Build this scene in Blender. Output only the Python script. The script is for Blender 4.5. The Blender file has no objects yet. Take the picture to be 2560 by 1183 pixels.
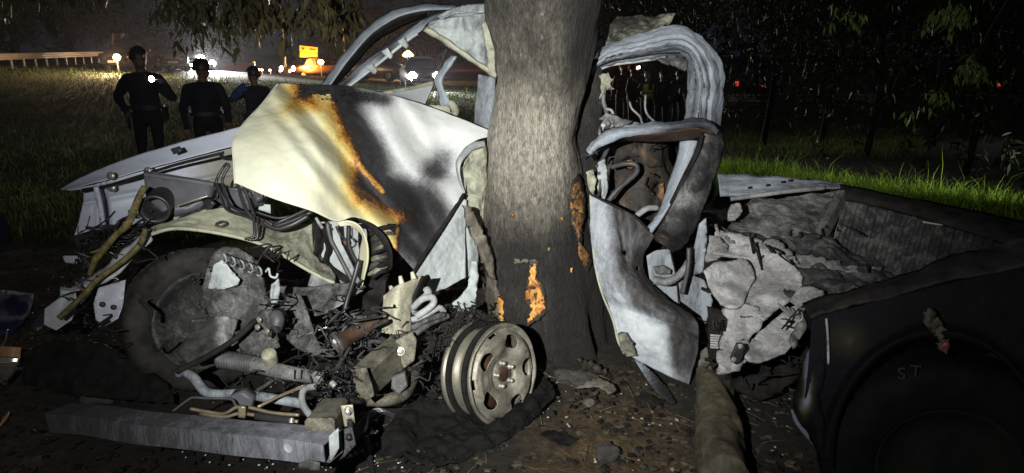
import bpy, bmesh, math, random
import numpy as np
from mathutils import Vector, Matrix, noise, geometry

random.seed(7)
rng = np.random.default_rng(7)
scene = bpy.context.scene
COL = scene.collection

# ------------------------------------------------------------------ camera
W, H, F, CAMZ = 2560.0, 1183.0, 1668.0, 1.6
PITCH = math.atan((H / 2 - 135.0) / F)
CP, SP = math.cos(PITCH), math.sin(PITCH)
cam_d = bpy.data.cameras.new('camera')
cam_d.sensor_fit = 'HORIZONTAL'
cam_d.sensor_width = 36.0
cam_d.lens = 36.0 * F / W
cam_d.clip_start = 0.05
cam_d.clip_end = 2000.0
cam = bpy.data.objects.new('camera', cam_d)
cam.location = (0, 0, CAMZ)
cam.rotation_euler = (math.pi / 2 - PITCH, 0, 0)
COL.objects.link(cam)
scene.camera = cam

# ------------------------------------------------------------------ night sky
world = bpy.data.worlds.new('World')
scene.world = world
world.use_nodes = True
bg = world.node_tree.nodes['Background']
bg.inputs[0].default_value = (0.62, 0.66, 1.0, 1)
bg.inputs[1].default_value = 0.0115

# ------------------------------------------------------------------ the hand torch held beside the photographer
td = bpy.data.lights.new('hand_torch', 'SPOT')
td.energy = 800.0
td.color = (1.0, 0.985, 0.93)
td.spot_size = math.radians(73)
td.spot_blend = 1.0
td.shadow_soft_size = 0.018
torch = bpy.data.objects.new('hand_torch', td)
torch.location = (-0.50, -0.05, 1.72)
aim = Vector((-0.08, 3.4, 1.22)) - Vector(torch.location)
torch.rotation_euler = aim.to_track_quat('-Z', 'Y').to_euler()
COL.objects.link(torch)

# the same torch's wide, weak spill outside its hot spot
sd_ = bpy.data.lights.new('hand_torch_spill', 'SPOT')
sd_.energy = 170.0
sd_.color = (1.0, 0.985, 0.93)
sd_.spot_size = math.radians(136)
sd_.spot_blend = 1.0
sd_.shadow_soft_size = 0.018
spill = bpy.data.objects.new('hand_torch_spill', sd_)
spill.location = torch.location
spill.rotation_euler = torch.rotation_euler
COL.objects.link(spill)
# a second torch, carried by a responder just outside the picture on the right: its pool lies on the grass behind the bed
rd_ = bpy.data.lights.new('responder_torch', 'SPOT')
rd_.energy = 1500.0
rd_.color = (1.0, 0.98, 0.90)
rd_.spot_size = math.radians(30)
rd_.spot_blend = 1.0
rd_.shadow_soft_size = 0.02
rt_ = bpy.data.objects.new('responder_torch', rd_)
rt_.location = (7.5, 5.3, 1.1)
rt_.rotation_euler = (Vector((4.3, 8.5, -0.1)) - Vector(rt_.location)).to_track_quat('-Z', 'Y').to_euler()
COL.objects.link(rt_)

# ------------------------------------------------------------------ render settings
scene.render.engine = 'CYCLES'
scene.view_settings.view_transform = 'Standard'
scene.view_settings.look = 'None'
scene.view_settings.exposure = 0.0
scene.view_settings.gamma = 1.0
scene.view_settings.use_curve_mapping = False
scene.cycles.use_denoising = True
scene.cycles.max_bounces = 5
scene.cycles.diffuse_bounces = 3
scene.cycles.glossy_bounces = 2
scene.cycles.sample_clamp_indirect = 4.0

# ------------------------------------------------------------------ geometry helpers
def P(px, py, Y):
    """World point seen at a pixel of the photograph on the vertical plane y = Y."""
    a = (px - W / 2) / F
    b = -(py - H / 2) / F
    t = Y / (CP + b * SP)
    return (a * t, Y, CAMZ + (-SP + b * CP) * t)

def PA(px, py, Y):
    px = np.asarray(px, float); py = np.asarray(py, float); Y = np.asarray(Y, float)
    a = (px - W / 2) / F
    b = -(py - H / 2) / F
    t = Y / (CP + b * SP)
    return np.stack([a * t, Y + 0 * t, CAMZ + (-SP + b * CP) * t], -1)

def GP(px, py, z=0.0):
    a = (px - W / 2) / F
    b = -(py - H / 2) / F
    t = (z - CAMZ) / (-SP + b * CP)
    return Vector((a * t, (CP + b * SP) * t, z))

def crom(pts, n, lin=False):
    """Resample a control polyline to n points through a Catmull-Rom spline."""
    p = np.asarray(pts, float)
    if p.ndim == 1: p = p[:, None]
    k = len(p)
    u = np.linspace(0, k - 1, n)
    i = np.minimum(u.astype(int), k - 2)
    f = (u - i)[:, None]
    p1, p2 = p[i], p[i + 1]
    if lin or k == 2: return p1 + (p2 - p1) * f
    p0 = np.where((i == 0)[:, None], 2 * p1 - p2, p[np.maximum(i - 1, 0)])
    p3 = np.where((i >= k - 2)[:, None], 2 * p2 - p1, p[np.minimum(i + 2, k - 1)])
    return 0.5 * (2 * p1 + (p2 - p0) * f + (2 * p0 - 5 * p1 + 4 * p2 - p3) * f ** 2 + (3 * p1 - p0 - 3 * p2 + p3) * f ** 3)

def gridi(g, nv, nu):
    g = np.asarray(g, float)
    if g.ndim == 0: return np.full((nv, nu), float(g))
    a = crom(g, nv)
    return crom(a.T, nu).T

OFF = {}
def off(parent):
    return np.array(OFF.get(parent.name, (0, 0, 0))) if parent is not None else np.zeros(3)

def mk(name, verts, faces, mat, parent=None, burn=None, smooth=True, thick=0.0, attrs=None, mats=None, mi=None):
    v = np.asarray(verts, float) - off(parent)
    me = bpy.data.meshes.new(name)
    me.from_pydata([tuple(x) for x in v.tolist()], [], faces if isinstance(faces, list) else faces.tolist())
    if mats:
        for m in mats: me.materials.append(m)
        if mi is not None: me.polygons.foreach_set('material_index', np.asarray(mi, np.int32))
    else:
        me.materials.append(mat)
    if smooth: me.polygons.foreach_set('use_smooth', np.ones(len(me.polygons), bool))
    if burn is not None:
        a = me.attributes.new('burn', 'FLOAT', 'POINT')
        b = np.asarray(burn, float)
        if b.ndim == 0: b = np.full(len(v), float(b))
        a.data.foreach_set('value', b.astype(np.float32).ravel())
    me.update()
    o = bpy.data.objects.new(name, me)
    COL.objects.link(o)
    if parent is not None:
        o.parent = parent
        OFF[o.name] = OFF.get(parent.name, (0, 0, 0))
    if thick:
        s = o.modifiers.new('sheet', 'SOLIDIFY'); s.thickness = thick; s.offset = 0.0
    return o

def thing(name, label, cat, loc=(0, 0, 0), group=None):
    o = bpy.data.objects.new(name, None)
    o.empty_display_size = 0.2
    COL.objects.link(o)
    o.location = loc
    OFF[o.name] = tuple(loc)
    return tag(o, label, cat, group)

def tag(o, label=None, cat=None, group=None, kind=None):
    if label: o['label'] = label
    if cat: o['category'] = cat
    if group: o['group'] = group
    if kind: o['kind'] = kind
    return o

def fbm(p, scale, octv=4):
    return np.array([noise.fractal(Vector(q) * scale, 0.9, 2.1, octv) for q in np.asarray(p).reshape(-1, 3)])

def cdisp(p, sc):
    """Dents; a negative scale gives sharp creases instead of soft ones."""
    d = fbm(p, abs(sc))
    return d if sc > 0 else (.35 - 1.5 * np.abs(d)) * .9

def gridfaces(nv, nu, wrap=False):
    i = np.arange(nv - 1)[:, None]
    j = np.arange(nu if wrap else nu - 1)[None, :]
    a = i * nu + j
    b = i * nu + (j + 1) % nu
    return np.stack([a, b, b + nu, a + nu], -1).reshape(-1, 4)

def gnormals(p):
    du = np.gradient(p, axis=1); dv = np.gradient(p, axis=0)
    n = np.cross(du, dv)
    return n / (np.linalg.norm(n, axis=-1, keepdims=True) + 1e-9)

def panel(name, top, bot, left, right, Y, mat, parent, burn=0.85, nu=40, nv=40, thick=0.003, crum=None, cut=None, extra=None):
    """Bent sheet of metal: a Coons patch between four outlines, with its own depth."""
    t = crom(top, nu); b = crom(bot, nu); l = crom(left, nv); r = crom(right, nv)
    l[0], l[-1], r[0], r[-1] = t[0], b[0], t[-1], b[-1]
    u = np.linspace(0, 1, nu)[None, :, None]; v = np.linspace(0, 1, nv)[:, None, None]
    q = ((1 - v) * t[None] + v * b[None] + (1 - u) * l[:, None] + u * r[:, None]
         - ((1 - u) * (1 - v) * t[0] + u * (1 - v) * t[-1] + (1 - u) * v * b[0] + u * v * b[-1]))
    Yg = gridi(Y, nv, nu)
    if extra is not None: Yg = Yg + extra(q[..., 0], q[..., 1])
    p = PA(q[..., 0], q[..., 1], Yg)
    if crum:
        n = gnormals(p)
        for amp, sc in (crum if isinstance(crum, list) else [crum]):
            d = cdisp(p, sc).reshape(nv, nu, 1)
            p = p + n * d * amp
    if callable(burn): bv = burn(q[..., 0], q[..., 1])
    else: bv = gridi(burn, nv, nu)
    f = gridfaces(nv, nu)
    if cut is not None:
        c = q.reshape(-1, 2)[f].mean(1)
        f = f[~cut(c[:, 0], c[:, 1])]
    return mk(name, p.reshape(-1, 3), f, mat, parent, bv.ravel(), thick=thick)

def ribbon(name, a, b, Ya, Yb, mat, parent, burn=0.85, n=50, k=10, bulge=0.0, thick=0.004, crum=None, ridge=None):
    """Bent strip between two outlines (pillars, rails); bulge brings its middle forward."""
    A = crom(a, n); B = crom(b, n)
    ya = crom(np.atleast_1d(Ya) if np.ndim(Ya) else [Ya, Ya], n)[:, 0]
    yb = crom(np.atleast_1d(Yb) if np.ndim(Yb) else [Yb, Yb], n)[:, 0]
    w = np.linspace(0, 1, k)[:, None]
    q = A[None] * (1 - w[..., None]) + B[None] * w[..., None]
    Yg = ya[None] * (1 - w) + yb[None] * w - bulge * np.sin(np.pi * w)
    if ridge:
        for pos, wd, amp in ridge: Yg = Yg - amp * np.exp(-((w - pos) / wd) ** 2)
    p = PA(q[..., 0], q[..., 1], Yg)
    if crum:
        nn = gnormals(p)
        for amp, sc in (crum if isinstance(crum, list) else [crum]):
            p = p + nn * cdisp(p, sc).reshape(k, n, 1) * amp
    bv = burn(q[..., 0], q[..., 1]) if callable(burn) else gridi(burn, k, n)
    o = mk(name, p.reshape(-1, 3), gridfaces(k, n), mat, parent, bv.ravel(), thick=thick)
    ln = np.concatenate([[0], np.cumsum(np.linalg.norm(np.diff(p[k // 2], axis=0), axis=1))])
    wd = np.linalg.norm(p[-1] - p[0], axis=1).mean()
    st = np.stack([np.tile(ln, (k, 1)) + len(name), np.tile(w * wd, (1, n)), np.zeros((k, n))], -1)
    at_ = o.data.attributes.new('st', 'FLOAT_VECTOR', 'POINT'); at_.data.foreach_set('vector', st.astype(np.float32).ravel())
    return o

def plate(name, outline, Y, mat, parent, burn=0.8, thick=0.004, step=9, holes=(), crum=None, jag=0.0, smooth_outline=False, seed=1):
    """Sheet cut to an outline; Y is a depth, (depth, slope per 100 px in x, in y) or a function."""
    r = random.Random(seed)
    o = np.asarray(outline, float)
    if smooth_outline:
        o = crom(np.vstack([o, o[:1]]), len(o) * 5)[:-1]
    pts = []
    n = len(o)
    for i in range(n):
        a, b = o[i], o[(i + 1) % n]
        m = max(1, int(np.linalg.norm(b - a) / step))
        for k in range(m):
            c = a + (b - a) * k / m
            if jag: c = c + np.array([r.uniform(-jag, jag), r.uniform(-jag, jag)])
            pts.append(c)
    edges = [(i, (i + 1) % len(pts)) for i in range(len(pts))]
    for (hx, hy, hrx, hry) in holes:
        s = len(pts); m = 10
        for k in range(m):
            an = 2 * math.pi * k / m
            pts.append(np.array([hx + hrx * math.cos(an), hy + hry * math.sin(an)]))
        edges += [(s + k, s + (k + 1) % m) for k in range(m)]
    mn, mx = o.min(0), o.max(0)
    gx = np.arange(mn[0] + step / 2, mx[0], step); gy = np.arange(mn[1] + step / 2, mx[1], step)
    for x in gx:
        for y in gy:
            pts.append(np.array([x + r.uniform(-.2, .2) * step, y + r.uniform(-.2, .2) * step]))
    res = geometry.delaunay_2d_cdt([Vector((float(p[0]), float(p[1]))) for p in pts], edges, [], 2, 1e-4)
    q = np.array([tuple(v) for v in res[0]]); fs = [tuple(f) for f in res[2]]
    if callable(Y): Yv = Y(q[:, 0], q[:, 1])
    elif np.ndim(Y):
        c = o.mean(0); Yv = Y[0] + Y[1] * (q[:, 0] - c[0]) / 100 + Y[2] * (q[:, 1] - c[1]) / 100
    else: Yv = np.full(len(q), float(Y))
    if crum:
        base = PA(q[:, 0], q[:, 1], Yv)
        for amp, sc in (crum if isinstance(crum, list) else [crum]):
            Yv = Yv + amp * cdisp(base, sc)
    bv = burn(q[:, 0], q[:, 1]) if callable(burn) else burn
    used = sorted({i for f in fs for i in f}); rm = {i: k for k, i in enumerate(used)}
    p = PA(q[used, 0], q[used, 1], Yv[used])
    bb = bv[used] if np.ndim(bv) else bv
    return mk(name, p, [tuple(rm[i] for i in f) for f in fs], mat, parent, bb, thick=thick)

def sweep(path, radii, seg=8, profile=None, up=None):
    """Vertices and faces of a tube (or of a profile) along a world path, with closed ends."""
    p = np.asarray(path, float); n = len(p)
    t = np.gradient(p, axis=0); t /= np.linalg.norm(t, axis=1, keepdims=True) + 1e-9
    if profile is None:
        an = np.linspace(0, 2 * np.pi, seg, endpoint=False)
        profile = np.stack([np.cos(an), np.sin(an)], -1)
    profile = np.asarray(profile, float); seg = len(profile)
    u0 = np.array(up if up is not None else ((0, 0, 1) if abs(t[0][2]) < .9 else (1, 0, 0)), float)
    rings = []
    nrm = np.cross(t[0], u0); nrm /= np.linalg.norm(nrm) + 1e-9
    for i in range(n):
        nrm = nrm - t[i] * np.dot(nrm, t[i]); nrm /= np.linalg.norm(nrm) + 1e-9
        bi = np.cross(nrm, t[i])
        rings.append(p[i] + (profile[:, :1] * nrm + profile[:, 1:] * bi) * radii[i])
    v = np.concatenate(rings)
    f = [tuple(x) for x in gridfaces(n, seg, True).tolist()]
    f.append(tuple(range(seg))[::-1]); f.append(tuple(range((n - 1) * seg, n * seg)))
    return v, f

def tube(name, pts, r, mat, parent, burn=0.6, seg=8, n=None, world=False, lin=False):
    pts = np.asarray(pts, float)
    w = pts if world else np.array([P(*q) for q in pts])
    n = n or max(6, len(w) * 6)
    c = crom(w, n, lin)
    rr = crom(np.atleast_1d(r) if np.ndim(r) else [r, r], n)[:, 0]
    v, f = sweep(c, rr, seg)
    return mk(name, v, f, mat, parent, burn)

def beam(name, pts, w, h, mat, parent, burn=0.6, up=(0, 0, 1), world=False, n=None, lin=True, bevel=0.12):
    pts = np.asarray(pts, float)
    c = pts if world else np.array([P(*q) for q in pts])
    n = n or len(c)
    c = crom(c, n, lin)
    e = bevel
    pr = []
    for sx, sy in ((1, 1), (-1, 1), (-1, -1), (1, -1)):
        a = (sx * w / 2, sy * h / 2); d = min(w, h) * e
        q = [(a[0], a[1] - sy * d), (a[0] - sx * d, a[1])]
        pr += q if sx * sy > 0 else q[::-1]
    v, f = sweep(c, np.ones(n), profile=pr, up=up)
    return mk(name, v, f, mat, parent, burn, smooth=False)

def frame_of(nv):
    n = Vector(nv).normalized()
    a = n.cross(Vector((0, 0, 1)))
    if a.length < 1e-3: a = Vector((1, 0, 0))
    a.normalize(); b = n.cross(a).normalized()
    return np.array(a), np.array(b), np.array(n)

def lathe(name, prof, c, nv, mat, parent, burn=0.6, seg=48, smooth=True, close=False):
    """Profile [(radius, height along axis)] turned round the axis nv at c."""
    a, b, n = frame_of(nv)
    an = np.linspace(0, 2 * np.pi, seg, endpoint=False)
    v = np.concatenate([np.array(c) + r * (np.cos(an)[:, None] * a + np.sin(an)[:, None] * b) + h * n for r, h in prof])
    f = [tuple(x) for x in gridfaces(len(prof), seg, True).tolist()]
    if close:
        f.append(tuple(range(seg))[::-1]); f.append(tuple(range((len(prof) - 1) * seg, len(prof) * seg)))
    return mk(name, v, f, mat, parent, burn, smooth=smooth)

def bolt(c, nv, r, mat, parent, burn=0.8, name='bolt', h=None):
    h = h or r
    return lathe(name, [(r * 1.5, 0), (r * 1.5, h * .25), (r, h * .25), (r, h), (r * .3, h * 1.12)], c, nv, mat, parent, burn, seg=6 if name == 'nut' else 10, smooth=False, close=True)

# ------------------------------------------------------------------ materials
def newmat(name):
    m = bpy.data.materials.new(name); m.use_nodes = True
    nt = m.node_tree
    b = nt.nodes['Principled BSDF']
    return m, nt, b

def N(nt, typ, **kw):
    n = nt.nodes.new(typ)
    for k, v in kw.items():
        if k == 'inp':
            for i, x in v.items(): n.inputs[i].default_value = x
        else: setattr(n, k, v)
    return n

def ramp(nt, stops, interp='LINEAR'):
    r = nt.nodes.new('ShaderNodeValToRGB')
    r.color_ramp.interpolation = interp
    e = r.color_ramp.elements
    while len(e) < len(stops): e.new(0.5)
    for i, (p, c) in enumerate(stops):
        e[i].position = p
        e[i].color = (c, c, c, 1) if not hasattr(c, '__len__') else (*c, 1)
    return r

def noise_n(nt, scale, detail=5, rough=0.6, coord=None, dist=0.0):
    n = N(nt, 'ShaderNodeTexNoise', inp={'Scale': scale, 'Detail': detail, 'Roughness': rough, 'Distortion': dist})
    if coord is not None: nt.links.new(coord, n.inputs['Vector'])
    return n

def math_n(nt, op, a, b=None):
    n = N(nt, 'ShaderNodeMath', operation=op)
    for i, x in enumerate((a, b)):
        if x is None: continue
        if isinstance(x, (int, float)): n.inputs[i].default_value = x
        else: nt.links.new(x, n.inputs[i])
    return n.outputs[0]

def mix_n(nt, fac, a, b, blend='MIX'):
    n = N(nt, 'ShaderNodeMix', data_type='RGBA', blend_type=blend)
    for i, x in ((0, fac), (6, a), (7, b)):
        if isinstance(x, (int, float)): n.inputs[i].default_value = x
        elif isinstance(x, tuple): n.inputs[i].default_value = (*x, 1)
        else: nt.links.new(x, n.inputs[i])
    return n.outputs[2]

PAINT = [(0.0, (.50, .52, .445)), (0.26, (.52, .505, .335)), (0.34, (.48, .39, .14)), (0.41, (.40, .215, .045)), (0.455, (.16, .06, .012)),
         (0.49, (.03, .018, .012)), (0.55, (.018, .018, .02)), (0.66, (.055, .055, .06)), (0.75, (.18, .185, .19)), (0.86, (.40, .42, .425)), (1.0, (.57, .595, .59))]

def burnt(name, stops=PAINT, tint=(1, 1, 1), amt=0.16, fine=0.10, sc=7.0, rough=0.62, bump=0.25, fleck=0.35, metallic=0.0, streak=None, dist=1.2, along=None, spec=.4):
    """Fire-stained sheet metal; the burn attribute says how far the paint has gone."""
    m, nt, b = newmat(name)
    tc = N(nt, 'ShaderNodeTexCoord').outputs['Object']
    if streak:
        mp = N(nt, 'ShaderNodeMapping'); mp.inputs['Scale'].default_value = streak
        nt.links.new(tc, mp.inputs['Vector']); tcs = mp.outputs[0]
    elif along:
        sa = N(nt, 'ShaderNodeAttribute', attribute_name='st').outputs['Vector']
        mp = N(nt, 'ShaderNodeMapping'); mp.inputs['Scale'].default_value = along
        nt.links.new(sa, mp.inputs['Vector']); tcs = mp.outputs[0]
    else: tcs = tc
    at = N(nt, 'ShaderNodeAttribute', attribute_name='burn').outputs['Fac']
    n1 = noise_n(nt, sc, 7, .68, tcs, dist); n2 = noise_n(nt, sc * 9, 6, .75, tcs, .6)
    v = math_n(nt, 'ADD', at, math_n(nt, 'MULTIPLY', math_n(nt, 'SUBTRACT', n1.outputs[0], .5), amt * 2))
    v = math_n(nt, 'ADD', v, math_n(nt, 'MULTIPLY', math_n(nt, 'SUBTRACT', n2.outputs[0], .5), fine * 2))
    cr = ramp(nt, stops); nt.links.new(v, cr.inputs[0])
    n3 = noise_n(nt, sc * 22, 3, .6, tc)
    fl = ramp(nt, [(.57, 0.0), (.66, fleck)]); nt.links.new(n3.outputs[0], fl.inputs[0])
    c = mix_n(nt, fl.outputs[0], cr.outputs[0], (.03, .028, .026))
    if tint != (1, 1, 1): c = mix_n(nt, 1.0, c, tint, 'MULTIPLY')
    nt.links.new(c, b.inputs['Base Color'])
    rr_ = ramp(nt, [(.40, rough), (.55, max(rough, .72))]); nt.links.new(v, rr_.inputs[0]); nt.links.new(rr_.outputs[0], b.inputs['Roughness'])
    b.inputs['Metallic'].default_value = metallic; b.inputs['Specular IOR Level'].default_value = spec
    bp = N(nt, 'ShaderNodeBump', inp={'Strength': bump, 'Distance': 0.006})
    nt.links.new(math_n(nt, 'ADD', n2.outputs[0], math_n(nt, 'MULTIPLY', n3.outputs[0], .5)), bp.inputs['Height'])
    nt.links.new(bp.outputs[0], b.inputs['Normal'])
    return m

def plain(name, col, rough=0.6, metallic=0.0, var=0.25, sc=12.0, bump=0.1, emit=None, es=0.0, spec=None):
    m, nt, b = newmat(name)
    if emit is not None:
        b.inputs['Emission Color'].default_value = (*emit, 1); b.inputs['Emission Strength'].default_value = es
    tc = N(nt, 'ShaderNodeTexCoord').outputs['Object']
    n1 = noise_n(nt, sc, 5, .65, tc)
    lo = tuple(c * (1 - var) for c in col); hi = tuple(min(1, c * (1 + var)) for c in col)
    cr = ramp(nt, [(.3, lo), (.7, hi)]); nt.links.new(n1.outputs[0], cr.inputs[0])
    nt.links.new(cr.outputs[0], b.inputs['Base Color'])
    b.inputs['Roughness'].default_value = rough; b.inputs['Metallic'].default_value = metallic
    if spec is not None: b.inputs['Specular IOR Level'].default_value = spec
    if bump:
        bp = N(nt, 'ShaderNodeBump', inp={'Strength': bump, 'Distance': 0.004})
        nt.links.new(n1.outputs[0], bp.inputs['Height']); nt.links.new(bp.outputs[0], b.inputs['Normal'])
    return m

M = {}
M['paint'] = burnt('burnt_white_paint', amt=.12, fine=.12, sc=8, rough=.42, bump=.10, fleck=.12, dist=.8, spec=.22)
M['ash'] = burnt('ashen_sheet_metal', tint=(.74, .78, .79), amt=.32, fine=.16, sc=6, fleck=.14, streak=(1, 1, .5))
M['ash_blue'] = burnt('blue_grey_sheet_metal', tint=(.62, .66, .73), amt=.34, fine=.15, sc=5, streak=(1, 1, .30), fleck=.14)
M['ash_long'] = burnt('streaked_sheet_metal', tint=(.60, .655, .75), amt=.28, fine=.16, sc=5, along=(.5, 5.0, 1), fleck=.35, dist=.3)
M['ash_olive'] = burnt('olive_stained_metal', tint=(.78, .76, .58), amt=.28, fine=.12, sc=9, rough=.6, fleck=.2)
M['steel'] = burnt('heat_dulled_steel', tint=(.74, .735, .71), amt=.24, fine=.14, sc=9, fleck=.25, rough=.5, metallic=.25)
M['steel_khaki'] = burnt('khaki_scorched_steel', tint=(1.0, .93, .70), amt=.18, fine=.10, sc=9, fleck=.5, rough=.48, metallic=.3)
M['soot'] = plain('black_soot', (.014, .013, .013), .85, var=.7, sc=14, bump=.4, spec=.15)
M['rubber'] = plain('burnt_rubber', (.009, .009, .009), .85, var=.5, sc=25, bump=.4, spec=.15)
M['tyre'] = plain('dusty_tyre', (.030, .029, .027), .9, var=.6, sc=10, bump=.4, spec=.15)
M['plastic'] = plain('black_plastic', (.022, .022, .025), .42, var=.4, sc=10, bump=.1)
M['box'] = plain('dusty_grey_plastic', (.075, .078, .09), .5, var=.35, sc=7, bump=.08)
M['hose'] = plain('scorched_hose', (.05, .052, .055), .55, var=.5, sc=30, bump=.3)
M['palehose'] = plain('ash_coated_hose', (.24, .26, .265), .8, var=.35, sc=35, bump=.4)
M['tan'] = plain('tan_metal_pipe', (.26, .22, .15), .4, .5, var=.4, sc=20)
M['bolt'] = plain('bright_bolt', (.38, .37, .33), .35, .6, var=.3, sc=40)
def crust(name, stops, sc=4.0):
    m, nt, b = newmat(name)
    tc = N(nt, 'ShaderNodeTexCoord').outputs['Object']
    mp = N(nt, 'ShaderNodeMapping'); mp.inputs['Scale'].default_value = (.6, 1, 1.3); mp.inputs['Rotation'].default_value = (.2, .6, .3)
    nt.links.new(tc, mp.inputs['Vector'])
    n1 = noise_n(nt, sc, 8, .72, mp.outputs[0], 1.5); n2 = noise_n(nt, sc * 10, 6, .75, tc, .5); n3 = noise_n(nt, sc * 2.4, 8, .7, mp.outputs[0], 2.5)
    v = math_n(nt, 'ADD', math_n(nt, 'MULTIPLY', n1.outputs[0], .6), math_n(nt, 'MULTIPLY', n2.outputs[0], .4))
    cr = ramp(nt, stops); nt.links.new(v, cr.inputs[0])
    cre = ramp(nt, [(.47, 1.0), (.495, .75), (.505, .75), (.53, 1.0)]); nt.links.new(n3.outputs[0], cre.inputs[0])
    c = mix_n(nt, 1.0, cr.outputs[0], cre.outputs[0], 'MULTIPLY')
    nt.links.new(c, b.inputs['Base Color']); b.inputs['Roughness'].default_value = .95; b.inputs['Specular IOR Level'].default_value = .1
    bp = N(nt, 'ShaderNodeBump', inp={'Strength': .55, 'Distance': .012})
    nt.links.new(math_n(nt, 'ADD', math_n(nt, 'MULTIPLY', cre.outputs[0], .5), math_n(nt, 'MULTIPLY', n2.outputs[0], .8)), bp.inputs['Height'])
    nt.links.new(bp.outputs[0], b.inputs['Normal'])
    return m
M['fuzz'] = crust('ash_crusted_insulation', [(.34, (.14, .14, .145)), (.46, (.27, .27, .275)), (.58, (.37, .37, .375)), (.7, (.46, .46, .46))])
M['fuzz2'] = crust('grey_ash_crust', [(.34, (.06, .06, .06)), (.48, (.17, .17, .172)), (.6, (.27, .27, .27)), (.72, (.36, .36, .35))], 8)
M['rust'] = plain('rusty_brown_steel', (.05, .028, .018), .6, .2, var=.6, sc=16, bump=.2)

# ================================================================== SETTING
def sstep(x, a, b):
    t = np.clip((np.asarray(x, float) - a) / (b - a), 0, 1)
    return t * t * (3 - 2 * t)

def gz(x, y):
    """Height of the ground: level by the wreck, a dip where the officers stand, a bank rising to the road on the left."""
    x = np.asarray(x, float); y = np.asarray(y, float)
    dip = -0.10 * sstep(y, 6.5, 9) * (1 - sstep(y, 16, 24))
    bank = sstep(y, 12, 34) * np.interp(x, [-34, -28, -21, -10, -4, 30], [1.05, 1.0, .72, .10, -.12, -.12])
    fall = -.50 * sstep(y, 11, 19) * sstep(x, 1.5, 4)
    z = dip + bank + fall
    low = sstep(y, 43, 54) * sstep(x, -27, -22)
    return z * (1 - low) - .55 * low

def gzf(x, y): return float(gz(x, y))

# ground sheet, fine near the camera and stretching to the horizon
def spaced(lo, hi, n, k):
    s = np.linspace(math.asinh(lo / k), math.asinh(hi / k), n)
    return k * np.sinh(s)
gx = spaced(-420, 420, 330, .9)
gy = 2.6 + spaced(-6, 620, 330, .9)
GX, GY = np.meshgrid(gx, gy)
pts = np.stack([GX, GY, gz(GX, GY)], -1)
near = (np.abs(GX) < 5) & (GY < 8) & (GY > 0)
flat = pts.reshape(-1, 3); nm = near.ravel()
d = np.zeros(len(flat)); d[nm] = .035 * fbm(flat[nm], 2.2, 5) + .02 * fbm(flat[nm], 9, 3)
flat[:, 2] += d
m, nt, b = newmat('dirt_and_turf')
tc = N(nt, 'ShaderNodeTexCoord').outputs['Object']
at = N(nt, 'ShaderNodeAttribute', attribute_name='burn').outputs['Fac']
n1 = noise_n(nt, 3.0, 7, .65, tc, .3); n2 = noise_n(nt, 26, 6, .7, tc); n3 = noise_n(nt, 110, 3, .6, tc)
v = math_n(nt, 'ADD', at, math_n(nt, 'MULTIPLY', math_n(nt, 'SUBTRACT', n1.outputs[0], .5), .5))
cr = ramp(nt, [(.0, (.008, .008, .008)), (.3, (.022, .018, .013)), (.5, (.075, .050, .024)), (.62, (.115, .076, .036)), (.72, (.05, .045, .02)), (.85, (.028, .034, .013)), (1, (.03, .036, .012))])
nt.links.new(v, cr.inputs[0])
dk = ramp(nt, [(.35, .35), (.6, 1.25)]); nt.links.new(n2.outputs[0], dk.inputs[0])
c = mix_n(nt, 1.0, cr.outputs[0], dk.outputs[0], 'MULTIPLY')
sp = ramp(nt, [(.70, 0.0), (.74, .8)]); nt.links.new(n3.outputs[0], sp.inputs[0])
c = mix_n(nt, math_n(nt, 'MULTIPLY', sp.outputs[0], .5), c, (.13, .12, .095))
nt.links.new(c, b.inputs['Base Color']); b.inputs['Roughness'].default_value = .95
bp = N(nt, 'ShaderNodeBump', inp={'Strength': .8, 'Distance': .03})
nt.links.new(math_n(nt, 'ADD', n2.outputs[0], math_n(nt, 'MULTIPLY', n3.outputs[0], .4)), bp.inputs['Height'])
nt.links.new(bp.outputs[0], b.inputs['Normal'])
M['ground'] = m
# bare brown soil right of the wheel, charred black round the truck, turf beyond
x_, y_ = flat[:, 0], flat[:, 1]
char = np.exp(-(((x_ + .6) / 1.5) ** 2 + ((y_ - 2.9) / 1.0) ** 2)) + .8 * np.exp(-(((x_ - 1.5) / .8) ** 2 + ((y_ - 2.7) / .7) ** 2))
soil = np.exp(-(((x_ - .45) / .42) ** 2 + ((y_ - 2.55) / .65) ** 2))
turf = sstep(y_, 4.6, 6.5)
gm = .45 - .40 * np.clip(char, 0, 1) + .42 * soil
gm = np.clip(gm, .02, .64) * (1 - turf) + turf * .95
ground = tag(mk('ground', flat, gridfaces(len(gy), len(gx)), M['ground'], None, gm), kind='structure')

# road with a verge line, following the land behind the wreck
def strip(name, x0, x1, n, ya, yb, k, lift, mat):
    xs = np.linspace(x0, x1, n); ws = np.linspace(0, 1, k)[:, None]
    Y = ya(xs)[None] * (1 - ws) + yb(xs)[None] * ws
    X = np.tile(xs, (k, 1))
    return tag(mk(name, np.stack([X, Y, gz(X, Y) + lift], -1).reshape(-1, 3), gridfaces(k, n), mat, None), kind='structure')
M['asphalt'] = plain('worn_asphalt', (.03, .029, .029), .85, var=.35, sc=1.5, bump=.2)
M['line'] = plain('road_paint', (.72, .70, .62), .7, var=.2, sc=3, bump=0)
rya = lambda x: np.interp(x, [-60, -30, -18, 0, 60], [30, 34, 33, 30, 29])
strip('road', -90, 90, 121, rya, lambda x: rya(x) + 26, 14, .012, M['asphalt'])
strip('verge_line', -90, 90, 121, lambda x: rya(x) + .4, lambda x: rya(x) + .56, 2, .02, M['line'])
strip('lane_line', -90, 90, 121, lambda x: rya(x) + 9, lambda x: rya(x) + 9.15, 2, .02, M['line'])

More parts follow.
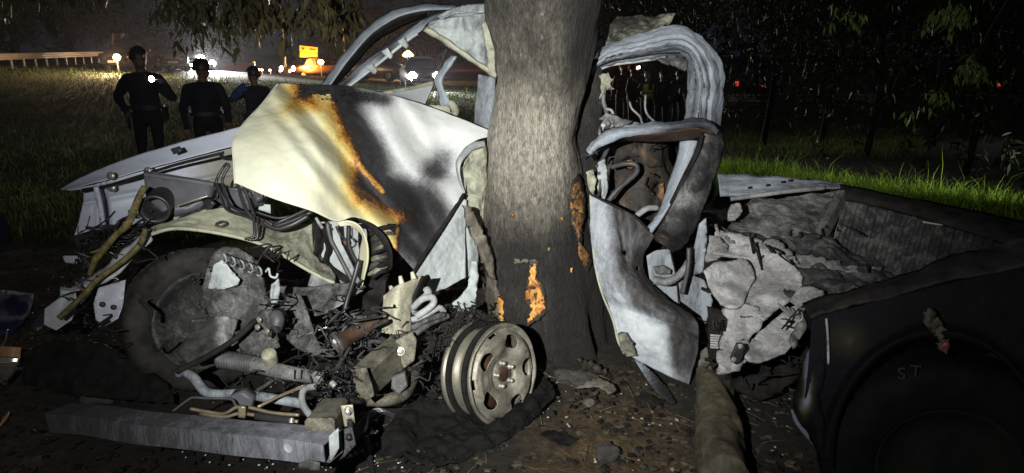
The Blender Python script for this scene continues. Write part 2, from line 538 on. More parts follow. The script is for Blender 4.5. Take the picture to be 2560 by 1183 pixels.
# ------------------------------------------------------------------ grass
def leafmat(name, col, rough=.55, trans=.25, var=.5, sc=3.0):
    m, nt, b = newmat(name)
    tc = N(nt, 'ShaderNodeTexCoord').outputs['Object']
    n1 = noise_n(nt, sc, 3, .6, tc); n2 = noise_n(nt, sc * 8, 2, .5, tc)
    cr = ramp(nt, [(.3, tuple(c * (1 - var) for c in col)), (.55, col), (.75, (col[0] * 1.5, col[1] * 1.25, col[2]))])
    nt.links.new(math_n(nt, 'ADD', math_n(nt, 'MULTIPLY', n1.outputs[0], .6), math_n(nt, 'MULTIPLY', n2.outputs[0], .4)), cr.inputs[0])
    nt.links.new(cr.outputs[0], b.inputs['Base Color']); b.inputs['Roughness'].default_value = rough
    b.inputs['Specular IOR Level'].default_value = .03
    tr = N(nt, 'ShaderNodeBsdfTranslucent'); nt.links.new(cr.outputs[0], tr.inputs[0])
    mx = N(nt, 'ShaderNodeMixShader', inp={0: trans})
    nt.links.new(b.outputs[0], mx.inputs[1]); nt.links.new(tr.outputs[0], mx.inputs[2])
    nt.links.new(mx.outputs[0], nt.nodes['Material Output'].inputs[0])
    return m
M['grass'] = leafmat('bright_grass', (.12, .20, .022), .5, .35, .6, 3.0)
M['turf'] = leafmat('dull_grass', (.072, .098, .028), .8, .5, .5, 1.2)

def blades(name, xs, ys, h, w, mat, lean=.5):
    """One mesh of bent grass blades: five vertices each."""
    n = len(xs)
    z = gz(xs, ys) - .01
    an = rng.uniform(0, 2 * np.pi, n); ln = h * lean * rng.uniform(.1, 1.2, n); la = rng.uniform(0, 2 * np.pi, n)
    dx, dy = np.cos(an) * w / 2, np.sin(an) * w / 2
    lx, ly = np.cos(la) * ln, np.sin(la) * ln
    b = np.stack([xs, ys, z], -1)
    wv = np.stack([dx, dy, 0 * dx], -1)
    mid = b + np.stack([lx * .35, ly * .35, h * .6], -1)
    tip = b + np.stack([lx, ly, h * rng.uniform(.8, 1.0, n)], -1)
    v = np.stack([b - wv, b + wv, mid + wv * .75, mid - wv * .75, tip], 1).reshape(-1, 3)
    i = np.arange(n)[:, None] * 5
    me = bpy.data.meshes.new(name)
    q = (i + np.array([0, 1, 2, 3])).ravel(); t = (i + np.array([3, 2, 4])).ravel()
    me.vertices.add(len(v)); me.vertices.foreach_set('co', v.astype(np.float32).ravel())
    me.loops.add(7 * n); me.loops.foreach_set('vertex_index', np.concatenate([q, t]).astype(np.int32))
    me.polygons.add(2 * n)
    me.polygons.foreach_set('loop_start', np.concatenate([np.arange(n) * 4, 4 * n + np.arange(n) * 3]).astype(np.int32))
    me.update(calc_edges=True); me.validate()
    me.materials.append(mat)
    o = bpy.data.objects.new(name, me); COL.objects.link(o)
    return o

# lush strip behind the bed, catching the torch
n = 120000
ys = rng.uniform(5.6, 11.6, n); xs = rng.uniform(1.8, 7.4, n)
edge = np.interp(xs, [2.4, 3.4, 4.3, 5.0, 5.6, 7], [10.7, 9.9, 8.9, 8.0, 7.2, 6.6]) + .25 * np.sin(xs * 2.1) + .15 * np.sin(xs * 5.3)
keep = (ys < edge + rng.normal(0, .25, n)) & (ys > edge - 2.6)
xs, ys = xs[keep], ys[keep]
h = rng.gamma(5, .026, len(xs)) * np.where(rng.random(len(xs)) < .05, 1.9, 1.0)
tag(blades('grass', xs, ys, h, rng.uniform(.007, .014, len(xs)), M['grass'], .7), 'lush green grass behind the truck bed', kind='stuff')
# rougher field on the left and middle
n = 90000
u = rng.random(n); ys = 5.6 * (36 / 5.6) ** u; xs = ys * rng.uniform(-.86, .62, n)
keep = (np.sin(xs * 1.3) * np.cos(ys * 1.1) + rng.normal(0, .8, n) > -.9) & ~((xs > 1.6) & (ys < 11.2))
xs, ys = xs[keep], ys[keep]
h = rng.gamma(4, .022, len(xs)) * (.8 + ys * .02)
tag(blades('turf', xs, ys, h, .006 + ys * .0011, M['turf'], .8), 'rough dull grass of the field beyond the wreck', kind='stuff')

# ------------------------------------------------------------------ the tree the truck is wrapped round
YT = 3.62
m, nt, b = newmat('eucalyptus_bark')
tc = N(nt, 'ShaderNodeTexCoord').outputs['Object']
mp = N(nt, 'ShaderNodeMapping'); mp.inputs['Scale'].default_value = (1, 1, .40); mp.inputs['Rotation'].default_value = (0, .22, 0)
nt.links.new(tc, mp.inputs['Vector'])
at = N(nt, 'ShaderNodeAttribute', attribute_name='burn').outputs['Fac']
n1 = noise_n(nt, 11, 7, .65, mp.outputs[0], .5); n2 = noise_n(nt, 55, 6, .7, mp.outputs[0], .3); n3 = noise_n(nt, 3.2, 5, .6, tc, .4)
n4 = noise_n(nt, 150, 3, .6, mp.outputs[0])
v = math_n(nt, 'ADD', at, math_n(nt, 'MULTIPLY', math_n(nt, 'SUBTRACT', n3.outputs[0], .5), .75))
v = math_n(nt, 'ADD', v, math_n(nt, 'MULTIPLY', math_n(nt, 'SUBTRACT', n1.outputs[0], .5), .5))
mp2 = N(nt, 'ShaderNodeMapping'); mp2.inputs['Scale'].default_value = (1, 1, .22); mp2.inputs['Rotation'].default_value = (0, .25, 0); nt.links.new(tc, mp2.inputs['Vector'])
vd = N(nt, 'ShaderNodeVectorMath', operation='MULTIPLY_ADD'); vd.inputs[1].default_value = (.05, .05, .05); nt.links.new(noise_n(nt, 20, 4, .6, mp2.outputs[0]).outputs['Color'], vd.inputs[0]); nt.links.new(mp2.outputs[0], vd.inputs[2])
vo = N(nt, 'ShaderNodeTexVoronoi', feature='DISTANCE_TO_EDGE', inp={'Scale': 75.0}); nt.links.new(vd.outputs[0], vo.inputs['Vector'])
ck = ramp(nt, [(.0, .72), (.14, 1.0)]); nt.links.new(vo.outputs['Distance'], ck.inputs[0])
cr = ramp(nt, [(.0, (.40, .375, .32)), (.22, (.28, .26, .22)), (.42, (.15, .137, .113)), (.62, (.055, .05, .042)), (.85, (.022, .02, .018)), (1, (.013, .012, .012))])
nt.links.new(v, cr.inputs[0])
dk = ramp(nt, [(.33, .45), (.62, 1.25)]); nt.links.new(n2.outputs[0], dk.inputs[0])
c = mix_n(nt, 1.0, cr.outputs[0], dk.outputs[0], 'MULTIPLY')
c = mix_n(nt, 1.0, c, ck.outputs[0], 'MULTIPLY')
fk = ramp(nt, [(.60, 0.0), (.66, .75)]); nt.links.new(noise_n(nt, 34, 5, .7, mp.outputs[0], .8).outputs[0], fk.inputs[0])
c = mix_n(nt, math_n(nt, 'MULTIPLY', fk.outputs[0], math_n(nt, 'SUBTRACT', .85, at)), c, (.46, .44, .39))
nt.links.new(c, b.inputs['Base Color']); b.inputs['Roughness'].default_value = .82
bp = N(nt, 'ShaderNodeBump', inp={'Strength': .9, 'Distance': .02})
nt.links.new(math_n(nt, 'ADD', math_n(nt, 'ADD', n2.outputs[0], math_n(nt, 'MULTIPLY', ck.outputs[0], .5)), math_n(nt, 'MULTIPLY', n4.outputs[0], .5)), bp.inputs['Height'])
nt.links.new(bp.outputs[0], b.inputs['Normal'])
M['bark'] = m
def woodmat(name, stops, sc):
    m, nt, b = newmat(name)
    tc = N(nt, 'ShaderNodeTexCoord').outputs['Object']
    mp = N(nt, 'ShaderNodeMapping'); mp.inputs['Scale'].default_value = (1, 1, .25); nt.links.new(tc, mp.inputs['Vector'])
    n1 = noise_n(nt, sc, 6, .65, tc, .6); n2 = noise_n(nt, sc * 6, 5, .7, mp.outputs[0])
    cr = ramp(nt, stops)
    nt.links.new(math_n(nt, 'ADD', math_n(nt, 'MULTIPLY', n1.outputs[0], .7), math_n(nt, 'MULTIPLY', n2.outputs[0], .3)), cr.inputs[0])
    nt.links.new(cr.outputs[0], b.inputs['Base Color']); b.inputs['Roughness'].default_value = .7
    bp = N(nt, 'ShaderNodeBump', inp={'Strength': .6, 'Distance': .006}); nt.links.new(n2.outputs[0], bp.inputs['Height']); nt.links.new(bp.outputs[0], b.inputs['Normal'])
    return m
M['wood'] = woodmat('freshly_bared_wood', [(.36, (.04, .018, .008)), (.42, (.30, .10, .015)), (.50, (.62, .30, .06)), (.60, (.80, .50, .17)), (.72, (.5, .22, .04))], 14)
M['wood_red'] = woodmat('scorched_bared_wood', [(.36, (.02, .012, .008)), (.46, (.11, .05, .018)), (.56, (.27, .14, .045)), (.7, (.42, .27, .11))], 14)
M['charwood'] = woodmat('charred_wood', [(.36, (.006, .005, .005)), (.48, (.02, .015, .012)), (.60, (.055, .04, .028)), (.68, (.22, .09, .025)), (.78, (.03, .022, .018))], 9)
M['greywood'] = woodmat('weathered_grey_wood', [(.35, (.03, .027, .023)), (.5, (.12, .105, .085)), (.65, (.24, .21, .165))], 9)
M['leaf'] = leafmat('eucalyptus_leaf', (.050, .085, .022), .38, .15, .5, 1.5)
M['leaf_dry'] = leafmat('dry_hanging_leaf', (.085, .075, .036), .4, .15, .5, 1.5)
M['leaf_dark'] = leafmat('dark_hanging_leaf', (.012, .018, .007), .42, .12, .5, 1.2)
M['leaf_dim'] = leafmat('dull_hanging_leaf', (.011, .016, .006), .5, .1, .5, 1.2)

SEC = [(-420, 1150, 1600), (-160, 1185, 1560), (-30, 1203, 1522), (60, 1216, 1500), (130, 1229, 1486), (200, 1237, 1473), (270, 1226, 1451),
       (340, 1213, 1436), (430, 1208, 1456), (520, 1207, 1474), (600, 1206, 1484), (690, 1210, 1496), (770, 1216, 1512), (830, 1214, 1530), (880, 1205, 1556), (930, 1180, 1600)]
tz, tx, tr = [], [], []
for py, xl, xr in SEC:
    a, b_ = P(xl, py, YT), P(xr, py, YT)
    tz.append(a[2]); tx.append((a[0] + b_[0]) / 2); tr.append((b_[0] - a[0]) / 2)
o_ = np.argsort(tz); tz, tx, tr = np.array(tz)[o_], np.array(tx)[o_], np.array(tr)[o_]
tree = thing('eucalyptus_tree', 'thick grey-barked tree with orange bark wounds, burnt truck wrapped round it', 'tree', (float(tx[0]), YT, 0))
nz, na = 190, 150
zz = np.linspace(-.12, 4.6, nz)
cx = np.interp(zz, tz, tx); cr_ = np.interp(zz, tz, tr)
hi = zz > tz[-1]
cx[hi] = tx[-1] + (zz[hi] - tz[-1]) * .06; cr_[hi] = tr[-1] - (zz[hi] - tz[-1]) * .03
an = np.linspace(0, 2 * np.pi, na, endpoint=False)
base = np.stack([cx[:, None] + 0 * an, YT + 0 * cx[:, None] + 0 * an, zz[:, None] + 0 * an], -1)
rd = np.stack([np.cos(an), np.sin(an), 0 * an], -1)[None]
q = base + rd * cr_[:, None, None] * .97
low = np.clip(1 - zz / .55, 0, 1)[:, None]
lump = fbm(q * np.array([1, 1, .45]), 5.0, 4).reshape(nz, na) * .022 + fbm(q * np.array([1, 1, .3]), 16, 3).reshape(nz, na) * .007
lump += low ** 2 * .07 * np.sin(an * 5 + 1.0)[None] + low ** 2 * .03 * np.sin(an * 11)[None]
q = q + rd * lump[..., None]
TRUNK = (zz, cx, cr_)
char_shade = .10 + .74 * sstep(1.10 - q[..., 2], 0, .60) + .44 * sstep(q[..., 2], 1.22, 1.66) + .32 * sstep(q[..., 0], .18, .36)  # charring low down; beam falloff higher up and right-side shade painted in
mk('trunk', q.reshape(-1, 3), gridfaces(nz, na, True), M['bark'], tree, char_shade.ravel())

def ontrunk(lift):
    def f(px, py):
        Y = np.full(len(px), YT - .2)
        for _ in range(6):
            w = PA(px, py, Y)
            c_ = np.interp(w[:, 2], zz, cx); r_ = np.interp(w[:, 2], zz, cr_) * .985
            Y = YT - np.sqrt(np.maximum(r_ ** 2 - (w[:, 0] - c_) ** 2, .0004)) - lift
        return Y
    return f
def wound(outl, mat, name='exposed_wood', lift=.014, seed=1):
    o_ = np.array(outl, float); cc_ = o_.mean(0)
    if np.ptp(o_[:, 1]) > 40:
        plate('charred_rim', [tuple(q) for q in cc_ + (o_ - cc_) * 1.10 + np.sign(o_ - cc_) * 3.0], ontrunk(lift - .006), M['charwood'], tree, 0, thick=.012, step=5, crum=(.01, 30), jag=2.5, seed=seed + 50)
    return plate(name, outl, ontrunk(lift), mat, tree, 0, thick=.008, step=5, crum=(.010, 40), jag=3.2, seed=seed)
wound([(1332, 652), (1340, 664), (1338, 697), (1354, 717), (1361, 770), (1342, 790), (1318, 808), (1330, 770), (1312, 745), (1322, 713), (1326, 672)], M['wood'])
wound([(1448, 451), (1456, 481), (1460, 542), (1450, 575), (1452, 615), (1476, 640), (1464, 668), (1450, 640), (1446, 583), (1432, 559), (1428, 514), (1432, 473)], M['wood_red'], seed=2)
for i, (x, y, s) in enumerate(((1404, 548, 4), (1372, 622, 4), (1429, 675, 5), (1283, 540, 7))):
    wound([(x - s * .6, y - s), (x + s * .5, y - s * .7), (x + s * .7, y + s * .5), (x + s * .2, y + s * 1.3), (x - s * .6, y + s * .6)], M['wood_red'] if i % 2 else M['wood'], lift=.010, seed=10 + i)
wound([(1241, 742), (1250, 736), (1256, 760), (1258, 800), (1247, 806), (1243, 780)], M['wood'], seed=3)
wound([(1286, 648), (1340, 650), (1342, 655), (1300, 656), (1286, 662)], M['greywood'], seed=4)
# second bulge on its right flank, the slab of bark torn loose on the left, and the charred stub behind
tube('buttress', [(1492, 150, 3.84), (1474, 230, 3.82), (1460, 330, 3.78), (1456, 430, 3.72), (1458, 560, 3.66), (1466, 700, 3.62)], [.03, .075, .10, .11, .11, .09], M['bark'], tree, .85, seg=28, n=70)  # the shade on this flank is put into its dark colour
plate('bark_slab', [(1158, 512), (1176, 520), (1212, 590), (1228, 640), (1236, 700), (1222, 690), (1204, 640), (1186, 600), (1166, 560)], (3.30, .1, .0), M['greywood'], tree, 0, thick=.03, step=8, crum=(.02, 14), jag=1.5)
plate('bark_slab', [(1200, 620), (1232, 640), (1244, 730), (1248, 800), (1228, 800), (1214, 730), (1204, 680)], ontrunk(.02), M['greywood'], tree, 0, thick=.02, step=8, crum=(.012, 18), jag=1.5, seed=5)
v, f = sweep(crom([P(1560, 640, 3.95), P(1575, 540, 3.95), P(1590, 450, 3.98), P(1606, 372, 4.05), P(1612, 340, 4.1)], 40), crom([.24, .24, .22, .19, .10], 40)[:, 0], 40)
v = np.array(v); ctr = v.mean(0)
v += (v - ctr) * (fbm(v * np.array([1, 1, .5]), 9, 5) * .22)[:, None]
mk('charred_stub', v, f, M['charwood'], tree, 0)
for i, ol in enumerate(([(1566, 400), (1580, 398), (1586, 414), (1576, 424), (1562, 416)], [(1648, 462), (1658, 457), (1662, 494), (1652, 506), (1644, 490)])):
    plate('exposed_wood', ol, (3.735, 0, 0), M['wood_red'], tree, 0, thick=.008, step=6, crum=(.01, 25), jag=2, seed=20 + i)

# ------------------------------------------------------------------ hanging foliage
def hanging(name, anchors, mat, parent, per=26, leaf=(.09, .15), spread=.22, drop=(.3, .8), bend=.5):
    """Drooping sprays: leaf-shaped faces strung down from the anchor points."""
    a = np.asarray(anchors, float); n = len(a) * per
    s = np.repeat(np.arange(len(a)), per)
    dl = rng.uniform(*drop, len(a))[s]; t = rng.random(n)
    dirv = rng.normal(0, spread, (len(a), 2))[s]
    c = a[s].copy()
    c[:, 0] += dirv[:, 0] * t + rng.normal(0, .035, n); c[:, 1] += dirv[:, 1] * t + rng.normal(0, .035, n); c[:, 2] -= dl * t
    L = rng.uniform(*leaf, n); wd = L * rng.uniform(.22, .36, n)
    az = rng.uniform(0, 2 * np.pi, n); tilt = rng.uniform(.1, 1.1, n) * bend * 1.6
    ax = np.stack([np.sin(tilt) * np.cos(az), np.sin(tilt) * np.sin(az), -np.cos(tilt)], -1)
    rnd = rng.normal(0, 1, (n, 3)); sd = np.cross(ax, rnd); sd /= np.linalg.norm(sd, axis=1, keepdims=True)
    nr = np.cross(ax, sd)
    p0 = c; p3 = c + ax * L[:, None]
    m1 = c + ax * (L * .4)[:, None] + sd * (wd / 2)[:, None]; m2 = c + ax * (L * .4)[:, None] - sd * (wd / 2)[:, None]
    p3 = p3 + nr * (L * rng.uniform(-.2, .2, n))[:, None]
    v = np.stack([p0, m1, p3, m2], 1).reshape(-1, 3) - off(parent)
    me = bpy.data.meshes.new(name)
    me.vertices.add(4 * n); me.vertices.foreach_set('co', v.astype(np.float32).ravel())
    me.loops.add(6 * n)
    i = np.arange(n)[:, None] * 4
    me.loops.foreach_set('vertex_index', (i + np.array([0, 1, 2, 0, 2, 3])).astype(np.int32).ravel())
    me.polygons.add(2 * n); me.polygons.foreach_set('loop_start', (np.arange(2 * n) * 3).astype(np.int32))
    me.update(calc_edges=True); me.materials.append(mat)
    o = bpy.data.objects.new(name, me); COL.objects.link(o)
    if parent is not None: o.parent = parent; OFF[o.name] = OFF.get(parent.name, (0, 0, 0))
    return o

# branch of the main tree arching over the field on the left, and one to the right
LIMB1 = [(.12, 3.7, 4.2), (-.6, 4.6, 4.5), (-1.7, 6.0, 4.1), (-3.2, 7.0, 3.55), (-4.6, 7.6, 3.3), (-6.2, 8.0, 3.3)]
tube('limb', LIMB1, [.14, .10, .07, .05, .035, .012], M['bark'], tree, .4, seg=12, n=40, world=True)
anc = []
lp = crom(LIMB1, 200)
def spray_at(px, py, Y, n, sx, sy, sY=.5):
    for _ in range(n):
        anc.append(P(px + random.gauss(0, sx), py + random.gauss(0, sy), Y + random.gauss(0, sY)))
spray_at(470, -30, 7.0, 14, 50, 18); spray_at(560, -30, 7.0, 16, 60, 20); spray_at(670, -34, 6.9, 12, 40, 18); spray_at(800, -22, 6.6, 22, 45, 22)
spray_at(850, 12, 6.4, 8, 16, 14); spray_at(480, 14, 6.9, 7, 16, 12); spray_at(610, -8, 6.9, 6, 14, 12); spray_at(60, -46, 7.4, 7, 60, 12); spray_at(300, -50, 7.3, 6, 70, 10); spray_at(18, -26, 7.2, 5, 8, 10)
hanging('crown', anc, M['leaf_dry'], tree, per=18, leaf=(.09, .15), drop=(.15, .42))
for px, py, Y in ((470, -20, 7), (560, -14, 7), (800, -10, 6.6), (855, 0, 6.4), (660, -26, 6.9), (300, -36, 7.2)):
    e = np.array(P(px, py, Y)); k = np.argmin(((lp - e) ** 2).sum(1))
    s = lp[max(0, k - 15)]
    tube('twig', [s, (s + e) / 2 + np.array([0, 0, .12]), e, e - np.array([0, 0, .25])], [.02, .013, .008, .003], M['bark'], tree, .5, seg=6, n=16, world=True)

# leafy trees hanging down behind the truck bed on the right
M['darkbark'] = plain('dark_bark', (.006, .005, .0045), .95, var=.5, sc=12, bump=.5, spec=.1)
def weeping(px, Y, hgt, rad, n, label, mat, low=.7, seed=0, trunk_r=.05):
    r = random.Random(seed)
    x = (px - W / 2) / F * Y
    z0 = gzf(x, Y)
    t = thing('weeping_tree', label, 'tree', (x, Y, z0), 'dark trees behind the truck bed')
    tube('trunk', [(x, Y, z0 - .1), (x + .1, Y, z0 + hgt * .3), (x - .05, Y + .1, z0 + hgt * .6), (x + .1, Y, z0 + hgt)], [trunk_r * 1.25, trunk_r, trunk_r * .7, .03], M['darkbark'], t, 1.0, seg=14, n=30, world=True)
    an_ = []
    for k in range(9):
        a = k * 2.4 + r.uniform(-.4, .4); zb = z0 + hgt * r.uniform(.4, .85)
        ex, ey, ez = x + math.cos(a) * rad * r.uniform(.7, 1.1), Y + math.sin(a) * rad * .7, zb + r.uniform(-.1, .7)
        path = [(x, Y, zb - .3), ((x + ex) / 2, (Y + ey) / 2, (zb + ez) / 2 + .35), (ex, ey, ez), (ex + math.cos(a) * .4, ey, ez - .7)]
        tube('limb', path, [.05, .035, .02, .006], M['darkbark'], t, .7, seg=7, n=20, world=True)
        pp = crom(path, 30)
        for _ in range(n // 9):
            q_ = pp[r.randrange(6, 30)]
            an_.append((q_[0] + r.gauss(0, .4), q_[1] + r.gauss(0, .35), q_[2] + r.gauss(0, .3)))
    for _ in range(n // 2):
        a = r.uniform(0, 6.28); q_ = rad * math.sqrt(r.random())
        zt = z0 + low + (hgt - low) * r.random()
        an_.append((x + math.cos(a) * q_, Y + math.sin(a) * q_ * .7, zt + .5))
    an_ = [q_ for q_ in an_ if q_[2] > z0 + low * .8]
    hanging('crown', an_, mat, t, per=20, leaf=(.10, .19), drop=(.35, .95), bend=.9)
    return t
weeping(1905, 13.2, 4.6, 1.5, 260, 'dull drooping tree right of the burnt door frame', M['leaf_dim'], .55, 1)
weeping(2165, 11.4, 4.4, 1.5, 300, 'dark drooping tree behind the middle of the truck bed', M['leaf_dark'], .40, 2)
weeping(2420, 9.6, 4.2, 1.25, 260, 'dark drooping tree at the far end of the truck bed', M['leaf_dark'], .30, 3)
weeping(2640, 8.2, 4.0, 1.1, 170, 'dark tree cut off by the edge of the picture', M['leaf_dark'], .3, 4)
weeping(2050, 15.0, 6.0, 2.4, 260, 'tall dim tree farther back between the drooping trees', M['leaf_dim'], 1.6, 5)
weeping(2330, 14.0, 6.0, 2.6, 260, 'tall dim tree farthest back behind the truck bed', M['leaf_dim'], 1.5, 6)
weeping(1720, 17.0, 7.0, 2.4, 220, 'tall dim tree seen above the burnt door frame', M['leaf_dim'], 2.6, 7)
# a few nearer sprays with fresh green leaves in the beam
br = thing('leafy_branch', 'low green leafy branch hanging in the torch beam at the right', 'branch', P(2500, -60, 5.2))
tube('stem', [P(2620, -120, 5.2), P(2540, -20, 5.2), P(2480, 70, 5.2), P(2450, 120, 5.2), P(2400, 150, 5.3), P(2330, 175, 5.4)], [.03, .022, .014, .01, .006, .003], M['darkbark'], br, .7, seg=8, n=40, world=True)
for i, (px, py, Y, n_, sx, sy) in enumerate(((2385, 5, 5.2, 10, 16, 12), (2365, 22, 5.2, 5, 8, 10), (2422, 150, 5.2, 6, 8, 8), (2450, 165, 5.2, 4, 5, 8), (2345, 228, 5.3, 3, 10, 6), (2300, 268, 5.4, 1, 3, 3), (2150, 20, 5.4, 2, 10, 6), (2090, 5, 5.4, 2, 6, 6))):
    a_ = [P(px + random.gauss(0, sx), py + random.gauss(0, sy), Y + random.gauss(0, .08)) for _ in range(n_)]
    hanging('leaves', a_, M['leaf'], br, per=9, leaf=(.06, .10), drop=(.05, .17), spread=.08)

# ================================================================== THE WRECK
truck = thing('wrecked_pickup_truck', 'burnt-out white pickup truck crushed and bent round the tree trunk', 'pickup truck', (0.0, 3.0, 0.0))
T = truck

# ------------------------------------------------------------------ bonnet
BURNLINE = np.array([(790, 180), (812, 240), (827, 264), (843, 292), (862, 330), (880, 365), (889, 400), (884, 432), (884, 462), (896, 490), (917, 506), (966, 530), (1015, 550), (1000, 640)], float)
def sdist(px, py, line):
    """Signed distance (px) to a polyline: positive on its right-hand side going down."""
    p = np.stack([px, py], -1)[..., None, :]
    a, b_ = line[:-1], line[1:]
    ab = b_ - a
    t = np.clip(((p - a) * ab).sum(-1) / (ab ** 2).sum(-1), 0, 1)
    dv = p - (a + t[..., None] * ab)
    dd = np.linalg.norm(dv, axis=-1)
    k = dd.argmin(-1)
    cr_ = ab[k][..., 0] * (np.stack([px, py], -1) - a[k])[..., 1] - ab[k][..., 1] * (np.stack([px, py], -1) - a[k])[..., 0]
    return np.where(cr_ > 0, -1, 1) * dd.min(-1)
def hood_burn(px, py):
    s = sdist(px, py, BURNLINE)
    s = np.where(s > 0, s / np.interp(py, [260, 300, 400, 480, 560], [.85, .9, 1.2, 1.5, 1.7]), s)
    s = np.maximum(s, np.minimum(px - 742, 252 - py) * 1.0)
    b_ = np.interp(s, [-260, -110, -60, -34, -14, 0, 10, 34, 52, 66, 84, 160], [.02, .10, .22, .31, .385, .445, .50, .55, .60, .74, .90, .99])
    # soot along the trailing edge, round the dent and low down beside the flame edge
    b_ -= .34 * np.exp(-((py - (232 + (px - 860) * .16)) / 22) ** 2) * sstep(px, 760, 800) * (1 - sstep(px, 960, 1010))
    b_ -= .34 * np.exp(-(((px - 1090) / 42) ** 2 + ((py - 425) / 32) ** 2))
    b_ -= .20 * np.exp(-(((px - 1115) / 34) ** 2 + ((py - 385) / 22) ** 2))
    b_ = np.where(s > 14, np.maximum(b_, .555), b_)
    low = sstep(py, 520, 600) * sstep(px, 985, 1005)
    b_ = np.where(low > 0, b_ * (1 - low) + low * np.interp(py, [560, 620, 680], [.60, .64, .72]), b_)
    # the scorched patch with a rust-brown rim inside the flame edge
    # a rust-brown tongue of half-burnt paint left inside the soot
    tg = np.abs(sdist(px, py, np.array([(886, 396), (905, 424), (930, 452), (956, 480)], float)))
    b_ = np.where((tg < 12) & (py > 392), np.minimum(b_, np.interp(tg, [0, 3, 8, 12], [.41, .43, .50, .60])), b_)
    return b_
def hood_ridges(px, py):
    # pressed ridges running down the bonnet, and the valley of the fold
    u = (px - 700) - (py - 260) * .82
    r = -.040 * np.exp(-((u - 5) / 24) ** 2) + .040 * np.exp(-((u - 48) / 20) ** 2) - .022 * np.exp(-((u + 55) / 22) ** 2)
    v = px - (905 + (py - 220) * .52)
    r = r + .15 * np.exp(-(v / 50) ** 2) - .08 * np.exp(-((v - 85) / 40) ** 2)
    r = r + .13 * np.exp(-(((px - 1090) / 62) ** 2 + ((py - 425) / 55) ** 2)) - .03 * np.exp(-(((px - 1130) / 60) ** 2 + ((py - 320) / 30) ** 2))
    return r
panel('bonnet',
      top=[(697, 207), (760, 212), (840, 214), (905, 222), (985, 240), (1100, 278), (1250, 338)],
      bot=[(588, 458), (680, 496), (779, 528), (840, 554), (895, 545), (965, 600), (1034, 674)],
      left=[(697, 207), (655, 262), (612, 308), (584, 352), (585, 405), (588, 458)],
      right=[(1250, 338), (1190, 352), (1150, 392), (1162, 480), (1100, 570), (1034, 674)],
      Y=[[3.55, 3.58, 3.62, 3.66, 3.66, 3.62, 3.62], [3.35, 3.38, 3.46, 3.56, 3.58, 3.57, 3.56], [3.18, 3.18, 3.28, 3.42, 3.52, 3.53, 3.50],
         [3.05, 3.02, 3.10, 3.30, 3.45, 3.47, 3.46], [2.96, 2.93, 2.98, 3.14, 3.30, 3.33, 3.34], [2.90, 2.88, 2.90, 2.97, 3.08, 3.10, 3.14]],
      mat=M['paint'], parent=T, burn=hood_burn, nu=150, nv=120, thick=.006, extra=hood_ridges, crum=[(.006, 3.5), (.005, -4), (.0006, 25)])
# rolled seam round its rim
tube('bonnet_seam', [(697, 207, 3.555), (655, 262, 3.355), (612, 308, 3.185), (584, 352, 3.055), (585, 405, 2.965), (588, 459, 2.90)], .006, M['paint'], T, [.05][0], seg=6, n=40)
for i, (x, y, s) in enumerate(((838, 400, 5), (650, 322, 3), (735, 398, 3), (625, 425, 3), (712, 480, 2.5), (768, 352, 2.5), (880, 402, 4), (690, 262, 4))):
    r_ = random.Random(i)
    f_ = lambda px, py: 2.955 + 0 * px
    # charred flakes lying on the bonnet
# sooty debris along the crease at the windscreen edge
dv, df = [], []
for i in range(420):
    px = random.uniform(735, 925); py = 222 + (px - 740) * .08 + random.uniform(-6, 26) * (1 - abs(px - 850) / 260)
    Yd = 3.53 + .0 * px + random.uniform(-.03, .05) + (px - 735) * .0006 - (py - 222) * .0035
    c = np.array(P(px, py, Yd - .012)); s = random.uniform(.0015, .0055)
    R = np.array(Matrix.Rotation(random.uniform(0, 6), 3, Vector((random.random(), random.random(), random.random() + .01)).normalized()))
    k = len(dv)
    for q_ in ((-1, -.6, -.2), (1, -.5, -.1), (.8, .7, -.2), (-.7, .6, .1), (0, 0, .45)): dv.append(c + R @ (np.array(q_) * s))
    df += [(k, k + 1, k + 4), (k + 1, k + 2, k + 4), (k + 2, k + 3, k + 4), (k + 3, k, k + 4), (k + 3, k + 2, k + 1, k)]
tag(mk('charred_crumbs', dv, df, M['soot'], T, 0, smooth=False), kind='stuff')
# bent lip under the leading corner of the bonnet, catching the light
ribbon('bonnet_flange', [(842, 556), (872, 552), (900, 566), (918, 605), (921, 650), (912, 690), (906, 715)], [(850, 566), (880, 566), (906, 592), (900, 620), (896, 650), (898, 690), (903, 712)], [2.99, 2.98, 2.98, 3.0, 3.02, 3.04, 3.05], [2.99, 3.0, 3.03, 3.08, 3.1, 3.1, 3.08], M['paint'], T, .2, n=40, k=6)
ribbon('bonnet_flange', [(893, 545), (930, 562), (962, 590), (980, 630), (980, 665)], [(893, 549), (925, 572), (950, 600), (968, 632), (972, 664)], 3.0, 3.02, M['soot'], T, .6, n=30, k=5)
# crushed layered fins below the bonnet corner
for i in range(13):
    t = i / 12
    a = (922 + 8 * math.sin(i * 1.7), 588 + t * 108); b_ = (984 - 16 * t + 5 * math.sin(i * 2.3), 566 + t * 118 + 10 * math.sin(i))
    tube('fin', [(a[0], a[1], 3.12 + .02 * math.sin(i)), ((a[0] + b_[0]) / 2, (a[1] + b_[1]) / 2 - 5 + 4 * math.sin(i * 3), 3.09), (b_[0], b_[1], 3.13)], [.010, .016, .008], M['ash_olive'] if i % 3 else M['soot'], T, .62 + .1 * (i % 2), seg=6, n=10)
plate('crushed_core', [(918, 570), (985, 562), (988, 650), (965, 712), (945, 790), (905, 800), (912, 700), (920, 640)], (3.2, 0, .05), M['soot'], T, .55, thick=.02, step=12, crum=(.05, 12), jag=3)

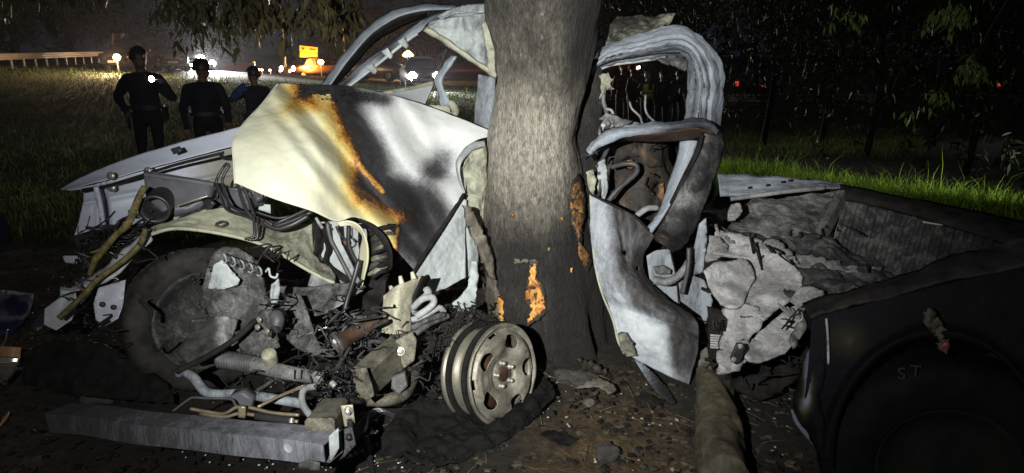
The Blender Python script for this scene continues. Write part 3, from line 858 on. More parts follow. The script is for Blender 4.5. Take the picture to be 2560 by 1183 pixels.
# ------------------------------------------------------------------ wing and torn skin between bonnet and tree
panel('wing', top=[(1138, 512), (1150, 498), (1166, 500)], bot=[(1034, 680), (1085, 728), (1164, 694)],
      left=[(1138, 512), (1088, 594), (1034, 680)], right=[(1166, 500), (1163, 600), (1164, 694)],
      Y=[[3.42, 3.42, 3.43], [3.30, 3.31, 3.38], [3.18, 3.22, 3.30]], mat=M['ash'], parent=T, burn=.90, nu=60, nv=70, crum=[(.010, -6), (.003, 25)])
panel('wing_strip', top=[(1150, 500), (1162, 498), (1170, 508)], bot=[(1160, 700), (1175, 690), (1196, 660)], left=[(1150, 500), (1156, 600), (1160, 700)], right=[(1170, 508), (1196, 590), (1196, 660)],
      Y=[[3.44, 3.46, 3.5], [3.40, 3.42, 3.5]], mat=M['ash'], parent=T, burn=.97, nu=14, nv=40, crum=(.008, 10))
# curled roll of skin with a golden inside, pressed against the trunk
ribbon('curled_skin', [(1212, 352), (1180, 358), (1152, 384), (1140, 410), (1146, 448), (1160, 482)], [(1214, 366), (1186, 374), (1160, 398), (1150, 420), (1153, 450), (1163, 482)], [3.62, 3.54, 3.46, 3.42, 3.42, 3.44], [3.60, 3.52, 3.42, 3.38, 3.38, 3.41], M['ash'], T, .95, n=40, k=8, bulge=.012)
panel('torn_skin', top=[(1160, 398), (1186, 376), (1216, 364)], bot=[(1176, 560), (1196, 590), (1216, 640)], left=[(1160, 398), (1152, 440), (1164, 485), (1170, 520), (1176, 560)], right=[(1216, 364), (1216, 480), (1216, 640)],
      Y=[[3.46, 3.52, 3.58], [3.50, 3.50, 3.56], [3.48, 3.50, 3.52]], mat=M['ash_olive'], parent=T, burn=.84, nu=30, nv=50, crum=[(.025, 9), (.008, 25)])
plate('torn_bracket', [(1178, 652), (1192, 656), (1196, 690), (1190, 740), (1188, 782), (1160, 778), (1130, 800), (1128, 762), (1150, 742), (1170, 716)], (3.16, .05, -.1), M['ash'], T, .93, thick=.004, step=8, crum=(.04, 9), jag=1.5)
tube('gap_shade_strip', [(1160, 486, 3.40), (1100, 578, 3.27), (1032, 682, 3.13)], .010, M['soot'], T, .5, seg=6)  # black tube standing in for the shaded gap beside the wing

# ------------------------------------------------------------------ far wing (front corner of the truck)
def wing_b(px, py): return .10 + .35 * np.exp(-((px - 575) / 60) ** 2) * 0 + 0 * px
M['bluepaint'] = burnt('dusty_white_wing_paint', stops=[(0, (.50, .55, .70)), (.3, (.40, .42, .46)), (.55, (.25, .24, .21)), (.75, (.08, .075, .07)), (1, (.02, .02, .02))], amt=.10, fine=.05, sc=5, rough=.45, bump=.06, fleck=.15)
panel('far_wing', top=[(150, 473), (215, 438), (330, 392), (450, 356), (560, 328), (640, 306)], bot=[(168, 474), (260, 452), (360, 424), (460, 398), (560, 372), (640, 352)],
      left=[(150, 473), (158, 474), (168, 474)], right=[(640, 306), (640, 330), (640, 352)],
      Y=[[3.55, 3.62, 3.75, 3.85, 3.95, 4.05], [3.50, 3.57, 3.68, 3.78, 3.88, 3.98]], mat=M['bluepaint'], parent=T, burn=.12, nu=80, nv=14, crum=(.004, 8), extra=lambda px, py: 0 * px)
panel('far_wing_inner', top=[(168, 476), (260, 455), (360, 427), (460, 401), (560, 375), (640, 355)], bot=[(182, 600), (245, 592), (330, 570), (430, 545), (540, 520), (640, 500)],
      left=[(168, 476), (208, 480), (200, 540), (182, 600)], right=[(640, 355), (640, 430), (640, 500)],
      Y=[[3.50, 3.57, 3.68, 3.78, 3.88, 3.98], [3.56, 3.60, 3.68, 3.76, 3.86, 3.95], [3.45, 3.5, 3.56, 3.62, 3.68, 3.72]], mat=M['bluepaint'], parent=T,
      burn=lambda px, py: .14 + .42 * sstep(px, 430, 560) , nu=90, nv=50, crum=[(.006, 6)], extra=lambda px, py: .02 * np.exp(-((px - 245) / 8) ** 2) - .03 * np.exp(-((px - 262 - (py - 480) * .12) / 6) ** 2) + .02 * np.exp(-((py - (500 - (px - 250) * .2)) / 6) ** 2))
ribbon('wing_lip', [(205, 472), (270, 460), (350, 436), (440, 408), (560, 378)], [(205, 482), (270, 468), (350, 444), (440, 416), (560, 386)], 3.46, 3.46, M['soot'], T, .6, n=50, k=4, crum=(.01, 12))
plate('wing_brace', [(236, 468), (246, 466), (258, 520), (268, 596), (258, 600), (250, 540)], 3.40, M['bluepaint'], T, .15, thick=.02)
for x, y in ((372, 428), (282, 470), (280, 440)): lathe('bolt', [(.012, 0), (.022, .004), (.022, .012), (.008, .016)], P(x, y, 3.52), (0, -1, .2), M['bolt'], T, .8, seg=12, close=True)
plate('rubber_stop', [(428, 372), (446, 366), (456, 378), (436, 386)], 3.62, M['plastic'], T, 0, thick=.02)
tube('bonnet_hinge', [(552, 388, 3.5), (562, 396, 3.48), (584, 396, 3.46), (592, 384, 3.46)], .010, M['plastic'], T, 0)
plate('headlamp_shard', [(158, 640), (205, 640), (210, 654), (196, 660), (160, 656)], 3.2, M['bluepaint'], T, .3, thick=.006)

# air box with its round intake
ab = plate('air_box', [(366, 434), (530, 460), (540, 470), (520, 515), (470, 535), (420, 545), (372, 500)], (3.28, .04, -.1), M['box'], T, 0, thick=.10, step=20)
beam('air_box_rim', [(362, 436, 3.21), (450, 448, 3.23), (534, 461, 3.27)], .012, .016, M['box'], ab, 0)
ic = Vector(P(395, 512, 3.14))
lathe('intake', [(.060, .10), (.066, .0), (.066, -.05), (.070, -.055), (.070, -.075), (.055, -.075), (.050, -.02), (.046, .08), (.001, .085)], ic, (-.25, .93, .10), M['plastic'], ab, 0, seg=32)
plate('box_panel', [(535, 470), (600, 470), (596, 540), (540, 560), (500, 530)], 3.4, M['box'], T, 0, thick=.02, crum=(.02, 10))
tube('stay_rod', [(440, 516, 3.1), (480, 502, 3.1), (520, 490, 3.12)], .004, M['bolt'], T, .8, seg=6)
plate('burnt_shield', [(430, 520), (520, 494), (540, 510), (500, 548), (440, 560), (400, 548)], 3.24, M['plastic'], T, 0, thick=.02, crum=(.03, 12), jag=2)

# tangle of burnt loom at the corner
for i in range(34):
    r_ = random.Random(100 + i)
    x0, y0 = r_.uniform(190, 300), r_.uniform(560, 640)
    pts_ = [(x0, y0, 3.1 + r_.uniform(-.08, .1))]
    for _ in range(4):
        pts_.append((pts_[-1][0] + r_.uniform(-5, 42), pts_[-1][1] + r_.uniform(-24, 20), 3.1 + r_.uniform(-.1, .1)))
    if i == 0: loom_v, loom_f = [], []
    v_, f_ = sweep(crom([P(*q) for q in pts_], 16), np.full(16, r_.uniform(.002, .007)), 6)
    k = sum(len(q) for q in loom_v); loom_v.append(v_); loom_f += [tuple(j + k for j in ff) for ff in f_]
tag(mk('burnt_loom', np.concatenate(loom_v), loom_f, M['plastic'], T, 0), kind='stuff')
beam('lamp_bracket', [(180, 598, 3.16), (230, 584, 3.12), (300, 572, 3.1)], .02, .03, M['plastic'], T, 0)
beam('lamp_bracket', [(190, 600, 3.14), (205, 640, 3.1), (220, 672, 3.08)], .02, .03, M['plastic'], T, 0)
tube('loom_pipe', [(225, 590, 3.1), (240, 570, 3.1), (262, 565, 3.12), (330, 565, 3.12), (400, 552, 3.12)], .007, M['plastic'], T, 0)

# ------------------------------------------------------------------ inner wing: pale arch over the far wheel
def arch_b(px, py): return np.interp(px, [360, 480, 600, 700, 840], [.84, .93, .92, .80, .82])
panel('wheel_arch', top=[(371, 574), (440, 550), (510, 528), (580, 520), (650, 545), (720, 560), (775, 570), (800, 640), (838, 692)],
      bot=[(371, 588), (430, 572), (500, 576), (570, 588), (640, 606), (700, 634), (750, 664), (800, 692), (836, 708)],
      left=[(371, 574), (371, 588)], right=[(838, 692), (836, 708)],
      Y=[[3.12, 3.16, 3.24, 3.30, 3.34, 3.38, 3.42, 3.40, 3.28], [3.02, 3.04, 3.07, 3.10, 3.12, 3.14, 3.16, 3.18, 3.20]], mat=M['ash_olive'], parent=T, burn=arch_b, nu=100, nv=24, crum=[(.012, 7), (.004, 22)])
tube('arch_lip', [(371, 588, 3.015), (430, 572, 3.035), (500, 576, 3.065), (570, 588, 3.095), (640, 606, 3.115), (700, 634, 3.135), (750, 664, 3.155), (800, 692, 3.175), (836, 708, 3.195)], .009, M['ash_olive'], T, .92, seg=8, n=70)
ribbon('arch_flare', [(371, 580), (330, 606), (290, 640), (240, 676), (190, 708), (150, 716)], [(382, 600), (350, 628), (318, 664), (290, 690), (230, 720), (150, 742)], [3.05, 3.0, 2.96, 2.92, 2.9, 2.88], [3.0, 2.95, 2.92, 2.88, 2.86, 2.84], M['bluepaint'], T, .34, n=40, k=8, bulge=.02, crum=(.02, 8))
panel('baffle', top=[(690, 575), (740, 560), (780, 560)], bot=[(760, 640), (775, 650), (790, 655)], left=[(690, 575), (730, 610), (760, 640)], right=[(780, 560), (782, 610), (790, 655)], Y=[[3.36, 3.38, 3.40], [3.30, 3.32, 3.34]], mat=M['ash_olive'], parent=T, burn=.78, nu=24, nv=24, crum=(.02, 10))
ribbon('arch_soot_edge', [(780, 556), (790, 610), (778, 650), (800, 670), (836, 694)], [(800, 556), (806, 600), (796, 640), (814, 664), (846, 690)], 3.3, 3.33, M['soot'], T, .55, n=30, k=5, crum=(.02, 14))
plate('reservoir', [(580, 470), (630, 480), (632, 520), (600, 532), (574, 510)], 3.42, M['box'], T, 0, thick=.08, step=14)
plate('white_clip', [(650, 510), (676, 512), (677, 534), (660, 528), (646, 524)], 3.24, M['ash'], T, .99, thick=.006)
plate('pump', [(634, 484), (660, 486), (664, 512), (640, 516), (630, 500)], 3.26, M['plastic'], T, 0, thick=.05, step=10)
tube('pump_neck', [(640, 486, 3.2), (650, 500, 3.18)], .02, M['box'], T, 0)
tube('grommet', [(540, 560, 3.14), (556, 554, 3.14), (566, 560, 3.14), (552, 568, 3.14), (538, 562, 3.14)], .006, M['rust'], T, 0)

# pipes and hoses in the engine bay
for pts_, r_, mt in (
    ([(560, 416, 3.30), (546, 440, 3.28), (541, 462, 3.27), (556, 500, 3.22), (570, 526, 3.18), (625, 545, 3.14), (672, 568, 3.13), (700, 560, 3.13), (760, 527, 3.18)], .0075, 'plastic'),
    ([(574, 414, 3.30), (560, 438, 3.28), (556, 462, 3.27), (568, 500, 3.22), (584, 520, 3.18), (635, 542, 3.14), (676, 562, 3.12), (705, 552, 3.12), (772, 522, 3.18)], .0075, 'plastic'),
    ([(560, 416, 3.30), (567, 410, 3.3), (574, 414, 3.30)], .0075, 'plastic'),
    ([(595, 462, 3.2), (606, 500, 3.16), (622, 534, 3.13), (668, 566, 3.11), (720, 556, 3.12), (780, 530, 3.14)], .009, 'plastic'),
    ([(610, 466, 3.2), (624, 506, 3.17), (634, 536, 3.14)], .007, 'plastic'),
    ([(634, 540, 3.10), (636, 570, 3.06), (634, 592, 3.04), (612, 598, 3.03)], .007, 'plastic'),
    ([(645, 545, 3.10), (644, 570, 3.06), (642, 596, 3.04), (620, 600, 3.03)], .006, 'plastic'),
    ([(640, 530, 3.16), (690, 545, 3.16), (730, 540, 3.17), (776, 534, 3.15)], .006, 'plastic'),
    ([(660, 556, 3.10), (690, 572, 3.09), (730, 562, 3.1), (770, 540, 3.13)], .013, 'plastic'),
    ([(818, 556, 3.08), (826, 596, 3.06), (846, 636, 3.04), (876, 694, 3.02), (890, 720, 3.0)], .011, 'hose'),
    ([(826, 560, 3.10), (830, 600, 3.08), (838, 620, 3.06)], .007, 'hose'),
    ([(872, 566, 3.10), (872, 610, 3.06), (884, 642, 3.03), (897, 662, 3.01)], .011, 'plastic'),
    ([(880, 570, 3.10), (882, 596, 3.08), (890, 610, 3.08), (880, 620, 3.08)], .004, 'plastic'),
    ([(840, 566, 3.12), (850, 586, 3.12), (866, 600, 3.1)], .006, 'plastic'),
    ([(898, 650, 2.99), (884, 700, 2.95), (868, 750, 2.9), (857, 796, 2.86)], .012, 'plastic'),
    ([(905, 700, 3.0), (890, 714, 3.0), (880, 706, 3.0), (896, 722, 2.98), (914, 718, 3.0)], .005, 'plastic'),
    ([(790, 545, 3.2), (800, 562, 3.18), (806, 570, 3.16)], .008, 'palehose')):
    tube('hose', pts_, r_, M[mt], T, 0, seg=8)
# bulkhead seen in the gap
panel('bulkhead', top=[(800, 555), (860, 552), (915, 560)], bot=[(770, 715), (850, 730), (925, 720)], left=[(800, 555), (790, 640), (770, 715)], right=[(915, 560), (922, 640), (925, 720)], Y=[[3.50, 3.50, 3.48], [3.42, 3.44, 3.42], [3.36, 3.36, 3.36]], mat=M['ash'], parent=T, burn=[[.95, .93, .9], [.92, .88, .88], [.72, .72, .7]], nu=40, nv=50, crum=[(.015, 7)])
lathe('bung', [(.012, 0), (.018, .005), (.018, .018), (.004, .02)], P(864, 606, 3.36), (0, -1, .1), M['rust'], T, 0, seg=14, close=True)
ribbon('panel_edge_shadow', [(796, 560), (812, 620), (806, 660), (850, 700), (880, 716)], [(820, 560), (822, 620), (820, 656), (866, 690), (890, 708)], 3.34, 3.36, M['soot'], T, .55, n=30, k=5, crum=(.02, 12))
# cross panel and the arm with lightening holes below it
panel('cross_panel', top=[(690, 716), (780, 716), (870, 706), (915, 716)], bot=[(700, 760), (780, 788), (840, 772), (905, 724)], left=[(690, 716), (700, 760)], right=[(915, 716), (905, 724)], Y=[[3.12, 3.12, 3.10, 3.08], [3.0, 3.0, 3.0, 3.05]], mat=M['steel'], parent=T, burn=[[.72, .70, .72, .76], [.68, .66, .75, .76]], nu=50, nv=18, thick=.006, crum=[(.012, 9), (.005, 30)])
plate('control_arm', [(690, 738), (724, 736), (752, 736), (770, 780), (784, 830), (800, 866), (838, 882), (836, 894), (780, 890), (742, 872), (718, 850), (714, 820), (700, 790)], lambda px, py: 2.92 - (py - 736) * .0012, M['steel'], T, .69, thick=.012, step=8, holes=[(747, 760, 5, 8), (752, 786, 5, 8), (763, 826, 6, 10)], crum=(.015, 9))

# ------------------------------------------------------------------ far front wheel with its tyre
n2 = Vector((.62, -.74, .20)).normalized()
c2 = Vector(P(512, 800, 2.98))
wh = bpy.data.objects.new('wheel', None); COL.objects.link(wh); wh.parent = T; OFF[wh.name] = OFF[T.name]
def tyre_mesh(name, c, nv, R, r, w, mat, parent, blocks=54, seg=162, grooves=True):
    a, b_, n_ = frame_of(nv)
    prof = [(r, -w * .40), (r + .02, -w * .46), ((R + r) / 2, -w * .52), (R - .03, -w * .49), (R - .006, -w * .40), (R, -w * .24), (R, -w * .08), (R - .002, 0), (R, w * .08), (R, w * .24), (R - .006, w * .40), (R - .03, w * .49), ((R + r) / 2, w * .52), (r + .02, w * .46), (r, w * .40)]
    an_ = np.linspace(0, 2 * np.pi, seg, endpoint=False)
    v = []
    for k, (rr, h) in enumerate(prof):
        rk = np.full(seg, rr)
        if grooves and 4 <= k <= 10: rk = rk - .009 * ((np.arange(seg) + (k % 2) * 1) % 3 == 0)
        v.append(np.array(c) + rk[:, None] * (np.cos(an_)[:, None] * a + np.sin(an_)[:, None] * b_) + h * n_)
    return mk(name, np.concatenate(v), gridfaces(len(prof), seg, True), mat, parent, 0)
tyre_mesh('tyre', c2 - n2 * .08, n2, .345, .225, .225, M['tyre'], wh)
lathe('rim', [(.228, -.16), (.215, -.15), (.205, -.10), (.20, .0), (.215, .01), (.232, .025), (.236, .03), (.226, .034), (.212, .02), (.19, .0), (.15, -.03), (.09, -.05), (.05, -.04), (.001, -.04)], c2, n2, M['steel'], wh, .66, seg=72)

# hub carrier, brake shield and strut standing in front of that wheel
plate('hub_carrier', [(530, 640), (556, 618), (600, 622), (645, 652), (654, 680), (668, 740), (690, 790), (672, 840), (640, 862), (600, 884), (560, 850), (524, 800), (506, 730), (514, 690)], lambda px, py: 2.76 + .0004 * (px - 600) - .0005 * (py - 750), M['steel'], T,
      lambda px, py: .655 + .08 * np.exp(-(((px - 575) / 40) ** 2 + ((py - 740) / 90) ** 2)), thick=.02, step=9, holes=[(585, 720, 8, 9), (615, 730, 7, 9), (630, 700, 8, 11), (645, 718, 6, 9), (560, 790, 8, 5)], crum=[(.03, 6), (.004, 25)], jag=.8)
plate('brake_shield', [(535, 662), (556, 650), (600, 700), (596, 712), (560, 724), (520, 722)], (2.70, .02, -.02), M['ash'], T, .88, thick=.006, step=7, crum=(.02, 14), jag=1)
plate('brake_shield', [(480, 800), (560, 790), (596, 800), (580, 850), (520, 900), (470, 910), (440, 880), (470, 840)], (2.62, .02, -.06), M['steel'], T, lambda px, py: np.interp(px, [450, 530, 560, 600], [.62, .66, .84, .62]), thick=.008, step=9, crum=(.03, 10), jag=1)
for i in range(9):
    x = 556 + i * 11
    tube('coil_end', [(x, 634 + i * 4, 2.70), (x + 7, 640 + i * 4, 2.68), (x + 10, 652 + i * 4, 2.69), (x + 3, 658 + i * 4, 2.70), (x - 4, 650 + i * 4, 2.71)], .0045, M['hose'] if i % 2 else M['palehose'], T, 0, seg=6, n=16)
tube('clip_wire', [(664, 680, 2.75), (672, 672, 2.74), (676, 690, 2.74), (690, 694, 2.74), (694, 684, 2.74)], .005, M['ash'], T, .9, seg=6, n=24)
plate('sheared_tab', [(680, 712), (696, 696), (700, 720), (694, 760), (678, 766), (676, 740)], (2.74, .1, 0), M['ash'], T, .82, thick=.008, step=6, crum=(.02, 20))
ca = plate('caliper', [(650, 790), (690, 772), (704, 786), (704, 816), (682, 832), (652, 826), (640, 806)], (2.62, 0, -.05), M['steel'], T, .66, thick=.08, step=9, crum=(.02, 18))
tube('piston', [(688, 786, 2.60), (694, 800, 2.58), (690, 814, 2.57)], .028, M['hose'], ca, 0, seg=16)
for x, y in ((648, 800), (644, 818), (668, 828)): bolt(P(x, y, 2.56), (-.3, -1, .2), .008, M['bolt'], ca, .7)
plate('knuckle', [(590, 830), (640, 812), (690, 834), (700, 868), (650, 894), (634, 896), (610, 880)], (2.62, 0, -.06), M['steel'], T, .68, thick=.03, step=9, holes=[(660, 842, 10, 16)], crum=(.03, 10))
tube('strut_rod', [(640, 800, 2.56), (590, 846, 2.50), (520, 890, 2.44), (440, 930, 2.38)], .012, M['soot'], T, 0)

# ------------------------------------------------------------------ steering rack, anti-roll bar, pipes
rk = tube('steering_rack', [(548, 898, 2.56), (640, 912, 2.53), (700, 928, 2.50), (810, 948, 2.45)], [.034, .034, .030, .026], M['steel'], T, .77, seg=20, n=40)
for i in range(13):
    t = i / 12
    lathe('boot_ring', [(.032, -.005), (.040, 0), (.032, .005)], P(552 + t * 78, 898.6 + t * 12, 2.56 - t * .03), (P(640, 912, 2.53)[0] - P(548, 898, 2.56)[0], P(640, 912, 2.53)[1] - P(548, 898, 2.56)[1], P(640, 912, 2.53)[2] - P(548, 898, 2.56)[2]), M['hose'], rk, 0, seg=18)
lathe('rack_cap', [(.028, -.03), (.030, .0), (.030, .02), (.026, .026), (.001, .027)], P(674, 892, 2.50), (.05, -.5, .85), M['steel_khaki'], rk, .84, seg=20)
for x in (735, 752): plate('rack_tape', [(x, 926), (x + 3, 924), (x + 3, 948), (x, 948)], 2.44, M['soot'], rk, 0, thick=.003)
tube('anti_roll_bar', [(446, 936, 2.42), (464, 932, 2.40), (486, 946, 2.38), (512, 978, 2.34), (545, 986, 2.33), (590, 984, 2.33), (640, 990, 2.30), (760, 1010, 2.24)], [.014, .016, .018, .018, .018, .018, .018, .018], M['ash_blue'], T, .80, seg=14, n=70)
plate('bar_bush', [(580, 984), (612, 975), (636, 992), (634, 1012), (596, 1012)], 2.26, M['box'], T, 0, thick=.05, step=9)
for pts_, r_, mt in (
    ([(432, 1028, 2.18), (470, 1000, 2.20), (484, 994, 2.20), (520, 996, 2.2), (576, 998, 2.2), (590, 1014, 2.18)], .0045, 'hose'),
    ([(476, 1022, 2.16), (520, 1030, 2.15), (560, 1034, 2.14), (592, 1018, 2.14), (620, 1018, 2.13), (680, 1032, 2.10), (748, 1038, 2.08)], .006, 'tan'),
    ([(500, 1034, 2.14), (560, 1042, 2.12), (600, 1034, 2.12), (650, 1040, 2.10), (700, 1050, 2.08), (745, 1054, 2.06)], .006, 'tan'),
    ([(644, 1018, 2.16), (700, 990, 2.22), (764, 964, 2.30)], .006, 'tan'),
    ([(790, 966, 2.34), (764, 972, 2.30), (755, 990, 2.26), (760, 1016, 2.20), (780, 1044, 2.12)], .013, 'palehose'),
    ([(640, 1040, 2.1), (690, 1046, 2.08), (730, 1052, 2.06)], .013, 'plastic'),
    ([(700, 938, 2.5), (660, 966, 2.42), (630, 984, 2.36)], .008, 'steel')):
    tube('pipe', pts_, r_, M[mt], T, .7, seg=8)
plate('pipe_clip', [(597, 1014), (614, 1016), (614, 1044), (597, 1042)], 2.09, M['tan'], T, 0, thick=.012)
tube('drop_link', [(730, 1046, 2.06), (728, 1058, 2.05)], .009, M['bolt'], T, .8)

# bumper beam with its crash box and mounting plate
bu = [P(150, 1044, 2.42), P(330, 1064, 2.24), P(560, 1088, 2.09), P(832, 1124, 1.95)]
c = crom(np.array(bu), 40)
c[:, 1] += .006 * np.sin(np.arange(40) * .31) * np.sin(np.arange(40) * .13); c[:, 2] += .003 * np.sin(np.arange(40) * .21)
w_, h_ = .100, .080
prof = [(-w_ / 2, -h_ / 2), (-w_ / 2, h_ / 2), (w_ / 2, h_ / 2), (w_ / 2, -h_ / 2), (w_ / 2 - .005, -h_ / 2 + .005), (w_ / 2 - .005, h_ / 2 - .005), (-w_ / 2 + .005, h_ / 2 - .005), (-w_ / 2 + .005, -h_ / 2 + .005)]
M['scraped'] = burnt('scraped_beam_metal', stops=[(0, (.03, .032, .03)), (.40, (.05, .05, .042)), (.60, (.085, .088, .095)), (.78, (.24, .25, .30)), (1, (.5, .5, .56))], amt=.28, fine=.25, sc=7, rough=.45, metallic=.3, bump=.12, fleck=.2, streak=(1.5, 1.5, .35))
t_ = np.gradient(c, axis=0); t_ /= np.linalg.norm(t_, axis=1, keepdims=True)
upv = np.array([0, 0.05, 1.0]); 
vs, fs, bb = [], [], []
side = np.cross(t_, upv); side /= np.linalg.norm(side, axis=1, keepdims=True); up2 = np.cross(side, t_)
box8 = [(1, -1), (1, 1), (-1, 1), (-1, -1)]
inner = [(s[0] * (w_ / 2 - .006), s[1] * (h_ / 2 - .006)) for s in box8]; outer = [(s[0] * w_ / 2, s[1] * h_ / 2) for s in box8]
for i in range(40):
    for q_ in outer: vs.append(c[i] + side[i] * q_[0] + up2[i] * q_[1])
    bb += [.54 + .20 * i / 40] * 4  # darker towards the left end: torch falloff put into the colour
fs = [tuple(x) for x in gridfaces(40, 4, True).tolist()]
k0 = len(vs)
for i in (34, 39):
    for q_ in inner: vs.append(c[i] + side[i] * q_[0] + up2[i] * q_[1]); bb.append(.7)
e = 39 * 4
for j in range(4):
    fs.append((e + j, e + (j + 1) % 4, k0 + 4 + (j + 1) % 4, k0 + 4 + j))
    fs.append((k0 + 4 + j, k0 + 4 + (j + 1) % 4, k0 + (j + 1) % 4, k0 + j))
fs.append((k0, k0 + 1, k0 + 2, k0 + 3)); fs.append((3, 2, 1, 0))
bmp = mk('bumper_beam', vs, fs, M['scraped'], T, bb, smooth=False)
lathe('tow_hole', [(.001, .0), (.017, .0), (.018, .002)], Vector(c[35]) + Vector(side[35]) * (w_ / 2 + .001) * (1 if side[35][1] < 0 else -1) + Vector(up2[35]) * .012, tuple(side[35] * (1 if side[35][1] < 0 else -1)), M['ash'], bmp, .9, seg=20)
plate('beam_tab', [(748, 1158), (770, 1150), (800, 1156), (800, 1176), (745, 1170)], 1.80, M['scraped'], bmp, .5, thick=.006)
plate('inner_fold', [(822, 1090), (846, 1070), (848, 1120), (826, 1158)], 1.94, M['ash'], bmp, .86, thick=.004)
beam('crash_box', [(800, 1076, 2.00), (822, 1044, 2.12), (836, 1024, 2.2)], .10, .085, M['steel_khaki'], T, .70)
mp_ = plate('mounting_plate', [(853, 1014), (882, 1012), (888, 1062), (862, 1066)], (2.10, 0, 0), M['steel_khaki'], T, .84, thick=.008)
for x, y in ((870, 1026), (874, 1052)):
    bolt(P(x, y, 2.09), (.15, -1, .1), .010, M['bolt'], mp_, .8, h=.02)
tube('tow_bolt', [(874, 1052, 2.08), (876, 1072, 2.04), (872, 1098, 2.0)], .010, M['plastic'], mp_, 0)
plate('lower_stay', [(846, 1078), (880, 1066), (890, 1110), (862, 1140), (848, 1150)], (2.02, 0, 0), M['steel'], T, .64, thick=.012, step=12)

# chassis rail, its upright bracket and the bits round them
rail = [P(908, 958, 2.38), P(940, 926, 2.48), P(985, 888, 2.62), P(1032, 848, 2.78)]
beam('chassis_rail', rail, .085, .135, M['steel_khaki'], T, .72, world=True, n=20, lin=False)
plate('rail_cap', [(888, 922), (916, 918), (930, 960), (936, 988), (918, 1004), (890, 975)], (2.30, 0, 0), M['steel_khaki'], T, .70, thick=.008, crum=(.01, 15))
plate('rail_flange', [(990, 850), (1030, 830), (1042, 850), (1036, 900), (1010, 920), (996, 900)], (2.60, .0, 0), M['steel_khaki'], T, .74, thick=.012, step=9, holes=[(1008, 866, 3, 3)], crum=(.01, 14))
bolt(P(1001, 878, 2.575), (.2, -1, .3), .013, M['bolt'], T, .9)
panel('upright_bracket', top=[(958, 740), (1000, 712), (1054, 690)], bot=[(956, 832), (990, 836), (1026, 826)], left=[(958, 740), (962, 790), (956, 832)], right=[(1054, 690), (1032, 740), (1024, 780), (1026, 826)],
      Y=[[2.78, 2.76, 2.84], [2.74, 2.70, 2.78], [2.70, 2.66, 2.72]], mat=M['steel_khaki'], parent=T, burn=.82, nu=30, nv=36, thick=.010, crum=(.012, 9), cut=lambda x, y: (((x - 987) / 4) ** 2 + ((y - 766) / 4) ** 2 < 1))
ribbon('bracket_flange', [(1054, 690), (1036, 735), (1026, 780), (1028, 826)], [(1074, 690), (1060, 730), (1046, 780), (1042, 826)], [2.84, 2.78, 2.76, 2.72], [2.92, 2.9, 2.9, 2.86], M['soot'], T, .62, n=24, k=4)
for x, y, h in ((1000, 690, 22), (1030, 680, 18), (976, 715, 14)):
    tube('broken_stud', [(x, y, 2.80), (x + 5, y + h, 2.79)], [.008, .014], M['ash_olive'], T, .9, seg=8)
for pts_, r_ in (([(1066, 722, 2.82), (1070, 735, 2.80), (1052, 752, 2.79), (1036, 770, 2.78), (1034, 780, 2.8)], .017),
                 ([(1032, 770, 2.74), (1056, 748, 2.72), (1080, 744, 2.72), (1084, 758, 2.72), (1068, 774, 2.71), (1040, 792, 2.7)], .015),
                 ([(1030, 800, 2.72), (1060, 790, 2.72), (1096, 770, 2.76), (1110, 780, 2.78)], .014)):
    tube('ashen_hose', pts_, r_, M['palehose'], T, 0, seg=10)
for i, pts_ in enumerate(([(1030, 820, 2.7), (1070, 800, 2.7), (1110, 786, 2.74)], [(1036, 836, 2.68), (1080, 806, 2.72), (1120, 790, 2.78)])):
    tube('link_arm', pts_, .014, M['steel'], T, .68)
# track-control arm and joint behind the rail
tube('lower_arm', [(918, 1002, 2.46), (970, 1000, 2.50), (1010, 984, 2.56), (1030, 950, 2.64), (1050, 900, 2.76)], [.022, .026, .028, .026, .024], M['steel_khaki'], T, .68, seg=14)
plate('arm_bush', [(982, 940), (1012, 930), (1020, 960), (1000, 980), (980, 966)], (2.52, 0, 0), M['steel'], T, .72, thick=.04, step=9)
# exhaust downpipe with an open mouth, ringed by charred loom
ex = lathe('exhaust_pipe', [(.030, .20), (.034, .12), (.036, .03), (.044, .02), (.046, .0), (.040, -.004), (.036, .0), (.034, .10), (.001, .11)], P(842, 860, 2.56), (.72, .62, .28), M['rust'], T, 0, seg=32)
lathe('exhaust_flange', [(.040, .012), (.0475, .012), (.0485, -.006), (.040, -.008), (.037, .0)], P(842, 860, 2.56), (.72, .62, .28), M['hose'], ex, 0, seg=32)
lathe('spark_of_metal', [(.011, 0), (.008, .004), (.001, .005)], P(838, 853, 2.56), (0, -1, .4), M['ash'], ex, .98, seg=12)
for i in range(46):
    r_ = random.Random(300 + i)
    x0, y0 = r_.uniform(800, 930), r_.uniform(795, 880)
    pts_ = [(x0, y0, 2.66 + r_.uniform(-.08, .12))]
    for _ in range(4):
        pts_.append((pts_[-1][0] + r_.uniform(-16, 34), pts_[-1][1] + r_.uniform(-18, 16), 2.66 + r_.uniform(-.1, .14)))
    if i == 0: lv, lf = [], []
    v_, f_ = sweep(crom([P(*q) for q in pts_], 14), np.full(14, r_.uniform(.0015, .005)), 5)
    k = sum(len(q) for q in lv); lv.append(v_); lf += [tuple(j + k for j in ff) for ff in f_]
tag(mk('charred_wiring', np.concatenate(lv), lf, M['hose'], T, 0), kind='stuff')
tube('loop_hose', [(850, 800, 2.7), (880, 792, 2.7), (915, 800, 2.72), (934, 815, 2.72), (940, 840, 2.72)], .014, M['hose'], T, 0)
tube('thin_rod', [(768, 836, 2.62), (820, 818, 2.62)], .003, M['bolt'], T, .8, seg=6)
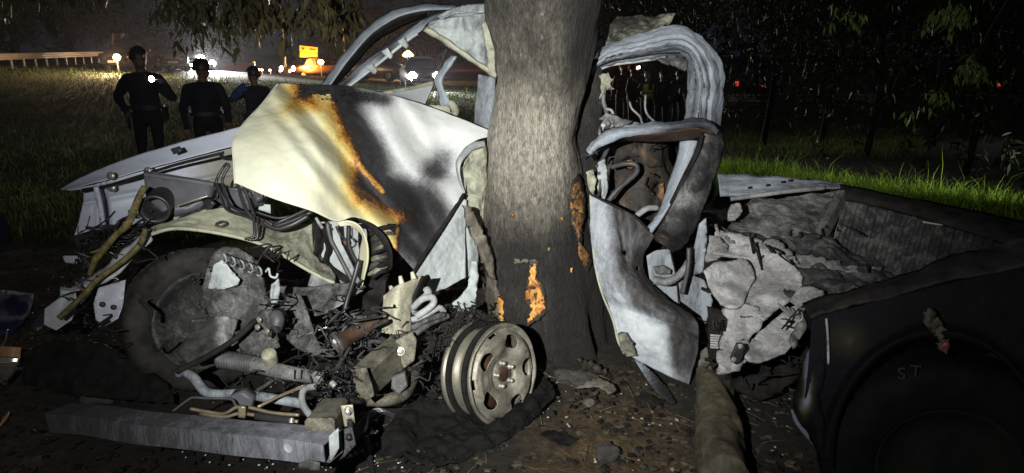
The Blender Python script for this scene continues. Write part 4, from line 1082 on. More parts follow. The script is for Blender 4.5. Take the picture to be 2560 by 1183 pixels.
for i in range(40):
    r_ = random.Random(500 + i)
    x0, y0 = r_.uniform(790, 870), r_.uniform(926, 1000)
    pts_ = [(x0, y0, 2.30 + r_.uniform(-.05, .08))]
    for _ in range(3): pts_.append((pts_[-1][0] + r_.uniform(-14, 24), pts_[-1][1] + r_.uniform(-16, 16), 2.30 + r_.uniform(-.06, .08)))
    if i == 0: lv, lf = [], []
    v_, f_ = sweep(crom([P(*q) for q in pts_], 10), np.full(10, r_.uniform(.0012, .004)), 5)
    k = sum(len(q) for q in lv); lv.append(v_); lf += [tuple(j + k for j in ff) for ff in f_]
tag(mk('melted_wiring', np.concatenate(lv), lf, M['plastic'], T, 0), kind='stuff')
tube('shiny_joint', [(828, 956, 2.24), (838, 966, 2.23)], .012, M['bolt'], T, .9)

# dense litter of bent strips, brackets and melted lumps between the parts
def scraps(name, boxes, n, mat, seed, size=(.008, .05)):
    r = random.Random(seed); VV, FF, kk = [], [], 0
    for i in range(n):
        x0, x1, y0, y1, Y0, Y1 = boxes[i % len(boxes)]
        px, py = r.uniform(x0, x1), r.uniform(y0, y1)
        c0 = np.array(P(px, py, r.uniform(Y0, Y1))); c0[2] = max(c0[2], .015)
        L = r.uniform(.03, .10); d = np.array([r.gauss(0, 1), r.gauss(0, .7), r.gauss(0, .6)]); d /= np.linalg.norm(d) + 1e-6
        e = np.array([r.gauss(0, 1), r.gauss(0, 1), r.gauss(0, 1)]) * L * .35
        path = crom([c0 - d * L / 2, c0 + e, c0 + d * L / 2, c0 + d * L * .6 + e], 9)
        path[:, 2] = np.maximum(path[:, 2], .012)
        if i % 3:
            w = r.uniform(*size) * .5; v, f = sweep(path, np.interp(np.arange(9), [0, 4, 8], [r.uniform(.4, 1), 1, r.uniform(.3, 1)]), profile=[(-w, -.0015), (-w * .4, .003), (w * .5, .002), (w, -.002), (w * .4, -.004)])
        else: v, f = sweep(path, np.full(9, r.uniform(.0015, .005)), 6)
        VV.append(v); FF += [tuple(j + kk for j in q) for q in f]; kk += len(v)
    return tag(mk(name, np.concatenate(VV), FF, mat, T, .60), kind='stuff')
BAY = [(620, 900, 720, 900, 2.62, 2.95), (800, 960, 780, 960, 2.45, 2.75), (930, 1100, 790, 980, 2.60, 2.85), (560, 860, 900, 1010, 2.30, 2.60), (500, 700, 620, 800, 2.75, 2.95), (1060, 1200, 760, 830, 2.85, 3.1)]
scraps('crushed_scraps', BAY, 60, M['steel'], 71, (.006, .028))
scraps('sooty_scraps', BAY + [(90, 420, 620, 960, 2.6, 2.95), (160, 330, 560, 660, 2.95, 3.2)], 130, M['soot'], 72, (.004, .022))
scraps('ashen_scraps', BAY[:3] + [(100, 320, 600, 820, 2.7, 3.0), (1470, 1640, 300, 520, 3.4, 3.8)], 36, M['ash'], 73, (.004, .014))
scraps('charred_scraps', [(1470, 1660, 330, 540, 3.55, 3.85), (1760, 2030, 760, 960, 2.5, 2.75), (1800, 2250, 560, 730, 2.8, 3.2)], 80, M['soot'], 74, (.004, .022))
plate('added_blocking_sheet', [(60, 880), (140, 850), (250, 858), (340, 900), (420, 960), (440, 1010), (300, 1000), (160, 985), (60, 960)], (2.72, .02, -.12), M['rubber'], T, 0, thick=.01, step=12, crum=[(.06, 5), (.02, -12)], jag=3)  # dark debris sheet, added to keep headlamp light off the bumper beam
# torn wheel-house plates lying at the far corner
plate('torn_plate', [(246, 720), (300, 704), (314, 700), (308, 760), (296, 796), (262, 816), (240, 800), (234, 760)], (2.86, .0, -.08), M['bluepaint'], T, .22, thick=.004, step=8, holes=[(258, 732, 5, 4), (252, 796, 5, 4)], crum=(.02, 9))
plate('torn_plate', [(112, 772), (150, 744), (190, 732), (192, 760), (180, 800), (140, 826), (110, 812)], (2.84, .0, -.1), M['bluepaint'], T, .34, thick=.004, step=8, holes=[(128, 792, 8, 4)], crum=(.02, 9))
for x, y in ((256, 761), (284, 768)): lathe('rusty_bolt', [(.012, 0), (.012, .006), (.004, .01)], P(x, y, 2.83), (0, -1, .2), M['rust'], T, 0, seg=10, close=True)
plate('dark_liner', [(170, 700), (240, 690), (300, 700), (240, 740), (170, 790), (90, 830), (60, 820), (130, 760)], (2.95, 0, -.1), M['plastic'], T, 0, thick=.01, step=12, crum=(.05, 8), jag=2)

# ------------------------------------------------------------------ near front wheel: bare steel rim, tyre burnt away
n1 = Vector((.767, -.622, .19)).normalized()
c1 = Vector(P(1255, 935, 2.74))
wheel = bpy.data.objects.new('wheel', None); COL.objects.link(wheel); wheel.parent = T; OFF[wheel.name] = OFF[T.name]
a, b_, n_ = frame_of(n1)
R = .228
nr, na2 = 64, 260
rr = np.linspace(.034, R, nr); aa = np.linspace(0, 2 * np.pi, na2, endpoint=False)
RR, AA = np.meshgrid(rr, aa, indexing='ij')
hgt = np.interp(RR, [.03, .062, .072, .085, .12, .165, .185, .198, .205, .215, .222, .228], [.0, .0, .002, .016, .030, .034, .022, .004, .002, .012, .018, .014])
ph = 1.78   # angle of the first window
lob = np.cos(5 * (AA - ph))
hgt += .010 * lob * -np.exp(-((RR - .13) / .04) ** 2)
# dents on the side that hit the tree
dent = np.exp(-(((RR * np.cos(AA - ph + 1.9) - .14) / .05) ** 2 + ((RR * np.sin(AA - ph + 1.9)) / .07) ** 2))
hgt -= .022 * dent
pp = np.array(c1) + RR[..., None] * (np.cos(AA)[..., None] * a + np.sin(AA)[..., None] * b_) + hgt[..., None] * n_
pp += n_ * (fbm(pp, 9, 3).reshape(nr, na2, 1) * .006)
f = gridfaces(nr, na2, True)
fr = RR.ravel()[f].mean(1); fa_ = np.arctan2(np.sin(AA).ravel()[f].mean(1), np.cos(AA).ravel()[f].mean(1))
keep = np.ones(len(f), bool)
for k in range(5):
    a0 = ph + k * 2 * np.pi / 5
    d = (fa_ - a0 + np.pi) % (2 * np.pi) - np.pi
    keep &= ~(((np.abs(d * fr) / .042) ** 2.4 + (np.abs(fr - .150) / .030) ** 2.4) < 1)
    d2 = (fa_ - a0 - np.pi / 5 + np.pi) % (2 * np.pi) - np.pi
    keep &= ~((np.abs(d2 * fr) < .022) & (np.abs(fr - .196) < .005))
M['rim'] = burnt('heat_tanned_steel_rim', stops=[(0, (.09, .085, .07)), (.35, (.19, .18, .145)), (.6, (.33, .315, .26)), (.85, (.50, .485, .43)), (1, (.7, .68, .62))], amt=.42, fine=.16, sc=6, rough=.45, metallic=.45, bump=.12, fleck=.5)
mk('rim_face', pp.reshape(-1, 3), f[keep], M['rim'], wheel, .46, thick=.004)
lathe('rim_barrel', [(.228, .014), (.232, .008), (.226, .0), (.214, -.006), (.206, -.012), (.206, -.034), (.204, -.036), (.182, -.046), (.180, -.05), (.180, -.088), (.182, -.09), (.203, -.104), (.205, -.125), (.212, -.14), (.224, -.148), (.228, -.158), (.224, -.166), (.216, -.164), (.205, -.15), (.190, -.13), (.182, -.09), (.18, -.04), (.19, -.01)], c1, n1, M['rim'], wheel, .28, seg=96)
lathe('burnt_bead', [(.214, -.012), (.231, -.012), (.236, -.020), (.233, -.030), (.224, -.036), (.206, -.034)], c1, n1, M['rubber'], wheel, 0, seg=80)
lathe('burnt_bead', [(.206, -.112), (.226, -.114), (.233, -.122), (.226, -.134), (.212, -.136)], c1, n1, M['rubber'], wheel, 0, seg=80)
lathe('hub', [(.060, -.03), (.060, .001), (.058, .004), (.034, .004)], c1, n1, M['steel_khaki'], wheel, .76, seg=40)
lathe('hub_cap', [(.034, .0), (.033, .010), (.028, .013), (.001, .014)], c1, n1, M['rust'], wheel, 0, seg=32)
for k in range(5):
    an_ = ph + .45 + k * 2 * np.pi / 5
    cc = np.array(c1) + .053 * (math.cos(an_) * a + math.sin(an_) * b_) + .004 * n_
    lathe('wheel_nut', [(.012, 0), (.013, .004), (.0105, .006), (.0105, .022), (.006, .028), (.001, .029)], cc, n1, M['bolt'], wheel, .8, seg=12)
lathe('brake_drum', [(.155, -.12), (.16, -.05), (.15, -.035), (.001, -.03)], c1, n1, M['rust'], wheel, 0, seg=48)
# burnt carcass cords strewn behind the rim
lv, lf = [], []
for i in range(900):
    r_ = random.Random(900 + i)
    an_ = r_.uniform(1.2, 5.4); rad = r_.uniform(.17, .27)
    c0 = np.array(c1) - n_ * r_.uniform(.16, .30)
    pts_ = []
    for k in range(5):
        q_ = an_ + (k - 2) * r_.uniform(.08, .22)
        pts_.append(c0 + (rad + r_.uniform(-.03, .03)) * (math.cos(q_) * a + math.sin(q_) * b_) - n_ * r_.uniform(-.03, .05))
    pts_ = [q for q in pts_ if q[2] > .0]
    if len(pts_) < 3: continue
    v_, f_ = sweep(crom(pts_, 9), np.full(9, .0011), 3)
    k = sum(len(q) for q in lv) if i == 0 or not lv else kk
    lv.append(v_); lf += [tuple(j + k for j in ff) for ff in f_]; kk = k + len(v_)
M['cord'] = plain('burnt_tyre_cord', (.045, .042, .038), .6, .3, var=.5, sc=20, bump=0)
tag(mk('tyre_cords', np.concatenate(lv), lf, M['cord'], wheel, 0), kind='stuff')
# collapsed remains of the tyre on the ground
panel('tyre_remains', top=[(1040, 985), (1120, 1010), (1230, 1052), (1330, 985), (1360, 940)], bot=[(940, 1130), (1080, 1165), (1200, 1130), (1300, 1080), (1390, 985)], left=[(1040, 985), (980, 1050), (940, 1130)], right=[(1360, 940), (1380, 960), (1390, 985)],
      Y=[[2.78, 2.72, 2.66, 2.84, 2.98], [2.60, 2.56, 2.5, 2.66, 2.90], [2.42, 2.34, 2.42, 2.56, 2.84]], mat=M['rubber'], parent=wheel, burn=0, nu=80, nv=44, thick=.012, crum=[(.03, -7), (.012, -18), (.006, 40)])

# ------------------------------------------------------------------ cab: screen pillars and roof, left of the trunk
ribbon('screen_pillar', [(803, 214), (850, 148), (905, 82), (950, 44), (1000, 22), (1060, 12), (1140, 14)], [(826, 214), (872, 150), (925, 90), (968, 58), (1010, 38), (1066, 27), (1140, 24)], [4.25, 4.27, 4.3, 4.32, 4.34, 4.36, 4.4], [4.19, 4.21, 4.24, 4.26, 4.28, 4.3, 4.34], M['ash_long'], T, .84, n=70, k=8, bulge=.02, thick=.006, crum=(.006, 12))
ribbon('screen_pillar_lining', [(826, 214), (872, 152), (926, 92), (972, 60), (1020, 40), (1066, 30)], [(842, 214), (884, 166), (934, 110), (980, 80), (1030, 56), (1070, 40)], [4.22, 4.25, 4.28, 4.3, 4.32, 4.34], [4.34, 4.37, 4.4, 4.42, 4.44, 4.46], M['soot'], T, .6, n=50, k=5)
ribbon('door_pillar', [(846, 214), (900, 166), (960, 118), (1010, 82), (1060, 48), (1110, 24), (1210, 6)], [(874, 214), (922, 176), (975, 134), (1020, 98), (1052, 78), (1084, 52), (1210, 34)], [4.02, 4.04, 4.06, 4.06, 4.04, 4.0, 3.9], [3.97, 3.98, 3.99, 4.0, 3.98, 3.95, 3.84], M['ash_long'], T, lambda px, py: .78 + .1 * np.sin(px * .05), n=80, k=9, bulge=.025, thick=.006, crum=(.010, 10))
tube('pillar_seam', [(872, 216, 3.95), (922, 178, 3.96), (975, 136, 3.97), (1020, 100, 3.98), (1044, 84, 3.98)], .009, M['ash'], T, .93, seg=8, n=40)
for x, y in ((928, 176), (968, 138), (1008, 112)):
    plate('pillar_clip', [(x - 14, y - 8), (x + 2, y - 18), (x + 14, y + 2), (x + 8, y + 10), (x - 2, y + 2)], 3.94, M['ash'], T, .86, thick=.012, step=6, crum=(.02, 25))
# torn roof skin hanging down to the trunk
panel('roof_lining', top=[(1062, 72), (1084, 44), (1140, 30), (1215, 34)], bot=[(1066, 76), (1120, 112), (1180, 158), (1240, 194)], left=[(1062, 72), (1064, 74), (1066, 76)], right=[(1215, 34), (1226, 110), (1240, 194)],
      Y=[[4.0, 3.98, 3.95, 3.86], [3.98, 3.94, 3.9, 3.82], [3.96, 3.92, 3.88, 3.8]], mat=M['ash'], parent=T, burn=lambda px, py: .88 + .05 * np.sin(py * .08) - .1 * sstep(px, 1196, 1215), nu=50, nv=40, crum=[(.03, 6), (.01, 20)])
ribbon('roof_rail', [(1058, 76), (1110, 108), (1170, 150), (1240, 196)], [(1072, 70), (1118, 100), (1178, 142), (1240, 184)], [3.94, 3.9, 3.86, 3.78], [3.92, 3.88, 3.84, 3.76], M['ash_olive'], T, .92, n=40, k=6, bulge=.015, thick=.012, crum=(.008, 15))
plate('roof_edge', [(1205, 60), (1222, 50), (1236, 120), (1240, 190), (1222, 178), (1216, 120)], 3.76, M['ash_olive'], T, .86, thick=.012, step=8, crum=(.03, 14), jag=1.5)
ribbon('roof_skin', [(1090, 38), (1130, 20), (1170, 12), (1215, 5)], [(1100, 46), (1140, 34), (1180, 30), (1218, 32)], [3.92, 3.9, 3.86, 3.82], [3.88, 3.86, 3.82, 3.78], M['ash'], T, .84, n=30, k=6, crum=(.015, 15))
# folded door frame and rear quarter inside the opening
ribbon('inner_pillar', [(1128, 138), (1108, 164), (1092, 188), (1090, 210), (1098, 240), (1104, 264), (1112, 272)], [(1142, 142), (1124, 170), (1108, 194), (1106, 212), (1116, 236), (1126, 256), (1132, 276)], [4.1, 4.08, 4.05, 4.04, 4.02, 4.0, 3.98], [4.06, 4.04, 4.0, 4.0, 3.98, 3.96, 3.94], M['ash_long'], T, .92, n=50, k=7, bulge=.02, thick=.006, crum=(.01, 14))
tube('seat_belt_guide', [(1096, 176, 4.1), (1106, 150, 4.14), (1116, 124, 4.18)], .010, M['hose'], T, 0)
tube('inner_pillar_foot', [(1124, 256, 3.96), (1134, 268, 3.95), (1138, 282, 3.94), (1130, 288, 3.93)], [.022, .026, .022, .018], M['ash_olive'], T, .84, seg=10)
plate('sill_flake', [(1072, 262), (1120, 266), (1130, 286), (1100, 280)], 3.90, M['ash_olive'], T, .85, thick=.006, step=6, crum=(.02, 20), jag=1.5)
panel('far_door', top=[(960, 232), (1020, 222), (1086, 206)], bot=[(985, 246), (1030, 254), (1062, 262)], left=[(960, 232), (972, 240), (985, 246)], right=[(1086, 206), (1074, 236), (1062, 262)], Y=[[4.5, 4.48, 4.45], [4.4, 4.4, 4.38]], mat=M['bluepaint'], parent=T, burn=.34, nu=30, nv=16, thick=.02)
tube('far_door_top', [(958, 233, 4.48), (1020, 222, 4.46), (1084, 207, 4.43)], .014, M['ash_olive'], T, .82, seg=8)
plate('rear_pillar', [(1196, 186), (1238, 194), (1238, 330), (1210, 330), (1186, 306), (1188, 260), (1194, 220)], (3.86, .0, .0), M['ash_blue'], T, .80, thick=.01, step=7, crum=[(.02, -6), (.008, -16)], holes=[(1203, 232, 3, 3), (1199, 245, 3, 3)])

# ------------------------------------------------------------------ cab right of the trunk: door frame standing upright
OUT = [(1476, 196), (1488, 150), (1510, 118), (1560, 96), (1626, 77), (1700, 66), (1748, 88), (1786, 124), (1806, 165), (1809, 230), (1803, 325)]
INN = [(1476, 200), (1490, 178), (1528, 163), (1586, 155), (1640, 147), (1690, 141), (1714, 152), (1721, 180), (1721, 210), (1719, 240), (1712, 312)]
MID = [((a[0] * .42 + b[0] * .58), (a[1] * .42 + b[1] * .58)) for a, b in zip(OUT, INN)]
def df_burn(px, py): return .87 - .10 * np.exp(-((px - 1760) / 20) ** 2) * np.sin(py * .05) ** 2 - .10 * sstep(py, 250, 320)
ribbon('door_frame', OUT, MID, [3.86, 3.85, 3.84, 3.82, 3.80, 3.78, 3.76, 3.76, 3.76, 3.75, 3.72], [3.79, 3.77, 3.75, 3.73, 3.71, 3.70, 3.69, 3.68, 3.67, 3.66, 3.64], M['ash_long'], T, df_burn, n=110, k=22, bulge=.014, thick=.006, crum=[(.016, -5), (.006, -14), (.003, 22)], ridge=[(.55, .05, .012), (.72, .04, -.012), (.85, .05, .012)])
ribbon('door_channel', MID, INN, [3.80, 3.78, 3.76, 3.74, 3.72, 3.71, 3.70, 3.69, 3.68, 3.67, 3.65], [3.86, 3.84, 3.82, 3.80, 3.78, 3.78, 3.77, 3.76, 3.75, 3.74, 3.72], M['ash_long'], T, .74, n=110, k=18, thick=.01, crum=[(.014, -8), (.006, -18)], ridge=[(.25, .07, .012), (.5, .06, -.014), (.75, .07, .012)])
tube('channel_bead', [(1490, 178, 3.83), (1528, 163, 3.81), (1586, 155, 3.79), (1640, 147, 3.77), (1690, 141, 3.77)], .008, M['ash'], T, .9, seg=7, n=50)
tube('channel_bead', [(1494, 168, 3.79), (1532, 153, 3.77), (1590, 143, 3.75), (1650, 134, 3.74), (1700, 132, 3.73)], .005, M['soot'], T, .5, seg=6, n=50)
plate('crushed_corner', [(1640, 148), (1690, 138), (1716, 146), (1722, 172), (1712, 178), (1690, 168), (1660, 158)], 3.74, M['steel'], T, .70, thick=.01, step=7, crum=(.04, 16), jag=2)
# roof remnant above it
panel('roof_remnant', top=[(1540, 40), (1600, 38), (1690, 40)], bot=[(1510, 116), (1570, 92), (1650, 76)], left=[(1540, 40), (1524, 76), (1510, 116)], right=[(1690, 40), (1676, 60), (1650, 76)], Y=[[4.1, 4.05, 4.0], [3.92, 3.88, 3.85]], mat=M['ash_olive'], parent=T, burn=[[.66, .64, .80], [.74, .72, .84]], nu=60, nv=36, crum=[(.03, -5), (.008, -16)])

# waist rail of the door and the twisted pillar falling from it
ribbon('waist_rail', [(1465, 376), (1488, 348), (1526, 324), (1586, 312), (1667, 306), (1740, 300), (1780, 309), (1796, 326)], [(1475, 388), (1506, 363), (1548, 346), (1610, 337), (1670, 328), (1736, 318), (1770, 324), (1790, 338)], [3.46, 3.44, 3.43, 3.44, 3.47, 3.50, 3.52, 3.52], [3.42, 3.40, 3.39, 3.40, 3.43, 3.46, 3.48, 3.48], M['ash_long'], T, lambda px, py: np.interp(px, [1465, 1600, 1680, 1740, 1800], [.90, .86, .70, .62, .60]), n=80, k=14, bulge=.03, thick=.008, crum=[(.012, -7), (.004, -20)])
ribbon('waist_underside', [(1560, 343), (1620, 337), (1680, 328), (1740, 320), (1785, 334)], [(1570, 352), (1640, 356), (1700, 352), (1750, 346), (1784, 348)], 3.42, 3.52, M['rust'], T, 0, n=40, k=6)
ribbon('waist_return', [(1476, 388), (1505, 362), (1548, 346), (1620, 338)], [(1486, 402), (1510, 376), (1552, 356), (1620, 350)], 3.42, 3.56, M['soot'], T, .55, n=40, k=5)
ribbon('twisted_pillar', [(1752, 326), (1748, 360), (1720, 420), (1700, 470), (1672, 530), (1650, 566), (1636, 588), (1640, 600)], [(1806, 330), (1812, 352), (1800, 400), (1780, 462), (1756, 530), (1726, 592), (1700, 622), (1680, 630)], [3.50, 3.46, 3.42, 3.38, 3.33, 3.30, 3.28, 3.28], [3.54, 3.52, 3.50, 3.46, 3.42, 3.36, 3.30, 3.28], M['steel'], T, lambda px, py: .645 + .14 * np.exp(-((py - 500) / 26) ** 2) - .10 * sstep(py, 560, 600), n=80, k=18, bulge=.05, thick=.008, crum=[(.014, -6), (.003, 40)])
ribbon('pillar_flange', [(1752, 330), (1740, 372), (1706, 440), (1672, 510), (1640, 570)], [(1758, 340), (1748, 380), (1716, 446), (1682, 516), (1648, 576)], 3.40, 3.38, M['soot'], T, .5, n=40, k=4)
ribbon('inner_post', [(1700, 352), (1690, 400), (1664, 480), (1640, 540), (1616, 572)], [(1744, 352), (1730, 392), (1706, 450), (1672, 520), (1628, 586)], [3.62, 3.58, 3.5, 3.42, 3.34], [3.58, 3.54, 3.46, 3.38, 3.32], M['ash_long'], T, .92, n=50, k=9, bulge=.02, thick=.006, crum=(.008, 9))
# crumpled door skin
def skin_burn(px, py):
    lx = np.interp(py, [480, 600, 700, 760, 800, 960], [1545, 1545, 1560, 1590, 1640, 1720])
    b_ = np.interp(px - lx, [-80, -30, 0, 30, 70], [.88, .83, .69, .62, .61])
    b_ += .22 * np.exp(-(((px - 1600) / 50) ** 2 + ((py - 820) / 50) ** 2)) + .22 * np.exp(-(((px - 1660) / 30) ** 2 + ((py - 860) / 60) ** 2)) + .12 * np.exp(-(((px - 1590) / 20) ** 2 + ((py - 600) / 30) ** 2))
    b_ -= .16 * np.exp(-(((px - 1690) / 22) ** 2 + ((py - 840) / 70) ** 2)) + .14 * np.exp(-(((px - 1590 - (py - 700) * .5) / 22) ** 2)) * sstep(py, 640, 680) * (1 - sstep(py, 760, 800))
    return np.maximum(b_, .645)
M['door_skin'] = burnt('blistered_blue_grey_door_paint', stops=[(0, (.03, .028, .03)), (.62, (.035, .033, .034)), (.70, (.08, .08, .085)), (.78, (.17, .18, .205)), (.88, (.33, .36, .40)), (1, (.50, .54, .58))], amt=.20, fine=.12, sc=6, streak=(1, 1, .35), fleck=.2, rough=.55)
panel('door_skin', top=[(1476, 487), (1525, 510), (1586, 542), (1636, 590)], bot=[(1560, 884), (1600, 904), (1660, 934), (1722, 960)],
      left=[(1476, 487), (1480, 583), (1488, 664), (1505, 733), (1532, 800), (1544, 850), (1560, 884)], right=[(1636, 590), (1612, 632), (1610, 676), (1636, 718), (1694, 764), (1741, 800), (1745, 870), (1722, 960)],
      Y=[[3.34, 3.32, 3.30, 3.30], [3.30, 3.24, 3.24, 3.34], [3.28, 3.20, 3.20, 3.34], [3.24, 3.16, 3.12, 3.26], [3.20, 3.10, 3.04, 3.14], [3.16, 3.06, 3.02, 3.06], [3.14, 3.08, 3.04, 3.02]],
      mat=M['door_skin'], parent=T, burn=skin_burn, nu=90, nv=150, thick=.004, crum=[(.014, -3.5), (.005, -9), (.0015, 20)],
      extra=lambda px, py: .03 * np.exp(-(((px - 1552 - (py - 560) * .15) / 10) ** 2)) * (1 - sstep(py, 640, 720)) - .02 * np.exp(-(((px - 1575 - (py - 560) * .2) / 12) ** 2)) * (1 - sstep(py, 660, 740)) + .03 * np.exp(-((py - 770 - (px - 1560) * .35) / 14) ** 2) + .03 * np.exp(-(((px - 1560) / 10) ** 2 + ((py - 632) / 9) ** 2)),
      cut=lambda x, y: (((x - 1561) / 5) ** 2 + ((y - 632) / 6) ** 2 < 1) | (((x - 1594) / 4) ** 2 + ((y - 671) / 6) ** 2 < 1))
tube('door_hem', [(1476, 487, 3.335), (1480, 583, 3.295), (1488, 664, 3.275), (1505, 733, 3.235), (1532, 800, 3.195), (1544, 850, 3.155), (1560, 884, 3.135)], .006, M['ash_olive'], T, .92, seg=6, n=50)
tube('door_hem', [(1476, 487, 3.335), (1525, 510, 3.315), (1586, 542, 3.295), (1622, 576, 3.295)], .007, M['soot'], T, .5, seg=6, n=30)
plate('mossy_foam', [(1546, 836), (1562, 830), (1586, 860), (1590, 890), (1570, 892), (1550, 872)], 3.05, M['ash_olive'], T, .70, thick=.02, step=7, crum=(.02, 25), jag=1.5)

# burnt innards between the trunk and the door
for pts_, r_, mt in (
    ([(1529, 418, 3.62), (1560, 410, 3.58), (1588, 412, 3.56), (1592, 430, 3.54), (1570, 452, 3.52), (1545, 473, 3.5), (1521, 503, 3.5)], .014, 'hose'),
    ([(1586, 545, 3.46), (1604, 530, 3.46), (1620, 521, 3.47), (1643, 520, 3.5)], .016, 'palehose'),
    ([(1520, 370, 3.6), (1505, 400, 3.56), (1490, 420, 3.54)], .012, 'hose'),
    ([(1512, 440, 3.5), (1516, 470, 3.48), (1508, 498, 3.44)], .010, 'palehose'),
    ([(1498, 430, 3.5), (1500, 470, 3.48), (1494, 494, 3.42)], .007, 'hose'),
    ([(1574, 255, 3.9), (1580, 272, 3.86), (1600, 292, 3.82), (1606, 310, 3.7)], .006, 'palehose'),
    ([(1614, 238, 3.95), (1613, 270, 3.9), (1620, 288, 3.86), (1640, 308, 3.7)], .006, 'palehose'),
    ([(1512, 214, 3.8), (1508, 250, 3.78), (1516, 280, 3.74), (1520, 312, 3.6)], .012, 'steel'),
    ([(1498, 190, 3.84), (1504, 240, 3.8), (1496, 300, 3.76), (1500, 340, 3.7)], .010, 'steel'),
    ([(1514, 272, 3.7), (1530, 278, 3.7), (1533, 300, 3.68), (1530, 316, 3.6)], .008, 'palehose'),
    ([(1506, 300, 3.68), (1512, 292, 3.68), (1534, 300, 3.66)], .006, 'palehose'),
    ([(1540, 300, 3.72), (1566, 306, 3.7), (1596, 312, 3.66), (1600, 318, 3.6)], .011, 'steel')):
    tube('torn_pipe', pts_, r_, M[mt], T, .78, seg=8)
plate('shredded_panel', [(1484, 190), (1520, 184), (1532, 200), (1524, 214), (1538, 224), (1516, 226), (1500, 244), (1496, 290), (1486, 310), (1478, 250)], 3.78, M['ash_olive'], T, .80, thick=.004, step=6, crum=[(.05, -9), (.02, -22)], jag=2.5)
plate('shredded_panel', [(1496, 405), (1512, 398), (1518, 440), (1510, 492), (1498, 494), (1490, 460)], 3.50, M['ash'], T, .9, thick=.006, step=7, crum=(.04, 14), jag=2)
plate('shredded_panel', [(1466, 430), (1482, 424), (1490, 452), (1484, 490), (1472, 470)], 3.42, M['ash_olive'], T, .84, thick=.006, step=7, crum=(.04, 14), jag=2)
plate('hinge', [(1502, 296), (1514, 282), (1556, 296), (1580, 306), (1560, 318), (1520, 322), (1506, 318)], 3.64, M['steel'], T, .74, thick=.02, step=7, crum=(.04, 16), jag=1.5)
lathe('ball_stud', [(.006, -.02), (.008, 0), (.014, .006), (.014, .016), (.006, .022)], P(1508, 318, 3.6), (0, -.4, 1), M['ash'], T, .98, seg=12, close=True)
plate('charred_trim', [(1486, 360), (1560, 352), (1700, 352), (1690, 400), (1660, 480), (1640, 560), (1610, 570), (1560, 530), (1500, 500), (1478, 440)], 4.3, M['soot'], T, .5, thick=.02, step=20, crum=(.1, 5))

# sill and inner panels right of the door skin
plate('sill_panel', [(1616, 640), (1640, 626), (1676, 622), (1690, 700), (1700, 760), (1660, 740), (1624, 700)], (3.42, .05, 0), M['ash_blue'], T, .90, thick=.006, step=9, crum=(.02, 9), holes=[(1662, 652, 3, 3)])
plate('sill_panel', [(1690, 700), (1736, 690), (1760, 700), (1782, 752), (1764, 812), (1752, 790), (1700, 752)], (3.34, .03, -.05), M['ash_blue'], T, .88, thick=.005, step=9, crum=(.012, 10), holes=[(1728, 713, 3, 3), (1742, 746, 3.5, 3.5), (1744, 768, 3.5, 3.5), (1774, 732, 8, 5)])
plate('striker_post', [(1748, 560), (1764, 545), (1766, 600), (1756, 680), (1724, 690), (1730, 640)], (3.38, 0, 0), M['ash_blue'], T, .90, thick=.02, step=9, crum=(.012, 10))
plate('fuel_flap', [(1634, 668), (1660, 664), (1676, 674), (1674, 684), (1640, 684)], 3.35, M['steel'], T, .74, thick=.02, step=6)
tube('belt_strap', [(1634, 700, 3.28), (1670, 704, 3.26), (1700, 686, 3.24), (1724, 652, 3.26)], [.024, .022, .020, .018], M['steel'], T, .78, seg=8)
tube('belt_stay', [(1722, 620, 3.24), (1720, 670, 3.22), (1706, 734, 3.22)], .012, M['hose'], T, 0, seg=6)
tube('belt_stay', [(1676, 628, 3.36), (1690, 690, 3.32), (1697, 756, 3.28)], .004, M['soot'], T, 0, seg=6)

# ------------------------------------------------------------------ load bed
ribbon('bed_front_rail', [(1793, 436), (1862, 437), (1960, 444), (2030, 450), (2110, 460)], [(1800, 492), (1840, 490), (1930, 484), (2020, 474), (2106, 470)], [3.52, 3.52, 3.5, 3.5, 3.5], [3.44, 3.44, 3.43, 3.44, 3.46], M['ash_long'], T, .76, n=60, k=8, thick=.01, crum=[(.012, 8), (.004, 30)])
for x, y in ((1874, 470), (1919, 464), (1957, 456), (1975, 452), (2018, 448)): plate('slot', [(x - 4, y - 3), (x + 5, y - 4), (x + 5, y + 1), (x - 4, y + 2)], 3.425, M['soot'], T, 0, thick=.004)
tube('bed_front_lip', [(1826, 498, 3.42), (1900, 488, 3.41), (1975, 478, 3.41), (2060, 470, 3.42)], .012, M['steel'], T, .80, seg=8, n=40)
panel('bed_front_wall', top=[(1880, 500), (1960, 486), (2092, 472)], bot=[(1806, 590), (1920, 608), (2034, 606)], left=[(1880, 500), (1840, 540), (1806, 590)], right=[(2092, 472), (2070, 530), (2034, 606)], Y=[[3.46, 3.44, 3.42], [3.34, 3.30, 3.32], [3.12, 3.14, 3.2]], mat=M['steel'], parent=T, burn=.725, nu=70, nv=60, thick=.006, crum=[(.05, 2.5), (.028, -3.5), (.006, -10)])
beam('bed_corner_post', [(2106, 490, 3.40), (2074, 548, 3.28), (2040, 608, 3.16)], .075, .04, M['steel'], T, .735, n=12, lin=False, up=(0, 1, .3))
def ribs(px, py):
    u = (px + (py - 500) * .28 - 2110) / 26.0
    return -.018 * (np.clip(np.sin(u * 2 * np.pi), -.3, .6))
panel('bed_side_inner', top=[(2112, 500), (2200, 520), (2330, 556), (2460, 594), (2600, 640)], bot=[(2070, 640), (2150, 680), (2240, 720), (2330, 760), (2440, 800)], left=[(2112, 500), (2092, 570), (2070, 640)], right=[(2600, 640), (2520, 720), (2440, 800)],
      Y=[[3.40, 3.30, 3.15, 3.0, 2.85], [3.20, 3.08, 2.92, 2.76, 2.6]], mat=M['steel'], parent=T, burn=lambda px, py: np.interp(px, [2080, 2250, 2400, 2500], [.675, .665, .635, .60]), nu=150, nv=40, thick=.006, crum=[(.008, 8)], extra=ribs)
